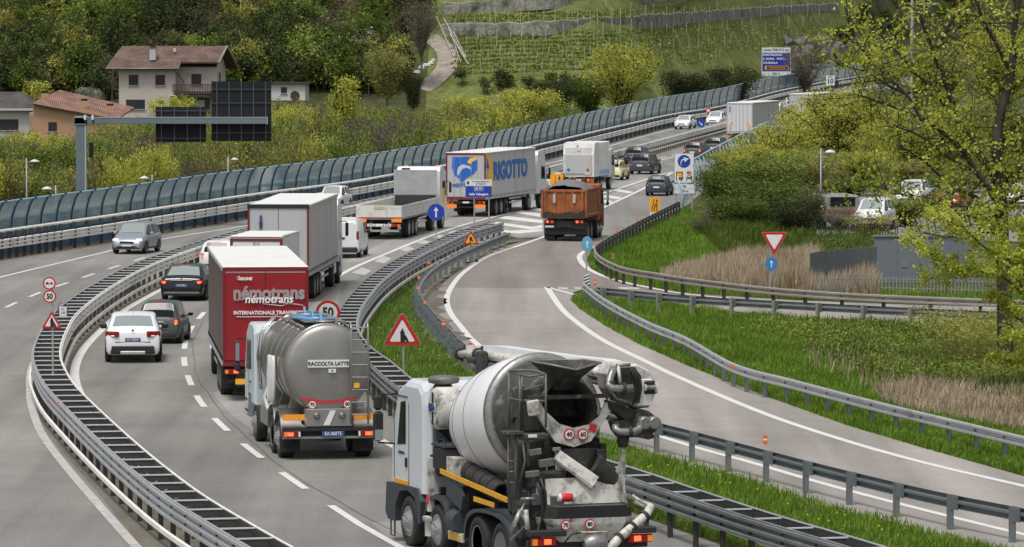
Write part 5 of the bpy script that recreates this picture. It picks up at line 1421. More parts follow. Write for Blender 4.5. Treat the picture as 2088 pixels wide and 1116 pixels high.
mb = MB(); mb.box((-1.0, 5.45, 1.98), (.5, .75, .5), 'black_plastic', bev=.05); mb.box((-1.0, 5.45, 2.25), (.52, .8, .05), 'fender_grey'); mb.tube([(-1.15, 5.3, 2.27), (-1.15, 5.4, 2.36), (-1.15, 5.6, 2.36), (-1.15, 5.7, 2.27)], .015, 'ink'); mb.box((-1.22, 6.0, 1.4), (.12, .14, 1.1), 'mx_white'); mb.box((-1.29, 6.0, 1.1), (.02, .12, .2), 'reflect_red')
mb.lathe([(0, .12), (.3, .12), (.32, .17), (.4, .17)], 'mx_white', (-1.22, 6.0, .35), (0, 0, 1), 12); mb.build('battery_box', mx)
mb = MB(); mb.box((-.75, 4.85, 1.85), (.9, .5, .4), 'mx_white'); mb.lathe([(0, .21), (.02, .22), (1.9, .22), (1.92, .2), (1.92, .15), (1.3, .1)], 'grime_dark', (-.88, 4.55, 1.78), (0, -1, -.14), 16)
for k in range(4): mb.lathe([(0, .235), (.04, .235)], 'chassis', (-.88, 4.3 - .42 * k, 1.75 - .06 * k), (0, -1, -.14), 16)
mb.build('side_hose_drum', mx)
# drum: axis rises to the rear
A0, A1 = Vector((0, 5.95, 2.55)), Vector((.0, 1.15, 3.28))
ax = (A1 - A0).normalized(); AL = (A1 - A0).length
prf = [(-.12, .02), (-.10, .35), (-.02, .62), (.18, .86), (.55, 1.03), (1.1, 1.15), (1.7, 1.22), (2.3, 1.25), (2.9, 1.24), (3.25, 1.18)]
mb = MB(); mb.lathe(prf, 'drum_white', A0, ax, 56)
for h, r_ in ((.55, 1.034), (1.1, 1.154), (2.0, 1.238)): mb.lathe([(h - .008, r_), (h, r_ + .004), (h + .008, r_)], 'chassis', A0, ax, 56)
dr = mb.build('drum', mx)
mb = MB(); mb.lathe([(3.25, 1.17), (3.3, 1.14), (3.5, .96), (3.9, .76), (4.5, .62), (4.75, .60), (4.77, .55), (4.5, .52), (3.8, .5)], 'concrete_grime', A0, ax, 48); mb.lathe([(3.7, .5), (3.68, .01)], 'ink', A0, ax, 24); mb.build('drum_mouth', mx)
mb = MB()
hx = (0, 0, 1)
b_, c_ = ax.orthogonal().normalized(), None
c_ = ax.cross(b_)
q = [A0 + ax * h + (Vector((-1, 0, 0)) * math.cos(t) + Vector((-1, 0, 0)).cross(ax) * -math.sin(t)) * r for h, r, t in ((.35, .965, -.25), (.5, 1.01, .0), (.62, 1.045, .2), (.8, 1.075, .38))]
mb.tube(q, .02, 'chassis', 5); mb.build('drum_hatch', mx)
mb = MB(); mb.lathe([(3.22, 1.19), (3.25, 1.25), (3.34, 1.22), (3.36, 1.12)], 'pipe_steel', A0, ax, 48); mb.build('drum_ring', mx)
# rear frame with the speed discs: a V-shaped white yoke under the mouth
YF = .95
yo = [M(1092, 838, YF), M(1110, 868, YF), M(1133, 902, YF), M(1170, 912, YF), M(1205, 900, YF), M(1246, 838, YF), M(1243, 808, YF), M(1225, 850, YF), M(1205, 866, YF), M(1172, 874, YF), M(1140, 864, YF), M(1112, 838, YF), M(1098, 815, YF)]
mb = MB(); mb.prism([(p.x, p.z) for p in yo], 'y', YF, YF + .12, 'mx_white'); o = mb.build('yoke', mx)
c = M(1160, 886, YF); speed_disc(mx, '40', c.x, YF - .01, c.z, .115); c = M(1188, 886, YF); speed_disc(mx, '60', c.x, YF - .01, c.z, .115)
mb = MB(); c = M(1208, 872, YF); mb.box((c.x, YF - .012, c.z), (.13, .012, .14), 'reflect_red', ry=.3); mb.build('reflector_plate', mx)
mb = MB()
p0, p1 = M(1090, 812, YF), M(1246, 812, YF); mb.box(((p0.x + p1.x) / 2, YF + .1, p0.z), (p1.x - p0.x + .1, .2, .07), 'concrete_grime')
for px_ in (1120, 1228):
    t_, b2 = M(px_, 905 if px_ > 1200 else 880, YF + .2), M(px_ - (10 if px_ < 1200 else -2), 1050, YF + .2); mb.box(((t_.x + b2.x) / 2, YF + .25, (t_.z + b2.z) / 2), (.12, .2, t_.z - b2.z), 'grime_dark')
mb.box((-.2, YF + .6, 1.95), (1.7, .7, 1.5), 'grime_dark', bev=.05); mb.box((-.55, YF + .1, 1.6), (.7, .6, 1.0), 'grime_dark', bev=.05)
mb.box((.0, 1.2, 1.5), (2.0, .6, .5), 'chassis'); mb.build('rear_frame', mx)
# charging hopper
tl_, tr_ = M(1106, 741, YF), M(1216, 744, YF); zt = tl_.z; zb = M(1160, 800, YF).z
def hop(z, x0, x1, y0, y1): return [Vector((x0, y0, z)), Vector(((x0 + x1) / 2, y0 - .1 * (z > 3.9), z - .12 * (z > 3.9))), Vector((x1, y0, z)), Vector((x1 + .0, (y0 + y1) / 2, z)), Vector((x1, y1, z)), Vector(((x0 + x1) / 2, y1, z)), Vector((x0, y1, z)), Vector((x0, (y0 + y1) / 2, z))]
mb = MB(); H0 = hop(zt, tl_.x, tr_.x, YF - .25, YF + .75); H1 = hop(zt - .30, tl_.x + .30, tr_.x - .26, YF + .1, YF + .6); H2 = hop(zb + .02, tl_.x + .38, tr_.x - .38, YF + .3, YF + .7)
mb.rings([H0, H1, H2], 'concrete_grime', caps=(False, True)); mb.rings([[p + (sum(H0, Vector()) / 8 - p) * .05 for p in H0], [p + (sum(H1, Vector()) / 8 - p) * .1 for p in H1], H2], 'concrete_grime', caps=(False, False))
mb.tube(H0, .022, 'pipe_steel', 5, closed=True); mb.build('charging_hopper', mx)
# access cage and ladder at the left rear corner
mb = MB(); YC = .9
def bar(*pp, r=.024, m='cage_steel'): mb.tube([M(a, b, c) for a, b, c in pp], r, m, 6)
bar((1038, 880, YC + .7), (1038, 757, YC + .7)); bar((1060, 880, YC + .5), (1060, 762, YC + .5)); bar((1113, 872, YC - .1), (1113, 763, YC - .1))
bar((1038, 757, YC + .7), (1060, 755, YC + .5), (1090, 756, YC + .2), (1113, 763, YC - .1)); bar((1060, 764, YC + .5), (1080, 768, YC), (1113, 763, YC - .1)); bar((1040, 813, YC + .6), (1062, 817, YC + .3), (1113, 818, YC - .1))
bar((1113, 763, YC), (1108, 785, YC), (1068, 795, YC)); bar((1065, 768, YC + .2), (1063, 800, YC + .2), (1066, 820, YC + .2))
mb.build('cage', mx)
mb = MB(); bar((1037, 884, YC), (1036, 1005, YC), r=.025); bar((1052, 884, YC), (1051, 1010, YC), r=.025)
for yy in (895, 918, 940, 962, 984): bar((1037, yy, YC), (1052, yy + 1, YC), r=.018)
bar((1064, 890, YC - .1), (1071, 940, YC - .1), (1060, 985, YC)); bar((1075, 885, YC - .1), (1079, 950, YC), r=.03)
p = M(1044, 882, YC); mb.box((p.x, p.y, p.z), (.35, .4, .05), 'concrete_grime'); mb.build('ladder', mx)
mb = MB(); p = M(1088, 832, YC); mb.box((p.x, p.y, p.z), (.24, .1, .30), 'mx_white', bev=.02, ry=-.15); p = M(1060, 835, YC + .8); mb.box((p.x + .15, p.y, p.z), (.5, .5, .9), 'concrete_grime', bev=.05)
p = M(1088, 890, YC); mb.box((p.x, p.y, p.z), (.55, .3, .12), 'concrete_grime', bev=.02); p = M(1086, 889, YC - .2); mb.box((p.x, p.y, p.z), (.18, .02, .06), 'plate_white'); mb.build('control_box', mx)
# chutes
mb = MB(); a, b = M(1137, 927, .75), M(1214, 983, .45)
d = (b - a).normalized(); n_ = Vector((-d.z, 0, d.x)).normalized()
for k, m_ in ((0, 'mx_white'),):
    mb.rings([[a + n_ * .10, a + Vector((0, .12, 0)), a - n_ * .13, a - n_ * .1 + Vector((0, -.03, 0))], [b + n_ * .12, b + Vector((0, .12, 0)), b - n_ * .15, b - n_ * .1 + Vector((0, -.03, 0))]], 'mx_white', smooth=False)
mb.build('chute', mx)
mb = MB()
mb.prism([(q.x, q.z) for q in (M(1245, 990, .8), M(1275, 915, .8), M(1275, 985, .8), M(1262, 1012, .8), M(1190, 1015, .8), M(1195, 985, .8), M(1228, 975, .8))], 'y', .8, .84, 'mx_white')
mb.prism([(q.x, q.z) for q in (M(1133, 922, .85), M(1160, 930, .85), M(1175, 960, .85), M(1168, 975, .85), M(1134, 958, .85))], 'y', .85, .89, 'mx_white'); mb.build('splash_plate', mx)
mb = MB(); mb.lathe([(0, .36), (.5, .30), (.6, .26)], 'grime_dark', M(1178, 915, 1.0), (0, -.1, -1), 18); p = M(1205, 950, .8); mb.lathe([(0, .3), (.55, .22)], 'grime_dark', p, (.6, 0, -.5), 16); mb.build('discharge_spout', mx)
# pump hopper with grate
def HP(px_, py_, y): p = M(px_, py_, y); return p
HW0, HW1 = M(1114, 1040, .1).x, M(1292, 1040, .1).x
zc = lambda py_: M(1200, py_, .05).z
mb = MB(); xs_ = lambda k: (HW0 + HW1) / 2 + (HW1 - HW0) / 2 * k
def hr(z, k, y0, y1, c=.18):
    x0, x1 = xs_(-k), xs_(k); return [Vector((x0 + c, y0, z)), Vector((x1 - c, y0, z)), Vector((x1, y0 + c, z)), Vector((x1, y1 - c, z)), Vector((x1 - c, y1, z)), Vector((x0 + c, y1, z)), Vector((x0, y1 - c, z)), Vector((x0, y0 + c, z))]
zt2, zm, zb2 = zc(1032), zc(1056), zc(1105)
mb.rings([hr(zb2, .82, .15, .95), hr(zm - .12, .96, .02, 1.0), hr(zm, 1.0, .0, 1.02)], 'mx_white', smooth=False, caps=(True, False)); mb.build('pump_hopper', mx)
mb = MB(); mb.rings([hr(zm, .995, .01, 1.01), hr(zt2, .96, -.02, 1.0), hr(zt2, .9, .05, .95), hr(zt2 - .2, .85, .1, .9)], 'rubber', smooth=False, caps=(False, True)); mb.build('hopper_collar', mx)
mb = MB(); mb.rings([hr(zt2, .96, .5, 1.0, .1), hr(zt2 + .50, .93, .62, 1.05, .1)], 'mx_white', smooth=False, closed=False); mb.rings([[Vector((xs_(-.96), .35, zt2)), Vector((xs_(-.96), 1.0, zt2)), Vector((xs_(.96), 1.0, zt2)), Vector((xs_(.96), .35, zt2))], [Vector((xs_(-.99), .6, zt2 + .5)), Vector((xs_(-.96), 1.05, zt2 + .52)), Vector((xs_(.96), 1.05, zt2 + .52)), Vector((xs_(.99), .6, zt2 + .5))]], 'mx_white', closed=False, smooth=False)
mb.box((xs_(-.05), .95, zt2 + .35), (.42, .12, .5), 'ink'); mb.build('hopper_hood', mx)
mb = MB()
for k in range(15): x = xs_(-.8 + 1.65 * k / 14); mb.box((x, .48, zt2 - .03), (.016, .9, .03), 'pipe_steel')
for k in range(6): mb.box((xs_(0), .08 + .16 * k, zt2 - .02), ((HW1 - HW0) * .86, .016, .02), 'pipe_steel')
mb.build('grate', mx)
mb = MB(); p = M(1155, 1015, .3); mb.lathe([(-.11, .05), (-.10, .08), (-.05, .085), (.05, .085), (.10, .08), (.11, .05)], 'reflect_red', p, (1, 0, 0), 14); mb.lathe([(-.17, .07), (-.12, .09)], 'door_white', p, (1, 0, 0), 10); mb.lathe([(.12, .09), (.17, .07)], 'door_white', p, (1, 0, 0), 10); mb.build('vibrator_motor', mx)
c = M(1153, 1071, .0); speed_disc(mx, '70', c.x, -.012, c.z, .10); c = M(1202, 1069, .0); speed_disc(mx, '80', c.x, -.012, c.z, .10)
mb = MB(); mb.tube([M(1180, 1086, -.03), M(1238, 1085, -.03)], .02, 'pipe_white'); mb.tube([M(1150, 1108, -.05), M(1165, 1090, -.08), M(1185, 1086, -.08)], .016, 'ink'); mb.tube([M(1185, 1108, -.05), M(1210, 1092, -.08), M(1235, 1100, -.05)], .016, 'ink'); p = M(1210, 1108, -.05); mb.lathe([(-.2, .1), (-.1, .18), (.2, .18), (.26, .1)], 'pipe_steel', p, (1, 0, .1), 14); mb.build('pump_fittings', mx)
mb = MB(); P0, P1, P2, P3 = M(1238, 1125, -.1), M(1262, 1098, -.1), M(1318, 1050, .1), M(1326, 1035, .35)
mb.tube([P0 + (P0 - P1), P0, P1, P2, P3, P3 + Vector((-.12, .4, .05))], .088, 'pipe_white', 14)
for t in (.02, .5, .95): c = P1.lerp(P2, t); mb.lathe([(-.03, .12), (.03, .12)], 'grime_dark', c, P2 - P1, 14)
mb.tube([M(1290, 1010, .4), M(1305, 1022, .3), M(1318, 1030, .3)], .03, 'pipe_white'); mb.build('delivery_pipe', mx)
# bumper and tail lamps
mb = MB(); mb.box((-.92, .02, .98), (.75, .25, .12), 'black_plastic', bev=.02); mb.box((1.02, .02, .98), (.6, .25, .12), 'black_plastic', bev=.02); mb.box((0, .25, .72), (2.5, .12, .2), 'black_plastic', bev=.02); mb.build('rear_bumper', mx)
for s in (-1, 1):
    t = MB(); t.box((s * 1.0, -.02, .82), (.5, .1, .16), 'lamp_red', bev=.015); t.box((s * .93, -.075, .82), (.14, .012, .1), 'lamp_lit'); t.box((s * 1.19, -.075, .82), (.1, .012, .12), 'lamp_orange'); t.build('tail_light', mx)
# rams and clutter at the left rear
mb = MB(); mb.tube([M(1043, 1085, .3), M(1062, 1040, .3)], .055, 'pipe_steel', 8); mb.tube([M(1048, 1075, .25), M(1070, 1025, .35)], .03, 'chrome', 8); mb.tube([M(1072, 1040, .2), M(1076, 1080, .2)], .05, 'mx_white', 8)
mb.tube([M(1062, 1018, .4), M(1090, 1017, .3)], .035, 'pipe_steel', 8); mb.tube([M(1095, 985, .3), M(1105, 1010, .25), M(1108, 1050, .3), M(1100, 1090, .3)], .035, 'ink', 6); mb.tube([M(1102, 975, .3), M(1112, 1005, .25), M(1114, 1050, .25), M(1108, 1090, .3)], .03, 'ink', 6)
for k in range(7):
    a_ = M(random.uniform(1060, 1110), random.uniform(985, 1090), .35); mb.tube([a_, a_ + Vector((random.uniform(-.2, .2), 0, random.uniform(-.2, .2))), a_ + Vector((random.uniform(-.3, .3), .1, random.uniform(-.4, .1)))], .018, 'ink', 5)
mb.build('hydraulic_hoses', mx)
rq = random.Random(3)
for k in range(20):
    a_ = M(rq.uniform(1060, 1135), rq.uniform(900, 1085), rq.uniform(.45, .9)); mb = MB()
    if k % 3: mb.box(tuple(a_), (rq.uniform(.06, .3), .1, rq.uniform(.04, .25)), rq.choice(['grime_dark', 'concrete_grime', 'pipe_steel', 'chassis', 'cage_steel']), bev=.01, ry=rq.uniform(-.4, .4))
    else: mb.tube([a_, a_ + Vector((rq.uniform(-.15, .15), 0, -.25)), a_ + Vector((rq.uniform(-.2, .2), .05, -.55))], rq.uniform(.015, .035), rq.choice(['ink', 'pipe_steel', 'cage_steel']), 6)
    mb.build('machine_fitting' if k % 3 else 'hose', mx)
for k in range(12):
    a_ = M(rq.uniform(1110, 1250), rq.uniform(905, 1000), rq.uniform(.9, 1.1)); mb = MB(); mb.box(tuple(a_), (rq.uniform(.05, .3), .12, rq.uniform(.05, .3)), rq.choice(['grime_dark', 'concrete_grime', 'chassis']), bev=.01, ry=rq.uniform(-.5, .5)); mb.build('machine_fitting', mx)
mb = MB(); mb.box((-1.0, 1.0, 1.15), (.42, .5, .8), 'grime_dark', bev=.08); mb.build('rear_side_tank', mx)
# ---- folded boom: main box beam from over the cab to the right rear knuckle
XB = lambda y: 1.45 - .11 * y
def bm(px_, py_, y): return M(px_, py_, y)
def slab(top, dz, wd, m, name):
    """box beam: top edge points, depth dz (list), width wd"""
    mb = MB(); rg = []
    for p, h in zip(top, dz):
        rg.append([p, p + Vector((wd, 0, .0)), p + Vector((wd, 0, -h)), p + Vector((0, 0, -h))])
    mb.rings(rg, m, smooth=False); return mb.build(name, mx)
ys_ = [9.6, 7.5, 5.0, 2.5, 1.2, .6]
tops = [bm(950, 705, 9.6), bm(1010, 706, 8.2), bm(1080, 716, 6.2), bm(1150, 725, 4.4), bm(1225, 733, 2.6), bm(1275, 748, 1.2), bm(1300, 775, .7)]
slab(tops, [.10, .16, .20, .24, .32, .55, .5], .30, 'drum_white', 'boom_arm')
t2 = [p + Vector((-.02, 0, -h - .02)) for p, h in zip(tops[:6], [.10, .16, .20, .24, .32, .4])]
mb = MB()
for a, b in zip(t2, t2[1:]):
    for k in range(3):
        q0 = a.lerp(b, k / 3 + .08); mb.box(tuple(q0 + Vector((.1, 0, -.06))), (.22, .18, .1), random.choice(['grime_dark', 'mx_white', 'pipe_steel']))
mb.tube([p + Vector((.0, 0, -.05)) for p in t2], .03, 'ink', 6); mb.tube([p + Vector((-.06, 0, -.0)) for p in t2], .018, 'pipe_steel', 6); mb.tube([p + Vector((-.04, 0, -.13 - .02 * math.sin(i * 2))) for i, p in enumerate(t2)], .022, 'ink', 6)
mb.build('boom_hydraulics', mx)
lo = [bm(938, 722, 9.7), bm(975, 722, 8.8), bm(1010, 728, 8), bm(1100, 736, 5.6), bm(1180, 748, 3.6), bm(1250, 768, 2.0)]
mb = MB(); mb.tube(lo, .085, 'pipe_white', 12)
for i in (0, 1): mb.lathe([(-.05, .13), (.05, .13)], 'grime_dark', lo[i] + Vector((0, 0, 0)), lo[1] - lo[0], 12); mb.tube([lo[i] + Vector((.1, 0, .16)), lo[i], lo[i] + Vector((.05, 0, -.16))], .03, 'ink', 6)
mb.build('boom_pipe', mx)
slab([p + Vector((.12, .1, .02)) for p in lo[1:]], [.2, .22, .26, .3, .34], .3, 'drum_white', 'boom_lower_arm')
mb = MB(); mb.box(tuple(bm(983, 755, 8.0)), (.2, .3, .8), 'grime_dark', bev=.04); mb.box(tuple(bm(975, 735, 8.4)), (.4, .4, .12), 'grime_dark', bev=.03); mb.tube([bm(940, 712, 9.6), bm(948, 728, 9.4), bm(975, 745, 8.8)], .03, 'ink', 6); mb.build('boom_cradle', mx)
# knuckle at the right rear
kn = [(1258, 742), (1300, 742), (1325, 755), (1340, 775), (1345, 802), (1338, 806), (1334, 818), (1326, 832), (1300, 834), (1262, 818), (1248, 795), (1244, 765)]
mb = MB(); P = [M(a_, b2, .75) for a_, b2 in kn]; cen = sum(P, Vector()) / len(P)
rg = [[p + Vector((0, -.02, 0)) + (cen - p) * .10 for p in P], [p + Vector((0, .1, 0)) for p in P], [p + Vector((0, .75, 0)) for p in P], [p + Vector((0, .9, 0)) + (cen - p) * .12 for p in P]]
mb.rings(rg, 'mx_white', smooth=False); mb.build('boom_knuckle', mx)
mb = MB(); dk = [(1250, 752), (1290, 748), (1303, 765), (1306, 790), (1300, 822), (1262, 812), (1246, 795)]
P = [M(a_, b2, .70) for a_, b2 in dk]; mb.prism([(p.x, p.z) for p in P], 'y', .60, .74, 'grime_dark')
for k in range(3): mb.tube([M(1285 + 5 * k, 750, .58), M(1296 + 4 * k, 775, .56), M(1297 + 3 * k, 805, .58), M(1290, 825, .6)], .018, 'ink', 6)
p = M(1324, 790, .72); mb.box(tuple(p + Vector((0, -.02, 0))), (.24, .08, .26), 'ink', bev=.03); mb.lathe([(-.1, .05), (.1, .05)], 'pipe_steel', p + Vector((0, -.07, .0)), (1, 0, 0), 10); mb.lathe([(-.13, .07), (-.1, .07)], 'pipe_white', p + Vector((0, -.07, 0)), (1, 0, 0), 10)
mb.lathe([(-.02, .09), (.0, .1)], 'pipe_white', p + Vector((.11, -.07, 0)), (1, 0, 0), 12); mb.build('knuckle_joint', mx)
mb = MB()
mb.tube([M(1252, 750, .55), M(1247, 762, .5), M(1243, 775, .45), M(1240, 786, .4), M(1247, 792, .35), M(1262, 793, .35), M(1290, 792, .35)], .078, 'pipe_steel', 12)
mb.lathe([(-.03, .115), (.03, .115)], 'grime_dark', M(1272, 793, .35), (1, 0, 0), 12); mb.lathe([(-.03, .11), (.03, .11)], 'grime_dark', M(1243, 780, .45), (0, 0, 1), 12); mb.tube([M(1260, 745, .5), M(1265, 782, .45)], .035, 'pipe_white', 8); mb.tube([M(1256, 745, .5), M(1285, 744, .5)], .03, 'pipe_steel', 8)
mb.build('knuckle_pipe', mx)
mb = MB(); mb.rings([[M(1246, 818, .7), M(1300, 838, .7), M(1290, 868, .7), M(1250, 835, .7)], [p + Vector((0, .4, 0)) for p in (M(1246, 818, .7), M(1300, 838, .7), M(1290, 868, .7), M(1250, 835, .7))]], 'grime_dark', smooth=False)
kn2 = [(1300, 832), (1322, 838), (1340, 852), (1344, 872), (1332, 884), (1335, 893), (1322, 897), (1300, 892), (1272, 893), (1262, 880), (1256, 862), (1280, 855)]
P = [M(a_, b2, .7) for a_, b2 in kn2]; mb.rings([[p for p in P], [p + Vector((0, .45, 0)) for p in P]], 'concrete_grime', smooth=False)
for a_, b2 in ((1312, 862), (1332, 862)): mb.lathe([(-.12, .10), (-.1, .13), (.05, .13)], 'pipe_steel', M(a_, b2, .62), (0, 1, 0), 14)
mb.build('lower_knuckle', mx)
mb = MB(); mb.tube([M(1255, 868, .5), M(1256, 876, .45), M(1264, 881, .4), M(1290, 881, .4), M(1303, 876, .45), M(1304, 866, .5)], .075, 'pipe_steel', 12); mb.lathe([(-.03, .11), (.03, .11)], 'grime_dark', M(1284, 881, .4), (1, 0, 0), 12); mb.build('elbow_pipe', mx)
mb = MB(); mb.tube([M(1271, 885, .55), M(1270, 900, .55), M(1270, 912, .55)], [.13, .12, .09], 'grime_dark', 12); mb.tube([M(1270, 912, .55), M(1270, 926, .55)], .035, 'pipe_white', 8); mb.build('end_hose', mx)
# ================================================================ signs and street furniture
mat('sign_red', (.50, .02, .02), .4); mat('sign_white', (.72, .73, .73), .4, noise=.03, dirt=(.5, .5, .48), dscale=3, dthr=.66); mat('sign_blue', (.012, .055, .40), .4); mat('sign_blue_dark', (.02, .03, .32), .4)
mat('sign_faded', (.13, .36, .55), .5); mat('sign_orange', (.90, .38, .01), .4); mat('sign_brown', (.12, .04, .02), .5); mat('sign_yellow', (.85, .5, .03), .45)
mat('sign_back', (.008, .010, .013), .9, noise=.2); mat('grey_steel', (.16, .20, .225), .45, .2, noise=.08, nscale=.6); mat('grey_steel_pale', (.42, .47, .50), .45, .2)
mat('sign_faded2', (.03, .2, .5), .45); mat('grey_steel_pale2', (.07, .085, .10), .5); mat('fascia', (.30, .24, .19), .7); mat('flag_green', (.02, .25, .06), .6); mat('track', (.30, .26, .22), .95, noise=.25, nscale=.6, dirt=(.18, .16, .12), dscale=.5, dthr=.55)
def S_(px, s): return (px - 1044) / s
def Zof(py, s): return CAMH - (py - HZ) / s * 1.0
def post(name, label, cat, px, s, yaw=0, group='road signs'):
    """an upright standing where the picture scale is s photo pixels per metre"""
    return empty(name, (S_(px, s), FPX / s, 0), yaw, label, cat, group)
def pole(root, x, z0, z1, r=.03, m='galv', y=.04, nm='post'):
    mb = MB(); mb.cyl((x, y, z0), (x, y, z1), r, m, 10); mb.box((x, y, z1 + .005), (r * 1.8, r * 1.8, .01), m); return mb.build(nm, root)
def poly_at(mb, pts, x, z, sc, y, m): mb.add([(x + a * sc, y, z + b * sc) for a, b in pts], [list(range(len(pts)))], m)
def disc_sign(root, x, z, r, face='sign_white', rim='sign_red', k=.78, sx=1.0, nm='disc'):
    mb = MB(); mb.lathe([(.0, r), (-.018, r)], 'galv_dark' if rim is None else rim, (x, 0, z), (0, 1, 0), 28); mb.disc((x, -.021, z), r * (k if rim else .97), face, 28)
    if sx != 1.0: mb.v = [(x + (v[0] - x) * sx, v[1], v[2]) for v in mb.v]
    return mb.build(nm, root)
TRI = [(-.5, -.2887), (.5, -.2887), (0, .5774)]
def tri_sign(root, x, z, w_, up=True, face='sign_white', nm='triangle'):
    t = [(a, b if up else -b) for a, b in TRI]; mb = MB()
    def rnd(k, y):
        out = []
        for i in range(3):
            p, a, b = Vector(t[i]), Vector(t[i - 1]), Vector(t[(i + 1) % 3])
            for q in (a, b): out.append(p.lerp(q, .06) if True else p)
        return [(x + q.x * w_ * k, y, z + q.y * w_ * k) for q in out]
    A = rnd(1, .0); B = rnd(1, -.018); n = len(A)
    mb.add(A + B, [[i, (i + 1) % n, n + (i + 1) % n, n + i] for i in range(n)] + [list(range(n)), [n + i for i in range(n)]], 'sign_red'); 
    mb.add(rnd(1.03, .002), [list(range(n))], 'galv'); mb.add(rnd(.68, -.021), [list(range(n))], face); return mb.build(nm, root)
ARROW_UP = [(-.09, -.62), (.09, -.62), (.09, .15), (.30, .15), (0, .62), (-.30, .15), (-.09, .15)]
MERGE = [(-.10, -.33), (.12, -.33), (.14, -.2), (.22, -.33), (.34, -.30), (.22, -.05), (.12, .08), (.12, .15), (.0, .40), (-.12, .15), (-.10, .1)]
# left median: no overtaking, 50, merging triangle on one pole
s = 68.5
o = post('road_sign', 'three signs on one pole in the median: no overtaking, 50 limit and merging triangle', 'road sign', 104, s)
z1, z2, z3 = Zof(578, s), Zof(605, s), Zof(658, s)
pole(o, .02, 0.0, z1 + .12, .028)
d = disc_sign(o, -.07, z1, .195); mb = MB()
for dx, m_ in ((-.06, 'ink'), (.06, 'sign_red')): mb.box((-.07 + dx, -.025, z1 - .01), (.10, .006, .035), m_); mb.box((-.07 + dx, -.025, z1 + .02), (.06, .006, .03), m_)
mb.build('pictogram', d)
d = disc_sign(o, -.06, z2, .195); text('50', .22, 'ink', d, (-.06, -.026, z2), bold=.008, sx=.85)
d = tri_sign(o, .0, z3, .60); mb = MB(); poly_at(mb, MERGE, 0, z3, .42, -.025, 'ink'); mb.build('pictogram', d)
s = 57
o = post('kilometre_marker', 'small kilometre plate in a grey hoop on the median guard rail', 'road marker', 127, s)
mb = MB(); mb.tube([(-.17, 0, .9), (-.17, 0, 1.42), (-.12, 0, 1.53), (0, 0, 1.58), (.12, 0, 1.53), (.17, 0, 1.42), (.17, 0, .9)], .022, 'galv_dark', 6); mb.build('hoop', o)
mb = MB(); mb.box((0, -.02, 1.22), (.26, .02, .34), 'sign_white'); q = mb.build('plate', o); text('km', .08, 'ink', q, (0, -.034, 1.31)); text('130', .11, 'ink', q, (0, -.034, 1.18))
# large 50 behind the tanker
s = 64
o = post('road_sign', 'round 50 speed limit sign showing above the milk tanker', 'road sign', 668, s)
z = Zof(638, s); pole(o, 0, 0, z + .42, .03, y=.05); d = disc_sign(o, 0, z, .39); text('50', .42, 'ink', d, (0, -.026, z - .0), bold=.014, sx=.85)
s = 65
o = post('road_sign', 'red and white merging triangle on a single pole in the grass verge', 'road sign', 820, s)
z = Zof(682, s); pole(o, .03, 0, z + .2, .032, y=.05); d = tri_sign(o, 0, z, 1.2); mb = MB(); poly_at(mb, MERGE, 0, z - .05, .62, -.025, 'ink'); mb.build('pictogram', d)
s = 43
o = post('road_sign', 'round blue sign with white upright arrow beside the flatbed lorry', 'road sign', 889, s)
z = Zof(432.5, s); pole(o, 0, 0, z + .1, .03, y=.05); d = disc_sign(o, 0, z, .40, 'sign_blue', None); mb = MB(); poly_at(mb, ARROW_UP, 0, z, .40, -.026, 'sign_white'); mb.build('pictogram', d)
s = 37.5
o = post('direction_sign', 'blue and white SS 47 panel on two poles in front of the logo lorry', 'road sign', 976, s)
zt = Zof(366, s); pole(o, -.24, 0, zt - .5, .035, y=.07); pole(o, .56, 0, zt - .5, .035, y=.07)
mb = MB(); mb.box((0, 0, zt - .49), (1.46, .04, .98), 'galv'); mb.box((0, -.024, zt - .18), (1.42, .006, .34), 'sign_white'); mb.box((0, -.024, zt - .66), (1.42, .006, .60), 'sign_blue'); mb.box((0, -.029, zt - .51), (.50, .004, .22), 'sign_white'); mb.box((0, -.033, zt - .51), (.46, .004, .18), 'sign_blue'); q = mb.build('panel', o)
text('Provincia Autonoma', .115, 'ink', q, (.12, -.03, zt - .11), bold=.002); text('di TRENTO', .115, 'ink', q, (.12, -.03, zt - .25), bold=.002); text('SS 47', .16, 'white_ink', q, (0, -.038, zt - .51), bold=.004); text('della Valsugana', .175, 'white_ink', q, (0, -.03, zt - .80), bold=.004)
mb = MB(); mb.prism([(-.64, zt - .10), (-.52, zt - .10), (-.52, zt - .22), (-.58, zt - .29), (-.64, zt - .22)], 'y', -.034, -.028, 'ink'); mb.build('crest', q)
s = 42.3
o = post('roadworks_sign', 'yellow and red roadworks triangle on a low white stand at the rail', 'road sign', 960, s)
z = Zof(489, s); d = tri_sign(o, 0, z, .78, face='sign_yellow'); mb = MB(); poly_at(mb, [(-.12, -.25), (-.05, -.1), (-.12, .05), (-.05, .22), (.05, .22), (.12, .0), (.25, -.2), (.02, -.05), (-.02, -.25)], 0, z, .7, -.025, 'ink'); mb.build('pictogram', d)
mb = MB(); mb.box((0, .05, .5), (.05, .04, 1.0), 'sign_white'); mb.box((0, .05, .05), (.7, .3, .04), 'sign_white')
for k in (-.28, 0, .28): mb.box((k, .0, .06), (.14, .3, .14), 'rubber')
mb.build('stand', o)
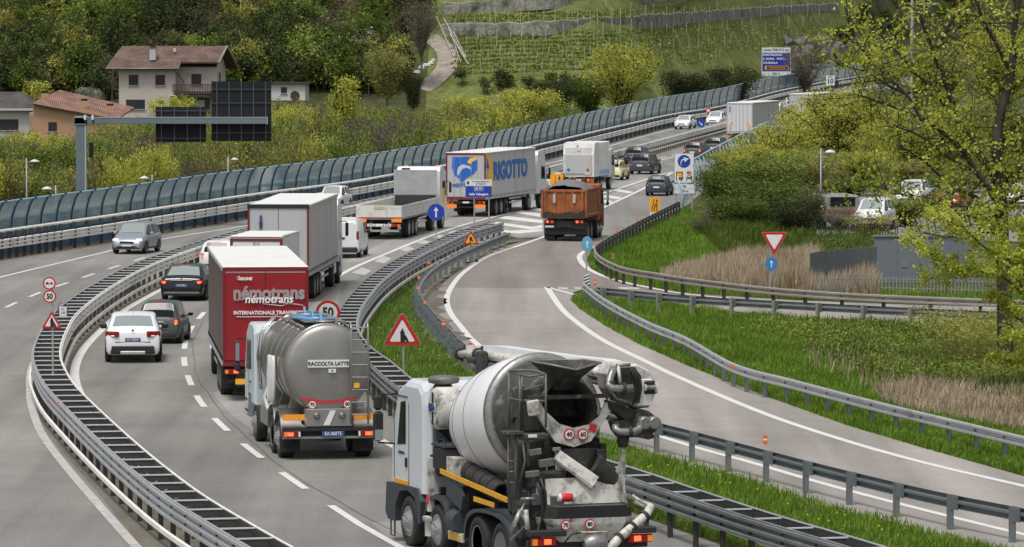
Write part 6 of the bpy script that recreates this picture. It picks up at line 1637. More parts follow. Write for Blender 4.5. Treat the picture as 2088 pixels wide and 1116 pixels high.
def lane_sign(label, px, s, ytop, ybot, tall):
    o = post('lane_sign', label, 'road sign', px, s); z0, z1 = Zof(ybot, s), Zof(ytop, s); h = z1 - z0; w_ = h * .68
    mb = MB(); mb.box((0, 0, (z0 + z1) / 2), (w_, .03, h), 'sign_orange'); q = mb.build('panel', o); zc_ = (z0 + z1) / 2; mb = MB()
    P = lambda a, b: Vector((a * w_, -.02, zc_ + b * h))
    mb.tube([P(-.28, -.44), P(-.28, -.2), P(-.1, .1), P(-.1, .4)], .028, 'ink' if tall else 'sign_red', 4); mb.tube([P(.22, -.44), P(.22, .25)], .028, 'ink', 4); mb.add([P(.1, .2), P(.34, .2), P(.22, .42)], [[0, 1, 2]], 'ink')
    if tall: mb.tube([P(-.05, -.44), P(-.05, -.2), P(.1, .0)], .028, 'ink', 4); mb.add([P(.0, -.04), P(.17, -.08), P(.15, .1)], [[0, 1, 2]], 'ink')
    mb.build('pictogram', q); pole(o, 0, 0, z0, .03, 'galv', .03)
    if tall: mb = MB(); mb.box((0, 0, z0 - .12), (w_, .03, .18), 'sign_white'); q = mb.build('distance_plate', o); text('100 m', .12, 'ink', q, (0, -.02, z0 - .12))
lane_sign('orange lane diversion sign partly hidden behind the tipper load', 1135, 31, 354, 392, False)
lane_sign('orange lane diversion sign with black arrows above the ramp guard rail', 1335, 35, 403, 432, True)
# white lorry-route board
s = 33; o = post('direction_board', 'tall white board with blue turn-right disc and two lorry pictograms', 'road sign', 1395, s)
z1, z0 = Zof(312, s), Zof(373.5, s); w_ = 1.25
mb = MB(); mb.box((0, 0, (z0 + z1) / 2), (w_, .04, z1 - z0), 'galv_dark', bev=.01); mb.box((0, -.024, (z0 + z1) / 2), (w_ - .07, .006, z1 - z0 - .07), 'sign_white'); q = mb.build('panel', o)
zc_ = Zof(329, s); mb = MB(); mb.disc((0, -.03, zc_), .40, 'sign_blue', 28); mb.tube([(-.2, -.034, zc_ - .28), (-.19, -.034, zc_ - .05), (-.12, -.034, zc_ + .08), (.02, -.034, zc_ + .12)], .05, 'sign_white', 4); mb.add([(-.04, -.09, zc_ + .27), (.29, -.09, zc_ + .17), (.04, -.09, zc_ - .06)], [[0, 1, 2]], 'sign_white'); mb.build('turn_arrow', q)
zc_ = Zof(359, s); mb = MB(); mb.box((-.29, -.03, zc_ + .05), (.42, .006, .44), 'ink'); mb.box((-.29, -.035, zc_ + .06), (.32, .006, .30), 'sign_orange'); mb.box((-.43, -.03, zc_ - .24), (.08, .006, .1), 'ink'); mb.box((-.15, -.03, zc_ - .24), (.08, .006, .1), 'ink'); mb.box((-.29, -.03, zc_ - .2), (.42, .006, .03), 'ink'); mb.build('dangerous_goods_pictogram', q)
mb = MB(); mb.add([(.14, -.03, zc_ + .2), (.2, -.03, zc_ + .32), (.25, -.03, zc_ + .24), (.3, -.03, zc_ + .38), (.35, -.03, zc_ + .24), (.41, -.03, zc_ + .32), (.44, -.03, zc_ + .2), (.34, -.03, zc_ + .08), (.24, -.03, zc_ + .08)], [[0, 1, 2, 3, 4, 5, 6, 7, 8]], 'sign_red'); mb.disc((.3, -.036, zc_ + .15), .05, 'sign_orange', 10)
mb.tube([(.14, -.03, zc_ - .12), (.2, -.03, zc_ + .02), (.4, -.03, zc_ + .02), (.46, -.03, zc_ - .12)], .016, 'ink', 4); mb.box((.3, -.03, zc_ - .12), (.28, .006, .1), 'ink'); mb.box((.16, -.03, zc_ - .24), (.06, .006, .1), 'ink'); mb.box((.44, -.03, zc_ - .24), (.06, .006, .1), 'ink'); mb.build('fire_pictogram', q)
for i, (yc, tx) in enumerate(((380, 'P6'), (390, '700 m'))):
    zz = Zof(yc, s); mb = MB(); mb.box((.02, 0, zz), (1.2, .03, .27), 'sign_white'); q2 = mb.build('plate', o); text(tx, .19, 'ink', q2, (.02, -.022, zz), bold=.004)
pole(o, -.5, 0, z0, .05, 'galv', .08); pole(o, .5, 0, z0, .05, 'galv', .08)
# pale blue disc and chevron marker at the ramp nose
s = 48; o = post('road_sign', 'faded pale blue round sign with upright arrow over a striped marker at the ramp nose', 'road sign', 1196, s)
z = Zof(498, s); pole(o, 0, 0, z + .3, .03, y=.05); d = disc_sign(o, 0.03, z, .34, 'sign_faded', None, sx=.72); mb = MB(); poly_at(mb, ARROW_UP, .03, z, .26, -.026, 'sign_white'); mb.build('pictogram', d)
mb = MB(); zz = Zof(572, s); mb.box((0.02, -.03, zz), (.24, .02, .5), 'ink')
for k in range(4): mb.add([(-.10, -.044, zz - .24 + .13 * k), (-.10, -.044, zz - .17 + .13 * k), (.14, -.044, zz - .08 + .13 * k), (.14, -.044, zz - .15 + .13 * k)], [[0, 1, 2, 3]], 'sign_white')
mb.build('chevron_marker', o)
s = 48.4; o = post('road_sign', 'yield triangle over a round blue arrow sign in front of the reeds', 'road sign', 1577, s)
z = Zof(489, s); pole(o, -.12, 0, z - .2, .03, y=.05); tri_sign(o, .05, z, 1.1, up=False); z = Zof(538, s); d = disc_sign(o, -.07, z, .29, 'sign_faded2', None, sx=.88); mb = MB(); poly_at(mb, ARROW_UP, -.07, z, .25, -.026, 'sign_white'); mb.build('pictogram', d)
# far signs
s = 20.5; o = post('road_sign', 'round blue sign with a diagonal arrow standing in the median far off', 'road sign', 1429, s)
z = Zof(252, s); pole(o, 0, 0, z + .1, .04, y=.05); d = disc_sign(o, 0, z, .42, 'sign_blue', None); mb = MB(); a = -PI * .75; poly_at(mb, [(p[0] * math.cos(a) - p[1] * math.sin(a), p[0] * math.sin(a) + p[1] * math.cos(a)) for p in ARROW_UP], 0, z, .42, -.026, 'sign_white'); mb.build('pictogram', d)
s = 18; o = post('road_sign', 'small red-ringed round sign beside the estate car coming this way', 'road sign', 1444, s); z = Zof(225, s); pole(o, 0, 0, z, .04, 'ink', .05); disc_sign(o, 0, z, .31, k=.6)
s = 16; o = post('road_sign', 'small red-ringed round sign at the farthest lorry, seen over the bushes', 'road sign', 1655, s); z = Zof(210, s); pole(o, 0, 0, z, .04, 'ink', .05); disc_sign(o, 0, z, .33, k=.6)
s = 15.5; o = post('chevron_board', 'small white chevron board between the two far lorries', 'road sign', 1608, s); z = Zof(205, s); mb = MB(); mb.box((0, 0, z), (.8, .05, .8), 'sign_white'); mb.add([(-.3, -.03, z + .35), (.0, -.03, z + .35), (.35, -.03, z), (0, -.03, z - .35), (-.3, -.03, z - .35), (.05, -.03, z)], [[0, 1, 2, 3, 4, 5]], 'ink'); mb.build('panel', o); pole(o, 0, 0, z - .4, .04)
# exit gantry
s = 12.3; o = post('exit_sign', 'blue TRENTO exit sign hung from a grey cantilever arm', 'road sign', 1697, s)
zt, zb = Zof(97, s), Zof(155, s); xc = S_(1582, s) - S_(1697, s); w_ = 4.8
mb = MB(); mb.box((0, 0, 5.0 / 2 - .0), (.5, .4, 5.0), 'grey_steel'); mb.box((.22, -.21, 2.5), (.08, .02, 5), 'grey_steel_pale'); mb.build('mast', o)
mb = MB(); zz = Zof(133, s); mb.box((xc / 2, 0, zz), (abs(xc), .35, .5), 'grey_steel'); mb.build('arm', o)
mb = MB(); mb.box((xc, -.3, (zt + zb) / 2), (w_, .1, zt - zb), 'grey_steel_pale'); q = mb.build('panel', o)
h = zt - zb
mb = MB(); mb.box((xc, -.36, zt - h * .085), (w_ - .1, .02, h * .16), 'sign_white'); mb.box((xc, -.36, zt - h * .51), (w_, .02, h * .66), 'sign_white'); mb.box((xc, -.372, zt - h * .51), (w_ - .2, .02, h * .63), 'sign_blue_dark'); mb.box((xc, -.36, zt - h * .925), (w_ - .1, .02, h * .13), 'sign_white'); mb.box((xc + .1, -.39, zt - h * .71), (w_ * .82, .02, h * .13), 'sign_yellow'); mb.box((xc + .2, -.402, zt - h * .71), (w_ * .74, .02, h * .105), 'sign_brown'); mb.build('sign_fields', q)
text('uscita TRENTO est', .52, 'ink', q, (xc, -.38, zt - h * .085), bold=.012); text('MARTIGNANO', .48, 'white_ink', q, (xc - 2.2, -.39, zt - h * .26), bold=.012, align='LEFT'); text('S. DONA   POVO', .48, 'white_ink', q, (xc - 2.2, -.39, zt - h * .40), bold=.012, align='LEFT'); text('COGNOLA', .48, 'white_ink', q, (xc - 2.2, -.39, zt - h * .54), bold=.012, align='LEFT')
text('università delle Terre', .30, 'sign_orange', q, (xc + .15, -.42, zt - h * .71), bold=.006); text('500 m', .5, 'ink', q, (xc, -.38, zt - h * .925), bold=.012)
s = 12.5; o = post('exit_number_plate', 'white plate with the number 10 at the foot of the exit gantry', 'road sign', 1692, s)
z = Zof(164, s); mb = MB(); mb.box((0, -.5, z), (1.4, .06, 1.6), 'sign_white'); q = mb.build('plate', o); text('10', 1.05, 'ink', q, (0, -.54, z - .15), bold=.03); text('uscita', .34, 'ink', q, (0, -.54, z + .58), bold=.01); pole(o, 0, 0, z - .7, .06, 'galv', -.5)
# big cantilever gantry on the left, signs seen from behind
s = 36; o = post('gantry_sign', 'grey cantilever gantry carrying the dark backs of two traffic signs', 'sign gantry', 166, s)
zb_ = Zof(246, s)
mb = MB(); mb.box((0, 0, zb_ / 2 - 1), (.58, .5, zb_ + 2), 'grey_steel', bev=.02); mb.box((.255, -.26, zb_ / 2 - 1), (.08, .03, zb_ + 2), 'grey_steel_pale'); mb.build('mast', o)
mb = MB(); x1 = S_(545, s) - S_(166, s); mb.box((x1 / 2 - .2, -.1, zb_), (x1 + .4, .4, .36), 'grey_steel', bev=.02); mb.box((x1 / 2 - .2, -.1, zb_ + .19), (x1 + .4, .44, .03), 'grey_steel_pale'); mb.box((x1 + .01, -.1, zb_), (.04, .46, .42), 'grey_steel_pale'); mb.box((3.2, -.1, zb_), (.08, .46, .44), 'grey_steel'); mb.box((.0, 0, zb_), (.74, .6, .52), 'grey_steel', bev=.02); mb.build('arm', o)
for (xa, xb, ya, yb, nv, hh) in ((317, 420, 218, 290, 4, (226, 282)), (431, 553, 166, 288, 5, (182, 210, 271))):
    X0, X1, Z1, Z0 = S_(xa, s) - S_(166, s), S_(xb, s) - S_(166, s), Zof(ya, s), Zof(yb, s); mb = MB()
    mb.box(((X0 + X1) / 2, .25, (Z0 + Z1) / 2), (X1 - X0, .06, Z1 - Z0), 'sign_back')
    for k in range(nv): mb.box((X0 + (X1 - X0) * (k + .45) / (nv - .1), .19, (Z0 + Z1) / 2), (.05, .06, Z1 - Z0), 'grey_steel_pale2')
    for k in hh: mb.box(((X0 + X1) / 2, .16, Zof(k, s)), (X1 - X0, .03, .035), 'grey_steel_pale2')
    mb.build('sign_panel', o)
mb = MB(); mb.box((.55, .1, Zof(306, s)), (.22, .3, .85), 'sign_back', bev=.02); mb.build('control_cabinet', o)
for x in (.25, .68):
    mb = MB(); mb.cyl((x, -.35, zb_ + .05), (x, -.35, zb_ + .33), .075, 'sign_white', 10); mb.cyl((x + .02, -.38, zb_ - .1), (x + .02, -.38, zb_ + .05), .04, 'ink', 8); mb.build('floodlight', o)
# street lamps on the lower road
def street_lamp(px, s, ytop, label, side=1, tilt=0.0, head='lamp_head', base=-6.0, hw_=.62):
    mat('lamp_head', (.62, .64, .65), .4, noise=.05)
    o = post('street_lamp', label, 'street lamp', px, s, group='street lamps'); z = Zof(ytop, s)
    mb = MB(); mb.tube([(tilt * 1.0, 0, base), (0, 0, z + .25)], .055, 'galv_dark', 8); mb.build('pole', o)
    mb = MB(); mb.tube([(0, 0, z - .05), (side * .3, 0, z)], .03, 'galv_dark', 6); n = 14
    mb.rings([[Vector((side * (.25 + hw_ * t), w2 * math.cos(2 * PI * i / n), z + h2 * math.sin(2 * PI * i / n) * (1 if math.sin(2 * PI * i / n) > 0 else .25))) for i in range(n)] for t, w2, h2 in ((0, .05, .05), (.2, .17, .14), (.5, .22, .18), (.85, .15, .1), (1, .04, .02))], head); mb.build('lamp_head', o)
street_lamp(54, 30, 330, 'street lamp at far left with a rounded head facing right', 1)
street_lamp(113, 33, 386, 'street lamp head just over the noise barrier left of the gantry mast', -1, .2)
street_lamp(310, 30, 364, 'street lamp head peeping over the noise barrier right of the gantry mast', -1)
street_lamp(465, 28, 326, 'pale lamp head among the shrubs below the gantry signs', 1, hw_=.5)
street_lamp(1674, 34.5, 311, 'street lamp standing in the yellow-green bushes on the right', 1, base=-3)
street_lamp(1852, 24, 300, 'street lamp head between the bushes and the big tree', -1, base=-3)
# delineators and reflectors
def delineator(px, py_bottom, h, label, s=None, white=True):
    p = G(px, py_bottom) if s is None else Vector((S_(px, s), FPX / s, Zof(py_bottom, s))); o = empty('delineator', p, 0, label, 'delineator', 'orange delineators')
    mb = MB(); mb.box((0, 0, h * .5), (.11, .04, h), 'orange_plastic', bev=.012); mb.build('body', o)
    mb = MB(); mb.box((0, -.022, h * .5), (.10, .008, h * .16), 'sign_white'); mb.build('white_band', o)
mat('orange_plastic', (.72, .13, .02), .45)
rail_delin = [(1562, 908, .26, 76, 'orange post reflector standing on the near ramp rail at lower right'), (904, 668, .22, 62, 'orange reflector on the left ramp rail at the tightest bend'), (852, 592, .16, 52, 'orange reflector at the leftmost point of the ramp rail'), (854, 570, .14, 50, 'orange reflector just past the leftmost point of the ramp rail'),
              (866, 622, .16, 56, 'orange reflector below the leftmost point of the ramp rail'), (958, 712, .2, 66, 'orange reflector on the rail right where the boom of the mixer begins'), (874, 540, .14, 46, 'orange reflector behind the rail under the blue arrow sign'), (1217, 504, .22, 42, 'orange reflector where the brown rail turns'), (1257, 474, .2, 40, 'small orange reflector on the rail above the grass bank'),
              (1299, 452, .2, 36, 'small orange reflector on the rail under the orange sign'), (1213, 582, .28, 47, 'orange and white reflector behind the striped marker')]
for px_, py_, h_, s_, lb in rail_delin: delineator(px_, py_, h_, lb, s_)
for px_, py_, lb in ((1250, 526, 'white-footed orange marker on the grass bank inside the bend'), (1364, 556, 'white-footed orange marker at the edge of the dry reeds'), (1523, 607, 'orange and white marker between the two dark rails'), (1568, 580, 'orange and white marker under the yield sign'), (2031, 604, 'orange and white marker beside the overhanging branches')):
    p = G(px_, py_ + 10); o = empty('delineator', p, 0, lb, 'delineator', 'orange delineators'); mb = MB(); mb.box((0, 0, .22), (.11, .06, .44), 'sign_white', bev=.01); mb.build('post', o); mb = MB(); mb.box((0, -.03, .36), (.09, .02, .2), 'orange_plastic'); mb.build('reflector', o)
rp = []
for k, (px_, py_, s_) in enumerate(((119, 826, 74), (274, 983, 86), (801, 781, 66), (1284, 990, 87), (1228, 610, 49), (1495, 748, 66))):
    o = empty('rail_reflector', (S_(px_, s_), FPX / s_ - .12, Zof(py_, s_)), 0, ['orange reflector on the near median rail, the upper one', 'orange reflector on the near median rail, the lower one', 'orange reflector on the rail between tanker and mixer', 'orange reflector on the rail right of the mixer hopper', 'orange reflector near the start of the bluish rail', 'orange reflector half way along the bluish rail'][k], 'reflector', 'rail reflectors')
    mb = MB(); mb.prism([(-.05, -.07), (.05, -.05), (.05, .05), (-.05, .07)], 'y', -.03, .03, 'orange_plastic'); mb.build('reflector_body', o)
tri_lab = ['first', 'second', 'third', 'fourth', 'fifth', 'sixth']
for k, (px_, py_) in enumerate(((139, 678), (160, 646), (201, 606), (238, 580), (288, 554), (404, 508))):
    for dy in (0, 12 - k * .8):
        zz = .88 if dy == 0 else .66; s_ = (py_ - HZ) / (CAMH - zz) ; 
        if dy: continue
        o = empty('rail_reflector', (S_(px_, s_) + .1, FPX / s_, 0), 0, 'pair of small red triangles on the median rail, %s counted from the near end' % tri_lab[k], 'reflector', 'red rail reflectors')
        for z2 in (.90, .66):
            mb = MB(); mb.prism([(.05, z2 - .05), (.05, z2 + .05), (-.05, z2)], 'y', -.04, .04, 'reflector'); mb.build('triangle', o)

# ================================================================ buildings
mat('plaster_pink', (.50, .445, .41), .85, noise=.05, nscale=.5, dirt=(.36, .32, .30), dscale=.4, dthr=.62); mat('plaster_white', (.55, .56, .55), .8, noise=.05); mat('plaster_orange', (.44, .28, .17), .85, noise=.08); mat('plaster_grey', (.44, .46, .48), .8, noise=.05)
mat('wood_dark', (.055, .035, .028), .7, noise=.2); mat('window_dark', (.03, .03, .035), .25); mat('shutter', (.035, .028, .025), .6)
def tiles(name, c1, c2):
    m = bpy.data.materials.new(name); m.use_nodes = True; MATS[name] = m; t = m.node_tree; b = t.nodes['Principled BSDF']; b.inputs['Roughness'].default_value = .85
    tc = t.nodes.new('ShaderNodeTexCoord'); br = t.nodes.new('ShaderNodeTexBrick'); br.inputs['Scale'].default_value = 1; br.inputs['Brick Width'].default_value = .24; br.inputs['Row Height'].default_value = .34; br.inputs['Mortar Size'].default_value = .035; br.offset = 0
    br.inputs['Color1'].default_value = (*c1, 1); br.inputs['Color2'].default_value = (*c2, 1); br.inputs['Mortar'].default_value = (c1[0] * .35, c1[1] * .35, c1[2] * .35, 1)
    n = t.nodes.new('ShaderNodeTexNoise'); n.inputs['Scale'].default_value = .6; n.inputs['Detail'].default_value = 8
    mx = t.nodes.new('ShaderNodeMix'); mx.data_type = 'RGBA'; mx.blend_type = 'MULTIPLY'; mx.inputs[0].default_value = .8; cr = t.nodes.new('ShaderNodeValToRGB'); cr.color_ramp.elements[0].position = .35; cr.color_ramp.elements[0].color = (.55, .55, .55, 1); cr.color_ramp.elements[1].position = .65; cr.color_ramp.elements[1].color = (1.2, 1.15, 1.1, 1)
    t.links.new(tc.outputs['Object'], br.inputs['Vector']); t.links.new(tc.outputs['Object'], n.inputs['Vector']); t.links.new(n.outputs[0], cr.inputs[0]); t.links.new(br.outputs[0], mx.inputs[6]); t.links.new(cr.outputs[0], mx.inputs[7]); t.links.new(mx.outputs[2], b.inputs['Base Color'])
tiles('tiles_brown', (.165, .105, .085), (.225, .145, .115)); tiles('tiles_red', (.30, .165, .125), (.37, .21, .16)); tiles('tiles_grey', (.085, .08, .08), (.12, .11, .11))
def roof_slab(mb, a, b, c, d, th, m, me_='wood_dark'):
    """a-b eave, c-d ridge, thickness down"""
    P = [Vector(q) for q in (a, b, c, d)]; Q = [p - Vector((0, 0, th)) for p in P]
    mb.add(P, [[0, 1, 2, 3]], m); mb.add(P + Q, [[4, 5, 6, 7], [0, 1, 5, 4], [1, 2, 6, 5], [2, 3, 7, 6], [3, 0, 4, 7]], me_)
def window(root, x, y, z, w_, h, side='y', fr='shutter', depth=.12):
    mb = MB()
    if side == 'y':
        mb.box((x, y, z), (w_, .08, h), 'wood_dark'); f = mb.build('window', root); mb = MB(); mb.box((x, y - .05, z), (w_ - .14, .02, h - .14), 'window_dark'); mb.box((x, y - .065, z), (.05, .02, h - .1), fr); mb.build('pane', f); mb = MB(); mb.box((x, y - .08, z - h / 2 - .05), (w_ + .2, .16, .06), 'plaster_grey'); mb.build('sill', f)
    else:
        mb.box((x, y, z), (.08, w_, h), 'wood_dark'); f = mb.build('window', root); mb = MB(); mb.box((x + .05, y, z), (.02, w_ - .14, h - .14), 'window_dark'); mb.build('pane', f)
s = 15.5; HZ0 = Zof(246, s)
hs = empty('house', (S_(243, s), FPX / s, HZ0), R(-6), 'pale pink two-storey house with brown tiled roof and dark wooden balcony', 'house')
Wm, D, He = 13.3, 9.0, 7.05
mb = MB(); mb.box((3.75, D / 2, He / 2), (7.5, D, He), 'plaster_pink'); mb.box((10.1, D / 2 + .9, He / 2), (5.2, D - 1.8, He), 'plaster_pink'); mb.add([(12.7, 1.8, He), (12.7, D, He), (12.7, D / 2 + .3, He + 2.2)], [[0, 1, 2]], 'plaster_pink'); mb.add([(0, 0, He), (0, D, He), (0, D / 2, He + 2.3)], [[0, 1, 2]], 'plaster_pink'); mb.build('wall', hs)
rz_ = He + 2.75; mb = MB()
roof_slab(mb, (-1.6, -1.0, He - .15), (8.2, -1.0, He - .15), (8.2, D / 2, rz_), (-.4, D / 2, rz_), .18, 'tiles_brown')
roof_slab(mb, (8.2, .5, He + .65), (13.2, .5, He + .65), (13.6, D / 2, rz_), (8.2, D / 2, rz_), .18, 'tiles_brown')
roof_slab(mb, (14.2, D + 1, He - .15), (-1.6, D + 1, He - .15), (-.4, D / 2, rz_), (13.6, D / 2, rz_), .18, 'tiles_brown')
rf = mb.build('roof', hs)
mb = MB(); mb.tube([(13.25, .4, He + .55), (13.65, D / 2, rz_ - .05), (14.25, D + .95, He - .2)], .16, 'fascia', 4); mb.tube([(-1.6, -1.05, He - .2), (8.2, -1.05, He - .2)], .08, 'galv_dark', 6); mb.build('fascia_board', rf)
mb = MB(); mb.box((4.4, .9, He + 1.7), (.8, .7, 1.6), 'plaster_grey'); mb.box((4.4, .9, He + 2.55), (1.0, .9, .1), 'tiles_brown'); mb.box((4.4, .9, He + 2.75), (.6, .5, .3), 'ink'); mb.build('chimney', rf); mb = MB(); mb.box((7.0, 2.6, He + 2.2), (.3, .3, .5), 'plaster_white'); mb.build('vent_pipe', rf)
for x in (1.95, 5.5): window(hs, x, -.03, 5.35, 1.25, 1.35)
window(hs, 10.0, 1.76, 5.45, 1.3, 1.35); window(hs, 12.71, 4.2, 5.3, .9, 2.0, 'x'); window(hs, 2.2, -.03, 2.15, 2.5, 1.25)
mb = MB(); mb.box((8.1, .55, 3.85), (.02, .02, .02), 'wood_dark'); mb.box((10.2, .3, 3.62), (5.4, 3.0, .25), 'wood_dark'); mb.box((7.4, .2, 3.62), (.4, .5, .3), 'wood_dark')
for k in range(26): mb.box((7.4 + k * .217, -1.15, 4.25), (.12, .05, 1.0), 'wood_dark')
mb.box((10.2, -1.15, 4.8), (5.6, .1, .09), 'wood_dark'); mb.box((10.2, -1.15, 3.82), (5.6, .1, .12), 'wood_dark'); mb.box((12.85, .3, 4.25), (.06, 2.9, 1.0), 'wood_dark'); mb.build('balcony', hs)
mb = MB(); mb.box((9.5, 1.6, 1.7), (4.6, .3, 2.6), 'window_dark'); mb.build('veranda_opening', hs); mb = MB(); mb.box((9.3, .4, 3.2), (5.0, 2.0, .1), 'plaster_white', rx=-.12); mb.build('awning', hs); mb = MB(); mb.box((10.6, 1.42, 1.9), (1.1, .08, 1.6), 'plaster_grey'); mb.build('veranda_door', hs); mb = MB(); mb.cyl((7.55, -.9, 6.7), (8.4, 1.6, 5.0), .06, 'wood_dark', 6); mb.build('downpipe', hs)
# lower left house, grey roof
s = 17; z0 = Zof(300, s); o = empty('house', (S_(-60, s), FPX / s, z0), R(-4), 'low white house with dark grey tiled roof at the left edge', 'house')
mb = MB(); mb.box((3.6, 3, 2.3), (7.4, 6, 4.7), 'plaster_white'); mb.build('wall', o); mb = MB(); roof_slab(mb, (-1, -.8, 4.75), (8.2, -.8, 4.75), (5.5, 3.2, 6.6), (-1, 3.2, 6.6), .15, 'tiles_grey'); roof_slab(mb, (8.2, -.8, 4.75), (8.2, 7, 4.75), (5.5, 3.2, 6.6), (5.5, 3.2, 6.6), .15, 'tiles_grey'); mb.box((3.6, -.82, 4.55), (9.0, .08, .3), 'plaster_grey'); mb.build('roof', o); window(o, 4.6, -.03, 2.7, 2.4, 1.3)
s = 17.5; z0 = Zof(300, s); o = empty('house', (S_(62, s), FPX / s + 3, z0), R(8), 'orange plastered house with weathered red tiled roof behind the gantry mast', 'house')
mb = MB(); mb.box((4.4, 5, 1.9), (8.8, 10, 3.8), 'plaster_orange'); mb.add([(0, 0, 3.8), (8.8, 0, 3.8), (.0, 0, 5.0)], [[0, 1, 2]], 'plaster_orange'); mb.build('wall', o)
mb = MB(); roof_slab(mb, (-.2, -.6, 5.1), (9.8, -.6, 3.2), (12.5, 9, 4.4), (3.6, 9, 6.5), .15, 'tiles_red'); rf = mb.build('roof', o)
for x, y, z in ((6.2, 3.5, 4.9), (9.3, 4.2, 4.3), (1.6, 4.5, 5.8)): mb = MB(); mb.box((x, y, z), (.9, .6, .7), 'plaster_orange'); mb.box((x, y, z + .5), (.8, .5, .25), 'ink'); mb.build('chimney', rf)
window(o, 2.3, -.03, 2.3, 1.0, 1.1)
# tv aerial, small white outbuilding
s = 15; z0 = Zof(204, s); o = empty('outbuilding', (S_(551, s), FPX / s, z0), R(-5), 'small flat-roofed white outbuilding right of the pink house', 'building')
mb = MB(); mb.box((2.4, 2, 1.1), (4.8, 4, 2.3), 'plaster_white'); mb.build('wall', o); mb = MB(); mb.box((2.5, 1.9, 2.32), (5.8, 4.8, .16), 'wood_dark'); mb.build('roof', o); window(o, 1.9, -.03, 1.35, .8, .8)
mb = MB(); mb.lathe([(0, .65), (.05, .65)], 'wood_dark', (3.4, -.06, .6), (0, 1, 0), 16); mb.build('arched_door', o)
s = 14; o = post('flagpole', 'small flagpole with a red, white and green flag by the hillside track', 'flagpole', 670, s); z = Zof(185, s); mb = MB(); mb.cyl((0, 0, z), (0, 0, z + 3.0), .05, 'galv_pale', 6); mb.build('pole', o)
mb = MB()
for k, m_ in enumerate(('flag_green', 'sign_white', 'sign_red')): mb.box((-.12, 0, z + 1.7 + .45 * k), (.3, .04, .45), m_)
mat('flag_green', (.02, .25, .06), .6); mb.build('flag', o)
o = post('utility_mast', 'thin pale mast standing high on the wooded hillside', 'mast', 277, 14, group=None); p = on_hill(278, 48); o.location = p; mb = MB(); mb.cyl((0, 0, -.5), (-.12, 0, 5.0), .09, 'galv_pale', 6); mb.build('pole', o)
o = post('utility_mast', 'grey steel mast half hidden by the crown of the big tree', 'mast', 1857, 20, group=None); mb = MB(); mb.cyl((0, 0, 0), (.1, 0, 14), .16, 'galv', 8); mb.build('pole', o); mb = MB(); mb.box((1.2, 0, 13.4), (2.6, .2, .25), 'galv'); mb.build('crossbar', o)
mat('fence_grey', (.14, .16, .17), .6, noise=.15)
# ---- right: grey wall block, curved picket fences
s = 46; mat('kiosk_grey', (.15, .175, .20), .6, noise=.05, nscale=.4, dirt=(.13, .15, .165), dscale=.5, dthr=.6)
o = post('boundary_wall', 'plain smooth grey wall behind the picket fence on the right', 'wall', 1787, s, R(2), None)
mb = MB(); mb.box((2.4, .2, 1.03), (4.9, .3, 2.06), 'kiosk_grey'); mb.build('wall_face', o); mb = MB(); mb.box((2.4, .2, 2.09), (5.0, .42, .06), 'galv_dark'); mb.build('coping', o); mb = MB()
for k in range(1, 5): mb.box((-.03 + .98 * k, .045, 1.0), (.012, .02, 2.0), 'fence_grey')
mb.box((1.3, .035, .85), (.3, .02, .3), 'galv_dark', bev=.004); mb.build('vent', o)
def pickets(name, label, pts, h0, h1, pitch, wd, m, rails=True, z0=0, cat='fence'):
    p = smooth_path(pts, pitch); c = p[0]; o = empty(name, (c.x, c.y, z0), 0, label, cat); n = len(p); mb = MB(); nn = normals(p)
    for i, q in enumerate(p):
        h = h0 + (h1 - h0) * min(1, (i / (n - 1)) ** .75 if n > 1 else 0); q = q - c; mb.box((q.x, q.y, h / 2), (wd, .03, h), m, rz=math.atan2(-nn[i].x, nn[i].y))
    mb.build('pickets', o)
    if rails:
        r = MB(); top = [Vector((q.x - c.x, q.y - c.y + .04, .35)) for q in p]; r.tube(top, .03, m, 4); r.tube([Vector((q.x, q.y, (h0 + (h1 - h0) * min(1, (i / (n - 1)) ** .75)) * .85)) for i, q in enumerate(top)], .03, m, 4); r.build('rails', o)
    return o
mat('fence_pale', (.24, .24, .22), .7, noise=.2); mat('fence_black', (.018, .018, .018), .6)
pickets('slat_fence', 'tall curved grey slat fence joining the plain grey wall', [G(1652, 598), G(1690, 592), G(1740, 587), G(1787, 584)], 1.72, 1.74, .13, .10, 'fence_grey')
pickets('picket_fence', 'low pale picket fence in front of the plain grey wall', [G(1660, 606), G(1787, 604), G(1900, 607), G(2060, 612)], .85, .85, .16, .055, 'fence_pale')
pickets('picket_fence', 'black iron fence below the parked vehicles', [G(1655, 493), G(1700, 494), G(1830, 496)], .95, .95, .14, .035, 'fence_black')
mb = MB(); mb.box((4, 0, .55), (8, .25, 1.1), 'fence_pale'); o = empty('retaining_wall', G(1650, 500), R(0), 'dim retaining wall under the black iron fence', 'wall'); mb = MB(); mb.box((2.2, .2, .12), (5.0, .25, .3), 'soil'); mb.build('wall_body', o)
# parked vehicles beyond the fence
car('white small van parked behind the black iron fence', 'car', 1768, 472, R(165), 4.2, 1.75, 1.75, 'p_white', belt=1.1, front=True, group='parked cars')
o = vehicle('camper', 'orange and white camper parked left of the white van behind the fence', 'camper', 1718, 470, R(8), 'parked cars'); mb = MB(); mb.box((0, 2, 1.2), (1.9, 4, 1.5), 'fence_pale', bev=.08); mb.build('body', o); mb = MB(); mb.box((0, -.02, 1.1), (1.9, .06, .12), 'tip_orange'); mb.build('stripe', o); mb = MB(); mb.box((0, -.03, 1.6), (1.4, .05, .5), 'car_glass'); mb.build('rear_window', o)
for s_ in (-1, 1): wheel(o, s_ * .85, 1.0, .33, .2, 'car'); wheel(o, s_ * .85, 3.2, .33, .2, 'car')
car('red car parked in the shade behind the big tree trunk', 'car', 1925, 432, R(160), 4.0, 1.7, 1.45, 'p_red', front=True, group='parked cars')
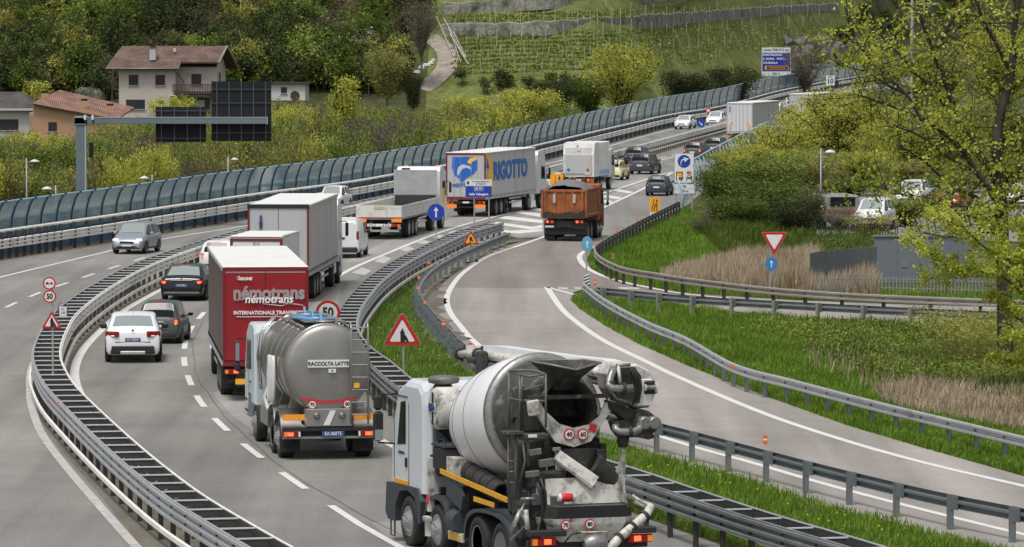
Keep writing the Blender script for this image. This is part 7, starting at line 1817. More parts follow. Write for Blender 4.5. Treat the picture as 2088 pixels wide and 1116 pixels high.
car('white car parked at the right edge behind the tree', 'car', 2078, 425, R(165), 4.2, 1.75, 1.5, 'p_white', front=True, group='parked cars')
car('white car parked deep behind the leaves between van and red car', 'car', 1850, 418, R(165), 4.2, 1.75, 1.5, 'p_white', front=True, group='parked cars')
mb = MB(); 
sheet('car_park', [(1640, 480), (2300, 500), (2300, 330), (1640, 400)], 'asphalt_grey', .002)
# vineyard: stone walls, posts, track
def hill_line(px, step=2.0): return smooth_path([on_hill(x, y) for x, y in px], step)
def stone_wall(label, px, h, m='stone'):
    p = hill_line(px, 2.0); c = p[0]; o = empty('stone_wall', c, 0, label, 'stone wall', 'terrace walls'); mb = MB(); A = []
    for q in p:
        q = q - c; hh = h * random.uniform(.85, 1.1); A.append([Vector((q.x, q.y, q.z - .3)), Vector((q.x, q.y + .1, q.z + hh)), Vector((q.x, q.y + .9, q.z + hh + .1)), Vector((q.x, q.y + .9, q.z - .3))])
    mb.rings(A, m, smooth=False); mb.build('masonry', o)
stone_wall('lower dry-stone terrace wall running across the vineyard', [(900, 72), (1010, 71), (1150, 65), (1300, 55), (1420, 45), (1560, 33), (1710, 22)], 1.75)
stone_wall('upper dry-stone terrace wall near the top edge of the vineyard', [(905, 26), (1000, 22), (1150, 12), (1300, 3), (1450, -8)], 1.6)
p = hill_line([(858, 182), (880, 165), (900, 150), (914, 125), (908, 100), (885, 80), (872, 72)], 2.0)
L = offset(p, 1.5); Rr = offset(p, -1.5); mb = MB(); mb.add([(q.x, q.y, hillz(q.x, q.y) + .12) for q in L] + [(q.x, q.y, hillz(q.x, q.y) + .12) for q in Rr], [[len(L) + i, len(L) + i + 1, i + 1, i] for i in range(len(L) - 1)], 'track'); mat('track', (.30, .26, .22), .95, noise=.25, nscale=.6, dirt=(.18, .16, .12), dscale=.5, dthr=.55)
mb.mats = [MATS['track']]; tag(mb.build('dirt_track'), kind='structure')
mat('post_pale', (.42, .40, .35), .8, noise=.2)
pm = MB(); pm.cyl((0, 0, -.3), (.03, 0, 2.4), .05, 'post_pale', 5); pm = proto(pm, 'vineyard_post'); first = None; cnt = 0
for (x0, x1, yl, yr, n, hh) in ((925, 1690, 62, 28, 34, 1.0), (905, 1700, 92, 48, 34, .8), (905, 1180, 18, 8, 12, 1.0), (925, 1690, 120, 80, 32, .6), (935, 1500, 150, 118, 24, .6), (1200, 1650, 0, -6, 14, 1.0)):
    for k in range(n):
        px_ = x0 + (x1 - x0) * (k + random.uniform(-.4, .4)) / n; py_ = yl + (yr - yl) * k / n + random.uniform(-4, 6); q = on_hill(px_, py_)
        o = link('vineyard_post', pm); o.location = q; o.scale = (1, 1, hh * random.uniform(.8, 1.25)); o.rotation_euler = (0, random.uniform(-.04, .04), 0)
        tag(o, 'pale wooden vineyard post standing in the terraced grass', 'post', 'vineyard posts')
for k, (xa, ya, xb, yb) in enumerate(((890, 60, 925, 118), (905, 62, 948, 122), (912, 75, 940, 130), (918, 98, 955, 135), (925, 90, 950, 118))):
    a, b = on_hill(xa, ya, 2.0), on_hill(xb, yb, .3); o = empty('leaning_pole', b, 0, 'slanting pale vine pole at the bend of the dirt track', 'pole', 'slanting poles by the track'); mb = MB(); mb.cyl((0, 0, 0), a - b, .07, 'post_pale', 5); mb.build('pole', o)
# white stones beside the track
for k in range(9):
    q = on_hill(848 + k * 4.4, 146 - k * 2.6 + random.uniform(-2, 2)); mb = MB(); mb.lathe([(-.2, .1), (0, random.uniform(.3, .45)), (.3, .3), (.45, .05)], 'plaster_white', (0, 0, 0), (.2, .1, 1), 7, smooth=False); o = mb.build('boulder'); o.location = q; tag(o, 'white boulder in the row left of the dirt track', 'boulder', 'white boulders by the track')
# rock outcrop by the exit sign
mb = MB(); rr = []
for j in range(7):
    row = []
    for i in range(12):
        q = on_hill(1600 + i * 12, 150 - j * 11 + random.uniform(-3, 3)); row.append(q + Vector((random.uniform(-.6, .6), random.uniform(-1.5, .5), random.uniform(.2, 1.6))))
    rr.append(row)
mat('rock', (.20, .185, .165), .95, noise=.5, nscale=.9, dirt=(.05, .055, .03), dscale=.25, dthr=.55); mb.rings(rr, 'rock', closed=False, smooth=False); tag(mb.build('rock_face'), 'grey rock face between the exit sign and the big tree', 'rock')
# ================================================================ vegetation
leafmat('leaf_olive', (0.147, 0.147, 0.051), (0.333, 0.333, 0.083), (0.525, 0.525, 0.154), .3, .4)
leafmat('leaf_yellow', (0.224, 0.243, 0.045), (0.525, 0.538, 0.090), (0.742, 0.717, 0.179), .35, .4)
leafmat('leaf_green', (0.096, 0.128, 0.028), (0.218, 0.288, 0.058), (0.371, 0.435, 0.109), .3)
leafmat('leaf_dark', (0.030, 0.039, 0.020), (0.064, 0.084, 0.034), (0.127, 0.149, 0.057), .3, .25)
leafmat('leaf_mid', (.045, .072, .02), (.11, .16, .036), (.22, .28, .06), .5)
leafmat('leaf_brown', (0.098, 0.081, 0.052), (0.196, 0.161, 0.103), (0.299, 0.253, 0.161), .3, .15)
leafmat('leaf_blossom', (0.132, 0.154, 0.077), (0.396, 0.418, 0.330), (0.605, 0.616, 0.528), .4)
leafmat('leaf_fresh', (0.192, 0.237, 0.038), (0.512, 0.563, 0.077), (0.768, 0.781, 0.205), .5, .5)
mat('bark', (.055, .048, .038), .9, noise=.4, nscale=2); mat('bark_grey', (.13, .115, .095), .9, noise=.3, nscale=2)
leafmat('grass_blades', (.09, .155, .02), (.165, .29, .036), (.27, .39, .08), .45, .35)
leafmat('reed_blades', (.29, .22, .145), (.50, .40, .28), (.64, .54, .40), .5, .25)
leafmat('weed_mid', (.055, .085, .018), (.11, .16, .03), (.19, .24, .06), .6, .3)
leafmat('twig_cloud', (.06, .05, .04), (.10, .085, .065), (.15, .13, .10), .3, .05)

def quads(P, size, seed=0, asp=.6, flat=0.0):
    """random leaf-sized faces at points P (n,3)"""
    r = np.random.default_rng(seed); n = len(P)
    u = r.normal(size=(n, 3)); u /= np.linalg.norm(u, axis=1)[:, None]
    v = r.normal(size=(n, 3)); v -= (v * u).sum(1)[:, None] * u; v /= np.linalg.norm(v, axis=1)[:, None]
    s = (size * r.uniform(.6, 1.4, n))[:, None]
    a = u * s * .5; b = v * s * .5 * asp
    V = np.stack([P - a, P - b * 1.0 + a * .1, P + a, P + b + a * .1], 1).reshape(-1, 3)
    return V, np.arange(4 * n).reshape(n, 4)
def limb_cloud(r, H, W, h0, n_limb, n_sub, spread=1.0, droop=0.0, up=.6, dome=.42, tmin=.25):
    """branch skeleton: list of (p0,p1,r0,r1) and twig sample points"""
    segs = []; tw = []
    for i in range(n_limb):
        a = 2 * PI * (i + r.uniform(-.3, .3)) / n_limb; k = r.uniform(.25, 1.0) ** .7
        z0 = h0 * r.uniform(.4, 1.0) if h0 > .1 else 0.0
        tip = np.array([math.cos(a) * W / 2 * k * spread, math.sin(a) * W / 2 * k * spread, H * (1 - dome * k ** 2 * r.uniform(.5, 1.2))])
        p = np.array([0, 0, z0]); mid = np.array([tip[0] * .35, tip[1] * .35, z0 + (tip[2] - z0) * up])
        pts = [p * (1 - t) ** 2 + mid * 2 * t * (1 - t) + tip * t * t for t in np.linspace(0, 1, 7)]
        pts = [q + r.normal(0, W * .012, 3) for q in pts]; r0 = H * .012
        for k2 in range(6): segs.append((pts[k2], pts[k2 + 1], r0 * (1 - k2 / 6.5), r0 * (1 - (k2 + 1) / 6.5)))
        for j in range(n_sub):
            t = r.uniform(tmin, 1.0); q = pts[int(t * 5.99)]; L = H * .17 * r.uniform(.5, 1.2) * (1.25 - t * .6)
            d = r.normal(size=3); d[2] = abs(d[2]) * .9 + .2 - droop; d /= np.linalg.norm(d); e = q + d * L
            segs.append((q, e, r0 * .28, r0 * .06)); tw.append((q, e))
    return segs, tw
def seg_mesh(segs, n=3):
    V = []; F = []
    for p, q, a, b in segs:
        d = q - p; L = np.linalg.norm(d)
        if L < 1e-4: continue
        d = d / L; x = np.cross(d, [0.3, .2, 1]); x /= np.linalg.norm(x) + 1e-9; y = np.cross(d, x); B = len(V)
        for c, rr_ in ((p, a), (q, b)):
            for i in range(n): t = 2 * PI * i / n; V.append(c + (x * math.cos(t) + y * math.sin(t)) * rr_)
        F += [[B + i, B + (i + 1) % n, B + n + (i + 1) % n, B + n + i] for i in range(n)]
    return np.array(V), np.array(F)
def tree_data(seed, H, W, h0, n_limb, n_sub, leaves, lsize, spread_l=.25, **kw):
    r = np.random.default_rng(seed); segs, tw = limb_cloud(r, H, W, h0, n_limb, n_sub, **kw)
    if h0 > .1: segs.insert(0, (np.array([0, 0, -1.0]), np.array([0, 0, h0]), H * .022, H * .016))
    idx = r.integers(0, len(tw), leaves); t = r.uniform(.1, 1.05, leaves)[:, None]
    A = np.array([a for a, b in tw])[idx]; B = np.array([b for a, b in tw])[idx]
    P = A + (B - A) * t + r.normal(0, spread_l, (leaves, 3))
    V, F = quads(P, lsize, seed + 1); TV, TF = seg_mesh(segs)
    return V, F, TV, TF
PROT = {}
def tree_proto(key, lm, bark, **kw):
    V, F, TV, TF = tree_data(**kw)
    c = soup('crown', V, F, [MATS[lm]]); t = soup('trunk', TV, TF, [MATS[bark]])
    a, b = c.data, t.data; bpy.data.objects.remove(c); bpy.data.objects.remove(t); PROT[key] = (a, b, kw['H'], kw['W'])
def tree_at(key, px, s, ytop, ybase_z, label, cat='tree', group=None, wpx=None, lm=None, rz=None, name='tree'):
    """stand a tree where the picture scale is s, its top at photo row ytop, its foot at height ybase_z"""
    cr, tk_, H, W = PROT[key]
    ztop = Zof(ytop, s); h = ztop - ybase_z
    o = empty(name, (S_(px, s), FPX / s, ybase_z), random.uniform(0, 6) if rz is None else rz, label, cat, group)
    k = h / H; kw_ = (wpx / s) / W if wpx else k * random.uniform(.85, 1.15); o.scale = (kw_, kw_, k)
    link('crown', cr, o); link('trunk', tk_, o); return o
tree_proto('olive', 'leaf_olive', 'bark_grey', seed=1, H=9, W=8, h0=1.0, n_limb=22, n_sub=22, leaves=8500, lsize=.20, spread_l=.32, dome=.32, tmin=.08)
tree_proto('olive2', 'leaf_olive', 'bark_grey', seed=2, H=9, W=7, h0=.6, n_limb=26, n_sub=20, leaves=7000, lsize=.20, spread_l=.32, dome=.32, tmin=.08)
tree_proto('yellow', 'leaf_yellow', 'bark_grey', seed=3, H=8, W=7, h0=.5, n_limb=26, n_sub=24, leaves=12000, lsize=.20, spread_l=.28, dome=.3)
tree_proto('green', 'leaf_green', 'bark', seed=4, H=9, W=7, h0=.8, n_limb=22, n_sub=24, leaves=10500, lsize=.20, spread_l=.32, dome=.32, tmin=.08)
tree_proto('brown', 'leaf_brown', 'bark_grey', seed=5, H=8, W=7, h0=.4, n_limb=30, n_sub=26, leaves=3200, lsize=.16, spread_l=.28)
tree_proto('willow', 'leaf_olive', 'bark', seed=6, H=10, W=11, h0=1.2, n_limb=34, n_sub=26, leaves=15000, lsize=.19, spread_l=.25, up=.75)
tree_proto('willow_y', 'leaf_yellow', 'bark', seed=16, H=10, W=11, h0=1.2, n_limb=34, n_sub=26, leaves=15000, lsize=.19, spread_l=.25, up=.75)
tree_proto('dark', 'leaf_dark', 'bark', seed=7, H=6, W=7, h0=.4, n_limb=26, n_sub=26, leaves=15000, lsize=.20, spread_l=.38, dome=.3, tmin=.0, up=.35)
tree_proto('mid', 'leaf_mid', 'bark', seed=8, H=6, W=7, h0=.4, n_limb=26, n_sub=26, leaves=15000, lsize=.19, spread_l=.40, dome=.3, tmin=.0, up=.35)
tree_proto('blossom', 'leaf_blossom', 'bark', seed=9, H=5, W=6, h0=.5, n_limb=22, n_sub=22, leaves=4500, lsize=.18, spread_l=.22)
tree_proto('sprig', 'leaf_yellow', 'bark', seed=10, H=7, W=4, h0=1.5, n_limb=14, n_sub=14, leaves=2600, lsize=.20, spread_l=.2)

# ---- thicket behind the noise barrier (ground there lies lower)
GL = -6.0
TH = 'thicket behind the noise barrier'
GEN = 'twiggy olive shrub in the thicket behind the noise barrier'
rT = random.Random(5)
top_px = [(-40, 405), (0, 398), (369, 365), (603, 330), (788, 308), (1026, 272), (1116, 250), (1270, 212)]
def bar_y(x):
    for (a, b), (c, d) in zip(top_px, top_px[1:]):
        if x <= c: return b + (d - b) * (x - a) / (c - a)
    return top_px[-1][1]
def Fx_at(Y):
    b_ = min(F_path, key=lambda q: abs(q.y - Y)); return b_.x
def behind(px, s):   # farther than the barrier?
    X = S_(px, s); return X < Fx_at(FPX / s) - 4
for row, (smin, up0, up1, x0, x1, stp) in enumerate(((26, 45, 100, -30, 1000, 44), (21, 90, 145, -40, 1120, 38), (18.5, 128, 185, -30, 1150, 38), (16.6, 165, 225, -20, 900, 40))):
    x = x0
    while x < x1:
        px_ = x + rT.uniform(-14, 14); yt = bar_y(px_) - rT.uniform(up0, up1); s = smin * rT.uniform(.95, 1.05)
        while not behind(px_, s) and s > 12: s *= .96
        yt = max(yt, (252 if px_ < 235 else 214 if 310 < px_ < 480 else 228 if px_ < 320 else 196) + rT.uniform(0, 26))
        k = rT.choice(['olive', 'olive', 'olive2', 'brown', 'brown', 'green', 'yellow', 'green'] if row else ['olive', 'olive2', 'brown', 'green', 'green', 'yellow'])
        lab, grp = {'olive': GEN, 'olive2': GEN, 'brown': 'brownish leafless shrub in the thicket behind the noise barrier', 'green': 'fresh green shrub in the thicket behind the noise barrier', 'yellow': 'yellow-green shrub in the thicket behind the noise barrier'}[k], TH + ' ' + k.strip('2')
        tree_at(k, px_, s, yt, GL, lab, 'shrub', grp, wpx=rT.uniform(95, 150), name='shrub')
        x += stp
for key, px_, s, yt, zb, w_, lab in (('yellow', 956, 19, 186, -2, 135, 'bright yellow-green round shrub above the blue logo lorry'), ('yellow', 1080, 19, 172, -1, 150, 'bright yellow-green shrub right of the round one, below the vineyard'), ('willow_y', 1268, 17, 80, -1, 200, 'large pale olive willow rising over the noise barrier below the vineyard'),
        ('sprig', 704, 19, 140, -3, 90, 'thin upright yellow-green tree right of the gantry signs'), ('yellow', 352, 17.5, 188, -3, 110, 'yellow-leaved shrub in front of the pink house'), ('sprig', 75, 16, 156, -2, 90, 'slim green tree left above the orange house'), ('blossom', 180, 15, 172, -1, 80, 'white blossoming shrub left of the pink house'),
        ('yellow', 590, 20, 212, -4, 110, 'yellow-green shrub right of the larger sign panel'), ('green', 820, 18.5, 228, -4, 140, 'green shrub between the thin tree and the round yellow shrub'), ('dark', 843, 15, 150, 0, 62, 'small dark round tree at the foot of the dirt track'),
        ('dark', 1400, 16, 140, 0, 150, 'dark scrub right of the large pale willow'), ('dark', 1130, 16.5, 158, 0, 130, 'dark hedge scrub between vineyard and yellow shrubs'), ('mid', 1200, 16.5, 140, 0, 110, 'green scrub left behind the large pale willow'), ('dark', 1490, 15.5, 128, 0, 150, 'dark scrub left of the exit sign'), ('brown', 1640, 13, 88, 0, 120, 'brown scrub above the exit sign rock face'),
        ('brown', 860, 14.5, -12, 6, 100, 'tall bare tree at the top bend of the dirt track'), ('olive2', 790, 15, 88, 1, 120, 'pale flowering tree left of the dirt track'), ('green', 700, 13.5, 22, 4, 110, 'fresh green tree on the slope above the outbuilding')):
    tree_at(key, px_, s, yt, zb, lab, 'tree' if key in ('willow', 'sprig', 'brown') else 'shrub', wpx=w_, name='tree' if key in ('willow', 'sprig', 'brown') else 'shrub')
# ---- wooded hillside: one far wood (stuff)
def forest(name, regions, seed, lsize=.42, hk=1.0, label='dense mixed spring wood covering the hillside behind the pink house'):
    r = np.random.default_rng(seed); VV = []; FF = []; MM = []; off = 0; TV_ = []; TF_ = []; toff = 0
    names = ['leaf_dark', 'leaf_mid', 'leaf_brown', 'leaf_olive', 'leaf_green', 'leaf_blossom']
    for (x0, x1, y0, y1, n, pr) in regions:
        for k in range(n):
            px_ = r.uniform(x0, x1); py_ = r.uniform(y0, y1); b = on_hill(px_, py_); ci = r.choice(6, p=pr)
            H = r.uniform(4.0, 8.0) * (.8 if ci == 5 else 1) * hk; W = H * r.uniform(.7, 1.1); nl = int(1300 * (H / 6) ** (2 if hk < 1 else 1)) + 120; nb = 26
            C = r.normal(size=(nb, 3)); C /= np.linalg.norm(C, axis=1)[:, None]; C *= r.uniform(.35, .9, nb)[:, None]; C[:, 2] *= .95
            C = C * np.array([W / 2, W / 2, H * .45]) + np.array([0, 0, H * .58])
            i_ = r.integers(0, nb, nl); P = C[i_] + r.normal(0, W * .085, (nl, 3)); P += np.array([b.x, b.y, b.z])
            V, F = quads(P, lsize if ci != 2 else lsize * .6, int(r.integers(1e6)), asp=.6 if ci != 2 else .14); VV.append(V); FF.append(F + off); off += len(V); MM.append(np.full(len(F), ci))
            base = np.array([b.x, b.y, b.z]); sg = [(base - [0, 0, .5], base + [0, 0, H * .6], .14, .06)]
            for j in range(5):
                e = C[r.integers(0, nb)] + base; sg.append((base + np.array([0, 0, H * .3]), e, .06, .02))
            a_, f_ = seg_mesh(sg); TV_.append(a_); TF_.append(f_ + toff); toff += len(a_)
    VV.append(np.concatenate(TV_)); FF.append(np.concatenate(TF_) + off); MM.append(np.full(len(FF[-1]), 6))
    o = soup(name, np.concatenate(VV), np.concatenate(FF), [MATS[q] for q in names] + [MATS['bark_grey']], mi=np.concatenate(MM)); tag(o, label, 'wood', kind='stuff'); return o
forest('hillside_wood', [(-60, 900, -150, -10, 120, [.22, .16, .38, .17, .06, .01]), (-60, 860, -10, 90, 150, [.22, .17, .36, .16, .06, .03]), (-60, 825, 90, 175, 120, [.34, .18, .28, .12, .06, .02]), (0, 240, 170, 215, 30, [.4, .2, .3, .1, 0, 0]), (440, 800, 165, 200, 40, [.3, .2, .25, .15, .08, .02]), (1700, 2200, -60, 120, 70, [.45, .2, .25, .08, .02, 0])], 3)
forest('hedge_scrub', [(930, 1700, 168, 196, 60, [.5, .2, .3, 0, 0, 0]), (1560, 1720, 120, 160, 16, [.5, .2, .3, 0, 0, 0])], 4, .3, .42, 'low dark scrub along the foot of the vineyard')
# undergrowth carpet behind the barrier
def carpet(name, label, regions, mats, lsize, seed, cat='undergrowth'):
    r = np.random.default_rng(seed); VV = []; FF = []; MM = []; off = 0
    for (poly, n, zfun, hh, mi) in regions:
        xs_ = [p[0] for p in poly]; ys_ = [p[1] for p in poly]; P = []
        while len(P) < n:
            x, y = r.uniform(min(xs_), max(xs_)), r.uniform(min(ys_), max(ys_)); ins = False; j = len(poly) - 1
            for i in range(len(poly)):
                if (poly[i][1] > y) != (poly[j][1] > y) and x < (poly[j][0] - poly[i][0]) * (y - poly[i][1]) / (poly[j][1] - poly[i][1]) + poly[i][0]: ins = not ins
                j = i
            if ins: P.append((x, y))
        for (x, y) in P:
            g = G(x, y); P_ = np.array([g.x, g.y, 0]) ; m = 60; Q = P_ + r.normal(0, 1, (m, 3)) * np.array([.5, .5, 0]) + np.array([0, 0, 1]) * r.uniform(0, hh, (m, 1)); Q[:, 2] += zfun
            V, F = quads(Q, lsize, int(r.integers(1e6))); VV.append(V); FF.append(F + off); off += len(V); MM.append(np.full(len(F), mi))
    return tag(soup(name, np.concatenate(VV), np.concatenate(FF), [MATS[m] for m in mats], mi=np.concatenate(MM)), label, cat, kind='stuff')
# ---- right side: bush mass between the far lanes and the car park
RB = (('mid', 1492, 34, 322, 0, 175, 'dark green dense bush right of the white arrow board'), ('green', 1575, 34, 300, 0, 200, 'green bush rising above the yield sign'), ('olive', 1645, 33, 296, 0, 190, 'olive bush above the slat fence'), ('mid', 1500, 37, 388, 0, 170, 'low dark bush above the dry reeds'), ('dark', 1625, 38, 400, 0, 150, 'low dark bush left of the black iron fence'),
      ('willow_y', 1590, 26, 245, -2, 210, 'yellowish twiggy bush behind the dark green bushes'), ('green', 1500, 28, 292, -1, 150, 'light green twiggy bush against the light blue barrier frame'), ('olive', 1545, 24, 262, -2, 150, 'brown twiggy bush below the far white lorry'), ('willow_y', 1710, 24, 172, -2, 260, 'tall bright yellow-green bush right of the farthest lorry'), ('yellow', 1655, 22, 212, -2, 170, 'olive bush hiding the wheels of the farthest lorry'),
      ('yellow', 1775, 23, 200, -2, 190, 'yellow-green bush left of the big tree'), ('olive', 1740, 28, 300, -2, 200, 'olive brown bush above the parked white van'), ('willow_y', 1810, 26, 240, -2, 200, 'brown-green bush behind the big tree branches'), ('green', 1880, 26, 240, -2, 220, 'green bush behind the big tree trunk'), ('olive', 1960, 24, 180, -2, 240, 'olive tree crown behind the big tree'), ('green', 2070, 26, 220, -2, 230, 'green crown at the right edge behind the big tree'), ('willow', 1900, 19, 80, -1, 230, 'distant olive crown behind the top of the big tree'), ('willow_y', 2040, 18, 40, -1, 260, 'distant yellow-green crown at the top right corner'),
      ('sprig', 1505, 33, 306, 0, 80, 'thin upright shoots above the left end of the dark bushes'), ('sprig', 1600, 33, 292, 0, 90, 'thin upright shoots above the middle of the dark bushes'), ('mid', 1562, 36, 348, 0, 230, 'broad dark green bush just above and left of the yield sign'), ('mid', 1655, 36.5, 384, 0, 150, 'dark green bush at the left end of the black iron fence'), ('brown', 1660, 36.5, 372, 0, 110, 'brown twiggy bush between dark bushes and camper'), ('brown', 1430, 37.5, 440, 0, 80, 'low leafless bush beside the grass bank under the white arrow board'), ('brown', 1712, 37.5, 418, 0, 120, 'twiggy brown bush in front of the orange and white camper'), ('mid', 1468, 31, 335, 0, 90, 'green bush directly behind the white arrow board'), ('willow_y', 1530, 29, 290, 0, 170, 'yellow-green bush above the middle of the dark bushes'), ('green', 1650, 29, 300, 0, 190, 'green bush left of the street lamp in the bushes'), ('willow_y', 1760, 28.5, 305, 0, 190, 'yellow-green bush right of the street lamp in the bushes'), ('mid', 1720, 30.5, 362, 0, 200, 'green bush behind the camper'), ('olive', 1860, 29, 320, 0, 220, 'olive bush behind the parked vehicles'), ('mid', 1950, 30, 350, 0, 200, 'green bush behind the red car'), ('green', 2060, 29, 310, 0, 200, 'green bush behind the white car at the right edge'), ('olive', 1770, 38.5, 432, 0, 130, 'olive twiggy bush in front of the parked white van'), ('green', 1850, 36, 400, 0, 150, 'green bush between the parked van and the big tree trunk'), ('brown', 1455, 36, 425, 0, 90, 'bare twiggy shrub at the foot of the white arrow board'), ('mid', 1830, 30, 380, -1, 190, 'dark bush between the parked van and the red car'), ('dark', 1960, 32, 430, -1, 200, 'dark bush behind the plain grey wall'), ('mid', 2075, 32, 425, -1, 160, 'dark bush at the right edge behind the overhanging branches'))
for key, px_, s, yt, zb, w_, lab in RB: tree_at(key, px_, s, yt, zb, lab, 'shrub', wpx=w_, name='shrub')
# ---- the big foreground tree
def big_tree():
    r = np.random.default_rng(42); s = 62.0; Y = FPX / s
    o = empty('broadleaf_tree', (S_(2050, s), Y, 0), 0, 'big broadleaf tree with dark limbs and fresh yellow-green leaves on the right', 'tree')
    def Lc(px, py, d=0.0): return np.array([(px - 2050) / s, d, CAMH - (py - HZ) / s])
    limbs = [[(2052, 770, 0), (2050, 620, 0), (2046, 500, .1), (2040, 400, 0), (2030, 300, -.1), (2040, 230, 0), (2062, 150, .2), (2068, 60, .2), (2080, -40, .3), (2090, -160, .3)],
             [(2044, 400, 0), (2020, 345, .3), (1990, 300, .4), (1960, 250, .6), (1935, 180, .6), (1905, 110, .4), (1880, 40, .3), (1850, -40, .2)],
             [(2042, 420, 0), (2010, 380, -.4), (1990, 350, -.5), (1940, 285, -.8), (1870, 240, -1), (1800, 210, -1.2), (1735, 190, -1.3)], [(1990, 350, -.4), (1930, 320, -.8), (1870, 275, -1.0), (1790, 245, -1.2)],
             [(1940, 232, .3), (1900, 180, .0), (1865, 150, -.2), (1830, 110, -.4), (1780, 60, -.5)], [(2035, 330, 0), (2050, 280, .4), (2085, 250, .8), (2130, 220, 1)], [(2030, 440, 0), (1990, 400, .6), (1950, 385, 1.0), (1890, 330, 1.3), (1840, 300, 1.5)],
             [(1905, 110, .4), (1930, 60, .2), (1960, 0, .1), (1980, -60, 0)], [(2062, 150, .2), (2030, 90, -.3), (2000, 40, -.5), (1975, -30, -.6)], [(2045, 420, 0), (2080, 400, -.5), (2120, 370, -1)], [(1870, 240, -1), (1850, 200, -1.1), (1800, 150, -1.2), (1750, 100, -1.3), (1720, 40, -1.3)], [(2046, 510, 0), (2000, 440, -.7), (1930, 410, -1.2), (1850, 395, -1.5)]]
    limbs += [[(2034, 450, 0), (1960, 440, .8), (1880, 410, 1.2), (1800, 385, 1.4), (1735, 372, 1.5)], [(2040, 480, 0), (1990, 470, -.6), (1930, 480, -1.0), (1870, 470, -1.2)], [(1900, 180, .0), (1840, 190, -.4), (1770, 150, -.8), (1700, 130, -1)]]
    rad = [.30, .15, .13, .07, .07, .12, .09, .07, .10, .10, .06, .07, .06, .05, .05]
    segs = []; tips = []
    for L, r0 in zip(limbs, rad):
        P = [Lc(*q) for q in L]; P = [np.array(v) for v in smooth_path([Vector(p) for p in P], .25)]; n = len(P)
        for i in range(n - 1): segs.append((P[i], P[i + 1], r0 * (1 - .8 * i / n), r0 * (1 - .8 * (i + 1) / n)))
        st = int(n * .3)
        for i in range(st, n):
            for k in range(2):
                d = r.normal(size=3); d[2] = d[2] * .6 + .35; d /= np.linalg.norm(d); Ln = r.uniform(.4, 1.5); q = P[i]; e = q + d * Ln; e2 = e + (d + r.normal(0, .4, 3)) * Ln * .6
                segs.append((q, e, .022, .012)); segs.append((e, e2, .012, .005)); tips += [(q, e), (e, e2), (e, e2)]
                for k2 in range(2):
                    f = e + r.normal(0, .4, 3) * Ln * .6; segs.append((q * .4 + e * .6, f, .008, .004)); tips.append((q * .4 + e * .6, f))
    V, F = seg_mesh(segs, 5); soup('trunk', V, F, [MATS['bark']], o)
    n = 17000; idx = r.integers(0, len(tips), n); t = r.uniform(.2, 1.05, n)[:, None]; A = np.array([a for a, b in tips])[idx]; B = np.array([b for a, b in tips])[idx]
    cl = r.normal(0, .10, (len(tips), 3))[idx]; P = A + (B - A) * t + r.normal(0, .07, (n, 3)) + cl
    V, F = quads(P, .115, 9, asp=.7); soup('crown', V, F, [MATS['leaf_fresh']], o)
big_tree()
def near_branch():
    r = np.random.default_rng(12); s = 66.0; o = empty('sapling', (S_(2120, s), FPX / s, 0), 0, 'pale green leafy sapling leaning in at the right edge over the guard rails', 'tree')
    def Lc(px, py, d=0.0): return np.array([(px - 2120) / s, d, CAMH - (py - HZ) / s])
    limbs = [[(2120, 800, 0), (2110, 700, 0), (2090, 600, 0), (2060, 530, .1), (2040, 480, .2), (2010, 440, .2)], [(2085, 600, 0), (2040, 560, -.2), (1960, 548, -.3), (1900, 520, -.3), (1850, 485, -.3)], [(2060, 545, 0), (1990, 550, .3), (1930, 560, .4), (1890, 575, .5)], [(2100, 660, 0), (2060, 640, .4), (2030, 600, .5)], [(2110, 700, 0), (2080, 690, -.3), (2050, 680, -.4)], [(2090, 600, 0), (2095, 520, .3), (2085, 450, .4)], [(2115, 740, 0), (2070, 740, .5), (2030, 730, .6)], [(2060, 530, 0), (2000, 500, -.5), (1960, 460, -.7), (1900, 440, -.9)]]
    segs = []; tips = []
    for L in limbs:
        P = [np.array(v) for v in smooth_path([Vector(Lc(*q)) for q in L], .18)]; n = len(P)
        for i in range(n - 1): segs.append((P[i], P[i + 1], .035 * (1 - .7 * i / n), .035 * (1 - .7 * (i + 1) / n)))
        for i in range(int(n * .2), n):
            for k in range(2): d = r.normal(size=3); d[2] = d[2] * .7 + .3; d /= np.linalg.norm(d); e = P[i] + d * r.uniform(.2, .75); segs.append((P[i], e, .008, .003)); tips.append((P[i], e))
    V, F = seg_mesh(segs, 4); soup('trunk', V, F, [MATS['bark']], o); n = 15000; idx = r.integers(0, len(tips), n); t = r.uniform(.15, 1.05, n)[:, None]; A = np.array([a for a, b in tips])[idx]; B = np.array([b for a, b in tips])[idx]
    V, F = quads(A + (B - A) * t + r.normal(0, .08, (n, 3)), .085, 5, asp=.75); soup('crown', V, F, [MATS['leaf_fresh']], o)
near_branch()
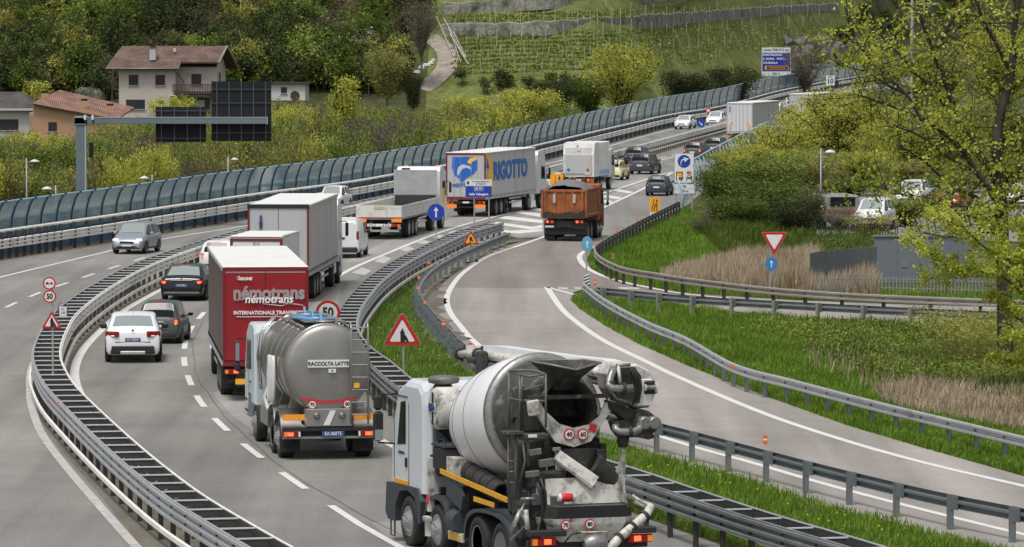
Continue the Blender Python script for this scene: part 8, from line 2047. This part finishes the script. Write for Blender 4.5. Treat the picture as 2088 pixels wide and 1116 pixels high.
# ---- grass, weeds, reeds
def inside(poly, x, y):
    c = np.zeros(len(x), bool); j = len(poly) - 1
    for i in range(len(poly)):
        xi, yi = poly[i]; xj, yj = poly[j]
        c ^= ((yi > y) != (yj > y)) & (x < (xj - xi) * (y - yi) / (yj - yi + 1e-9) + xi); j = i
    return c
def blades(name, label, poly, n, h0, h1, wd, m, seed, lean=.75, cat='grass', clump=0, zb=0.0):
    r = np.random.default_rng(seed); xs_ = np.array([p[0] for p in poly]); ys_ = np.array([p[1] for p in poly])
    x = r.uniform(xs_.min(), xs_.max(), n * 3); y = r.uniform(ys_.min(), ys_.max(), n * 3); k = inside(poly, x, y); x, y = x[k][:n], y[k][:n]; n = len(x)
    t = np.tan(PITCH + np.arctan((y - 558) / FPX)); # exact plane hit
    u = (x - 1044) / FPX; v = (558 - y) / FPX; dz = -math.sin(PITCH) + math.cos(PITCH) * v; dy = math.cos(PITCH) + math.sin(PITCH) * v; q = -CAMH / dz
    P = np.stack([u * q, dy * q, np.full(n, zb)], 1)
    ph = .5 + .5 * np.sin(P[:, 0] * 1.3 + 2 * np.sin(P[:, 1] * .31)) * np.sin(P[:, 1] * .43 + P[:, 0] * .7); h = (h0 + (h1 - h0) * r.random(n) ** 1.6 * (.5 + .8 * ph)); a = r.uniform(0, 2 * PI, n); d = np.stack([np.cos(a), np.sin(a), np.zeros(n)], 1)
    tip = P + np.stack([np.cos(a + 1) * lean * h * r.random(n), np.sin(a + 1) * lean * h * r.random(n), h], 1); mid = P * .5 + tip * .5; mid[:, 2] += h * .08; w2 = wd * r.uniform(.6, 1.3, n)[:, None]
    V = np.stack([P - d * w2 * .5, P + d * w2 * .5, mid + d * w2 * .4, tip, mid - d * w2 * .4], 1).reshape(-1, 3); F = np.arange(5 * n).reshape(n, 5)
    return tag(soup(name, V, F, [MATS[m]]), label, cat, kind='stuff')
ISL = [(1040, 486), (1000, 498), (950, 520), (900, 548), (868, 572), (858, 596), (863, 625), (885, 660), (905, 690), (945, 740), (1010, 800), (1100, 848), (1250, 900), (1388, 945), (1522, 980), (1690, 1031), (1857, 1078), (2088, 1134), (2088, 1300), (1900, 1250), (1740, 1195), (1556, 1135), (1400, 1083), (1253, 1032), (1100, 985), (930, 915), (840, 855), (770, 795), (728, 745), (712, 700), (718, 655), (740, 625), (800, 580), (880, 540), (950, 510), (1010, 490)]
VRG = [(1163, 612), (1180, 630), (1230, 663), (1300, 702), (1400, 746), (1556, 807), (1723, 867), (1891, 917), (2110, 976), (2110, 676), (1857, 665), (1600, 649), (1420, 631), (1320, 609), (1262, 599), (1195, 595)]
BNK = [(1210, 512), (1200, 530), (1208, 548), (1237, 566), (1300, 581), (1388, 596), (1480, 602), (1623, 611), (2110, 630), (2110, 600), (1660, 590), (1560, 560), (1500, 500), (1440, 445), (1400, 430), (1330, 458), (1270, 482)]
blades('verge_grass', 'fresh green grass on the island between highway and exit ramp', ISL, 110000, .05, .30, .028, 'grass_blades', 1)
blades('verge_grass', 'green grass on the verge right of the exit ramp', VRG, 170000, .06, .34, .03, 'grass_blades', 2)
blades('bank_grass', 'bright green grass on the bank inside the sharp bend', BNK, 70000, .08, .40, .035, 'grass_blades', 3)
blades('verge_weeds', 'taller green weeds on the right-hand verge', [(1640, 660), (2110, 690), (2110, 860), (1950, 800), (1780, 780), (1650, 720)], 16000, .2, .65, .05, 'weed_mid', 4, .6, 'weeds')
blades('dry_grass', 'brown dry grass on the verge at the right edge', [(1780, 800), (1900, 800), (2110, 815), (2110, 895), (1960, 862), (1800, 826)], 8000, .25, .7, .03, 'reed_blades', 5, .7, 'dry grass')
blades('dry_grass', 'thin brown stalks among the verge weeds', [(1640, 730), (2110, 740), (2110, 880), (1800, 815), (1640, 755)], 1500, .3, .8, .025, 'reed_blades', 55, .5, 'dry grass')
blades('reeds', 'tall dry beige reeds behind the brown guard rail', [(1345, 575), (1400, 560), (1450, 556), (1660, 560), (1790, 590), (1790, 606), (1660, 604), (1480, 590)], 26000, .35, 1.15, .035, 'reed_blades', 6, .35, 'reeds')
blades('reeds', 'darker reeds against the slat fence and bushes', [(1500, 545), (1660, 540), (1660, 562), (1440, 560)], 7000, .5, 1.3, .04, 'reed_blades', 7, .5, 'reeds')
blades('ramp_edge_weeds', 'sparse grass tufts under the left ramp rail', [(1045, 488), (1000, 503), (950, 524), (905, 550), (890, 560), (950, 516), (1000, 494)], 9000, .05, .3, .03, 'grass_blades', 8)
blades('meadow_scrub', 'rough green growth under the bushes beyond the reeds', [(1420, 470), (1660, 470), (1660, 525), (1480, 530)], 20000, .2, .9, .06, 'weed_mid', 9, .6, 'undergrowth')
blades('median_weeds', 'thin weeds under the curved double rail left of the ramp', [(1000, 500), (930, 520), (868, 552), (800, 590), (750, 640), (742, 625), (800, 575), (880, 530), (960, 500)], 6000, .1, .5, .03, 'reed_blades', 10, .6, 'weeds')
r = np.random.default_rng(21); mb = MB(); mat('dandelion', (.75, .62, .02), .6)
for k in range(130):
    while True:
        x, y = r.uniform(720, 2088), r.uniform(500, 1110)
        if inside(ISL, np.array([x]), np.array([y]))[0] or (inside(VRG, np.array([x]), np.array([y]))[0] and r.random() < .25): break
    g = G(x, y); mb.box((g.x, g.y, .2), (.04, .04, .025), 'dandelion')
tag(mb.build('dandelions'), 'yellow dandelions dotted through the verge grass', 'flowers', kind='stuff')
carpet('broadleaf_weeds', 'leafy green weeds sprawling over the right-hand verge', [([(1560, 670), (2110, 690), (2110, 800), (1950, 800), (1780, 775), (1640, 715)], 520, 0.0, .55, 0), ([(1860, 670), (2110, 680), (2110, 780), (1960, 760)], 260, 0.0, .9, 1), ([(1655, 492), (1830, 494), (1790, 545), (1660, 545)], 160, 0.0, .8, 2)], ['leaf_green', 'leaf_olive', 'leaf_mid'], .10, 31, 'weeds')
# vine rows on the terraces
def vines():
    r = np.random.default_rng(8); V = []; F = []; M_ = []
    for y0 in list(range(76, 150, 8)) + [34, 40, 46]:
        for k in range(118):
            px_ = 928 + k * 6.5 + r.uniform(-2, 2); py_ = y0 - (px_ - 928) * (.040 if y0 > 70 else .032) + r.uniform(-.6, .6)
            if y0 > 130 and px_ > 1450 or y0 < 70 and px_ > 1500: continue
            q = on_hill(px_, py_); h = r.uniform(.5, 1.1); w_ = .035; dx = r.uniform(-.25, .25); b = len(V)
            V += [(q.x - w_, q.y, q.z - .1), (q.x + w_, q.y, q.z - .1), (q.x + dx + w_ * .6, q.y, q.z + h), (q.x + dx - w_ * .6, q.y, q.z + h)]; F.append([b, b + 1, b + 2, b + 3]); M_.append(0)
            for j in range(9):
                c = np.array([q.x + r.uniform(-.5, .5), q.y + r.uniform(-.25, .25), q.z + abs(r.normal(0, .16))]); a_ = r.normal(0, .13, 3); b2 = r.normal(0, .10, 3); b = len(V)
                V += [tuple(c - a_), tuple(c - b2), tuple(c + a_), tuple(c + b2)]; F.append([b, b + 1, b + 2, b + 3]); M_.append(1)
    tag(soup('vine_rows', np.array(V), np.array(F), [MATS['bark'], MATS['leaf_green']], mi=np.array(M_)), 'rows of low bare vines striping the terraced slope', 'vines', kind='stuff')
vines()
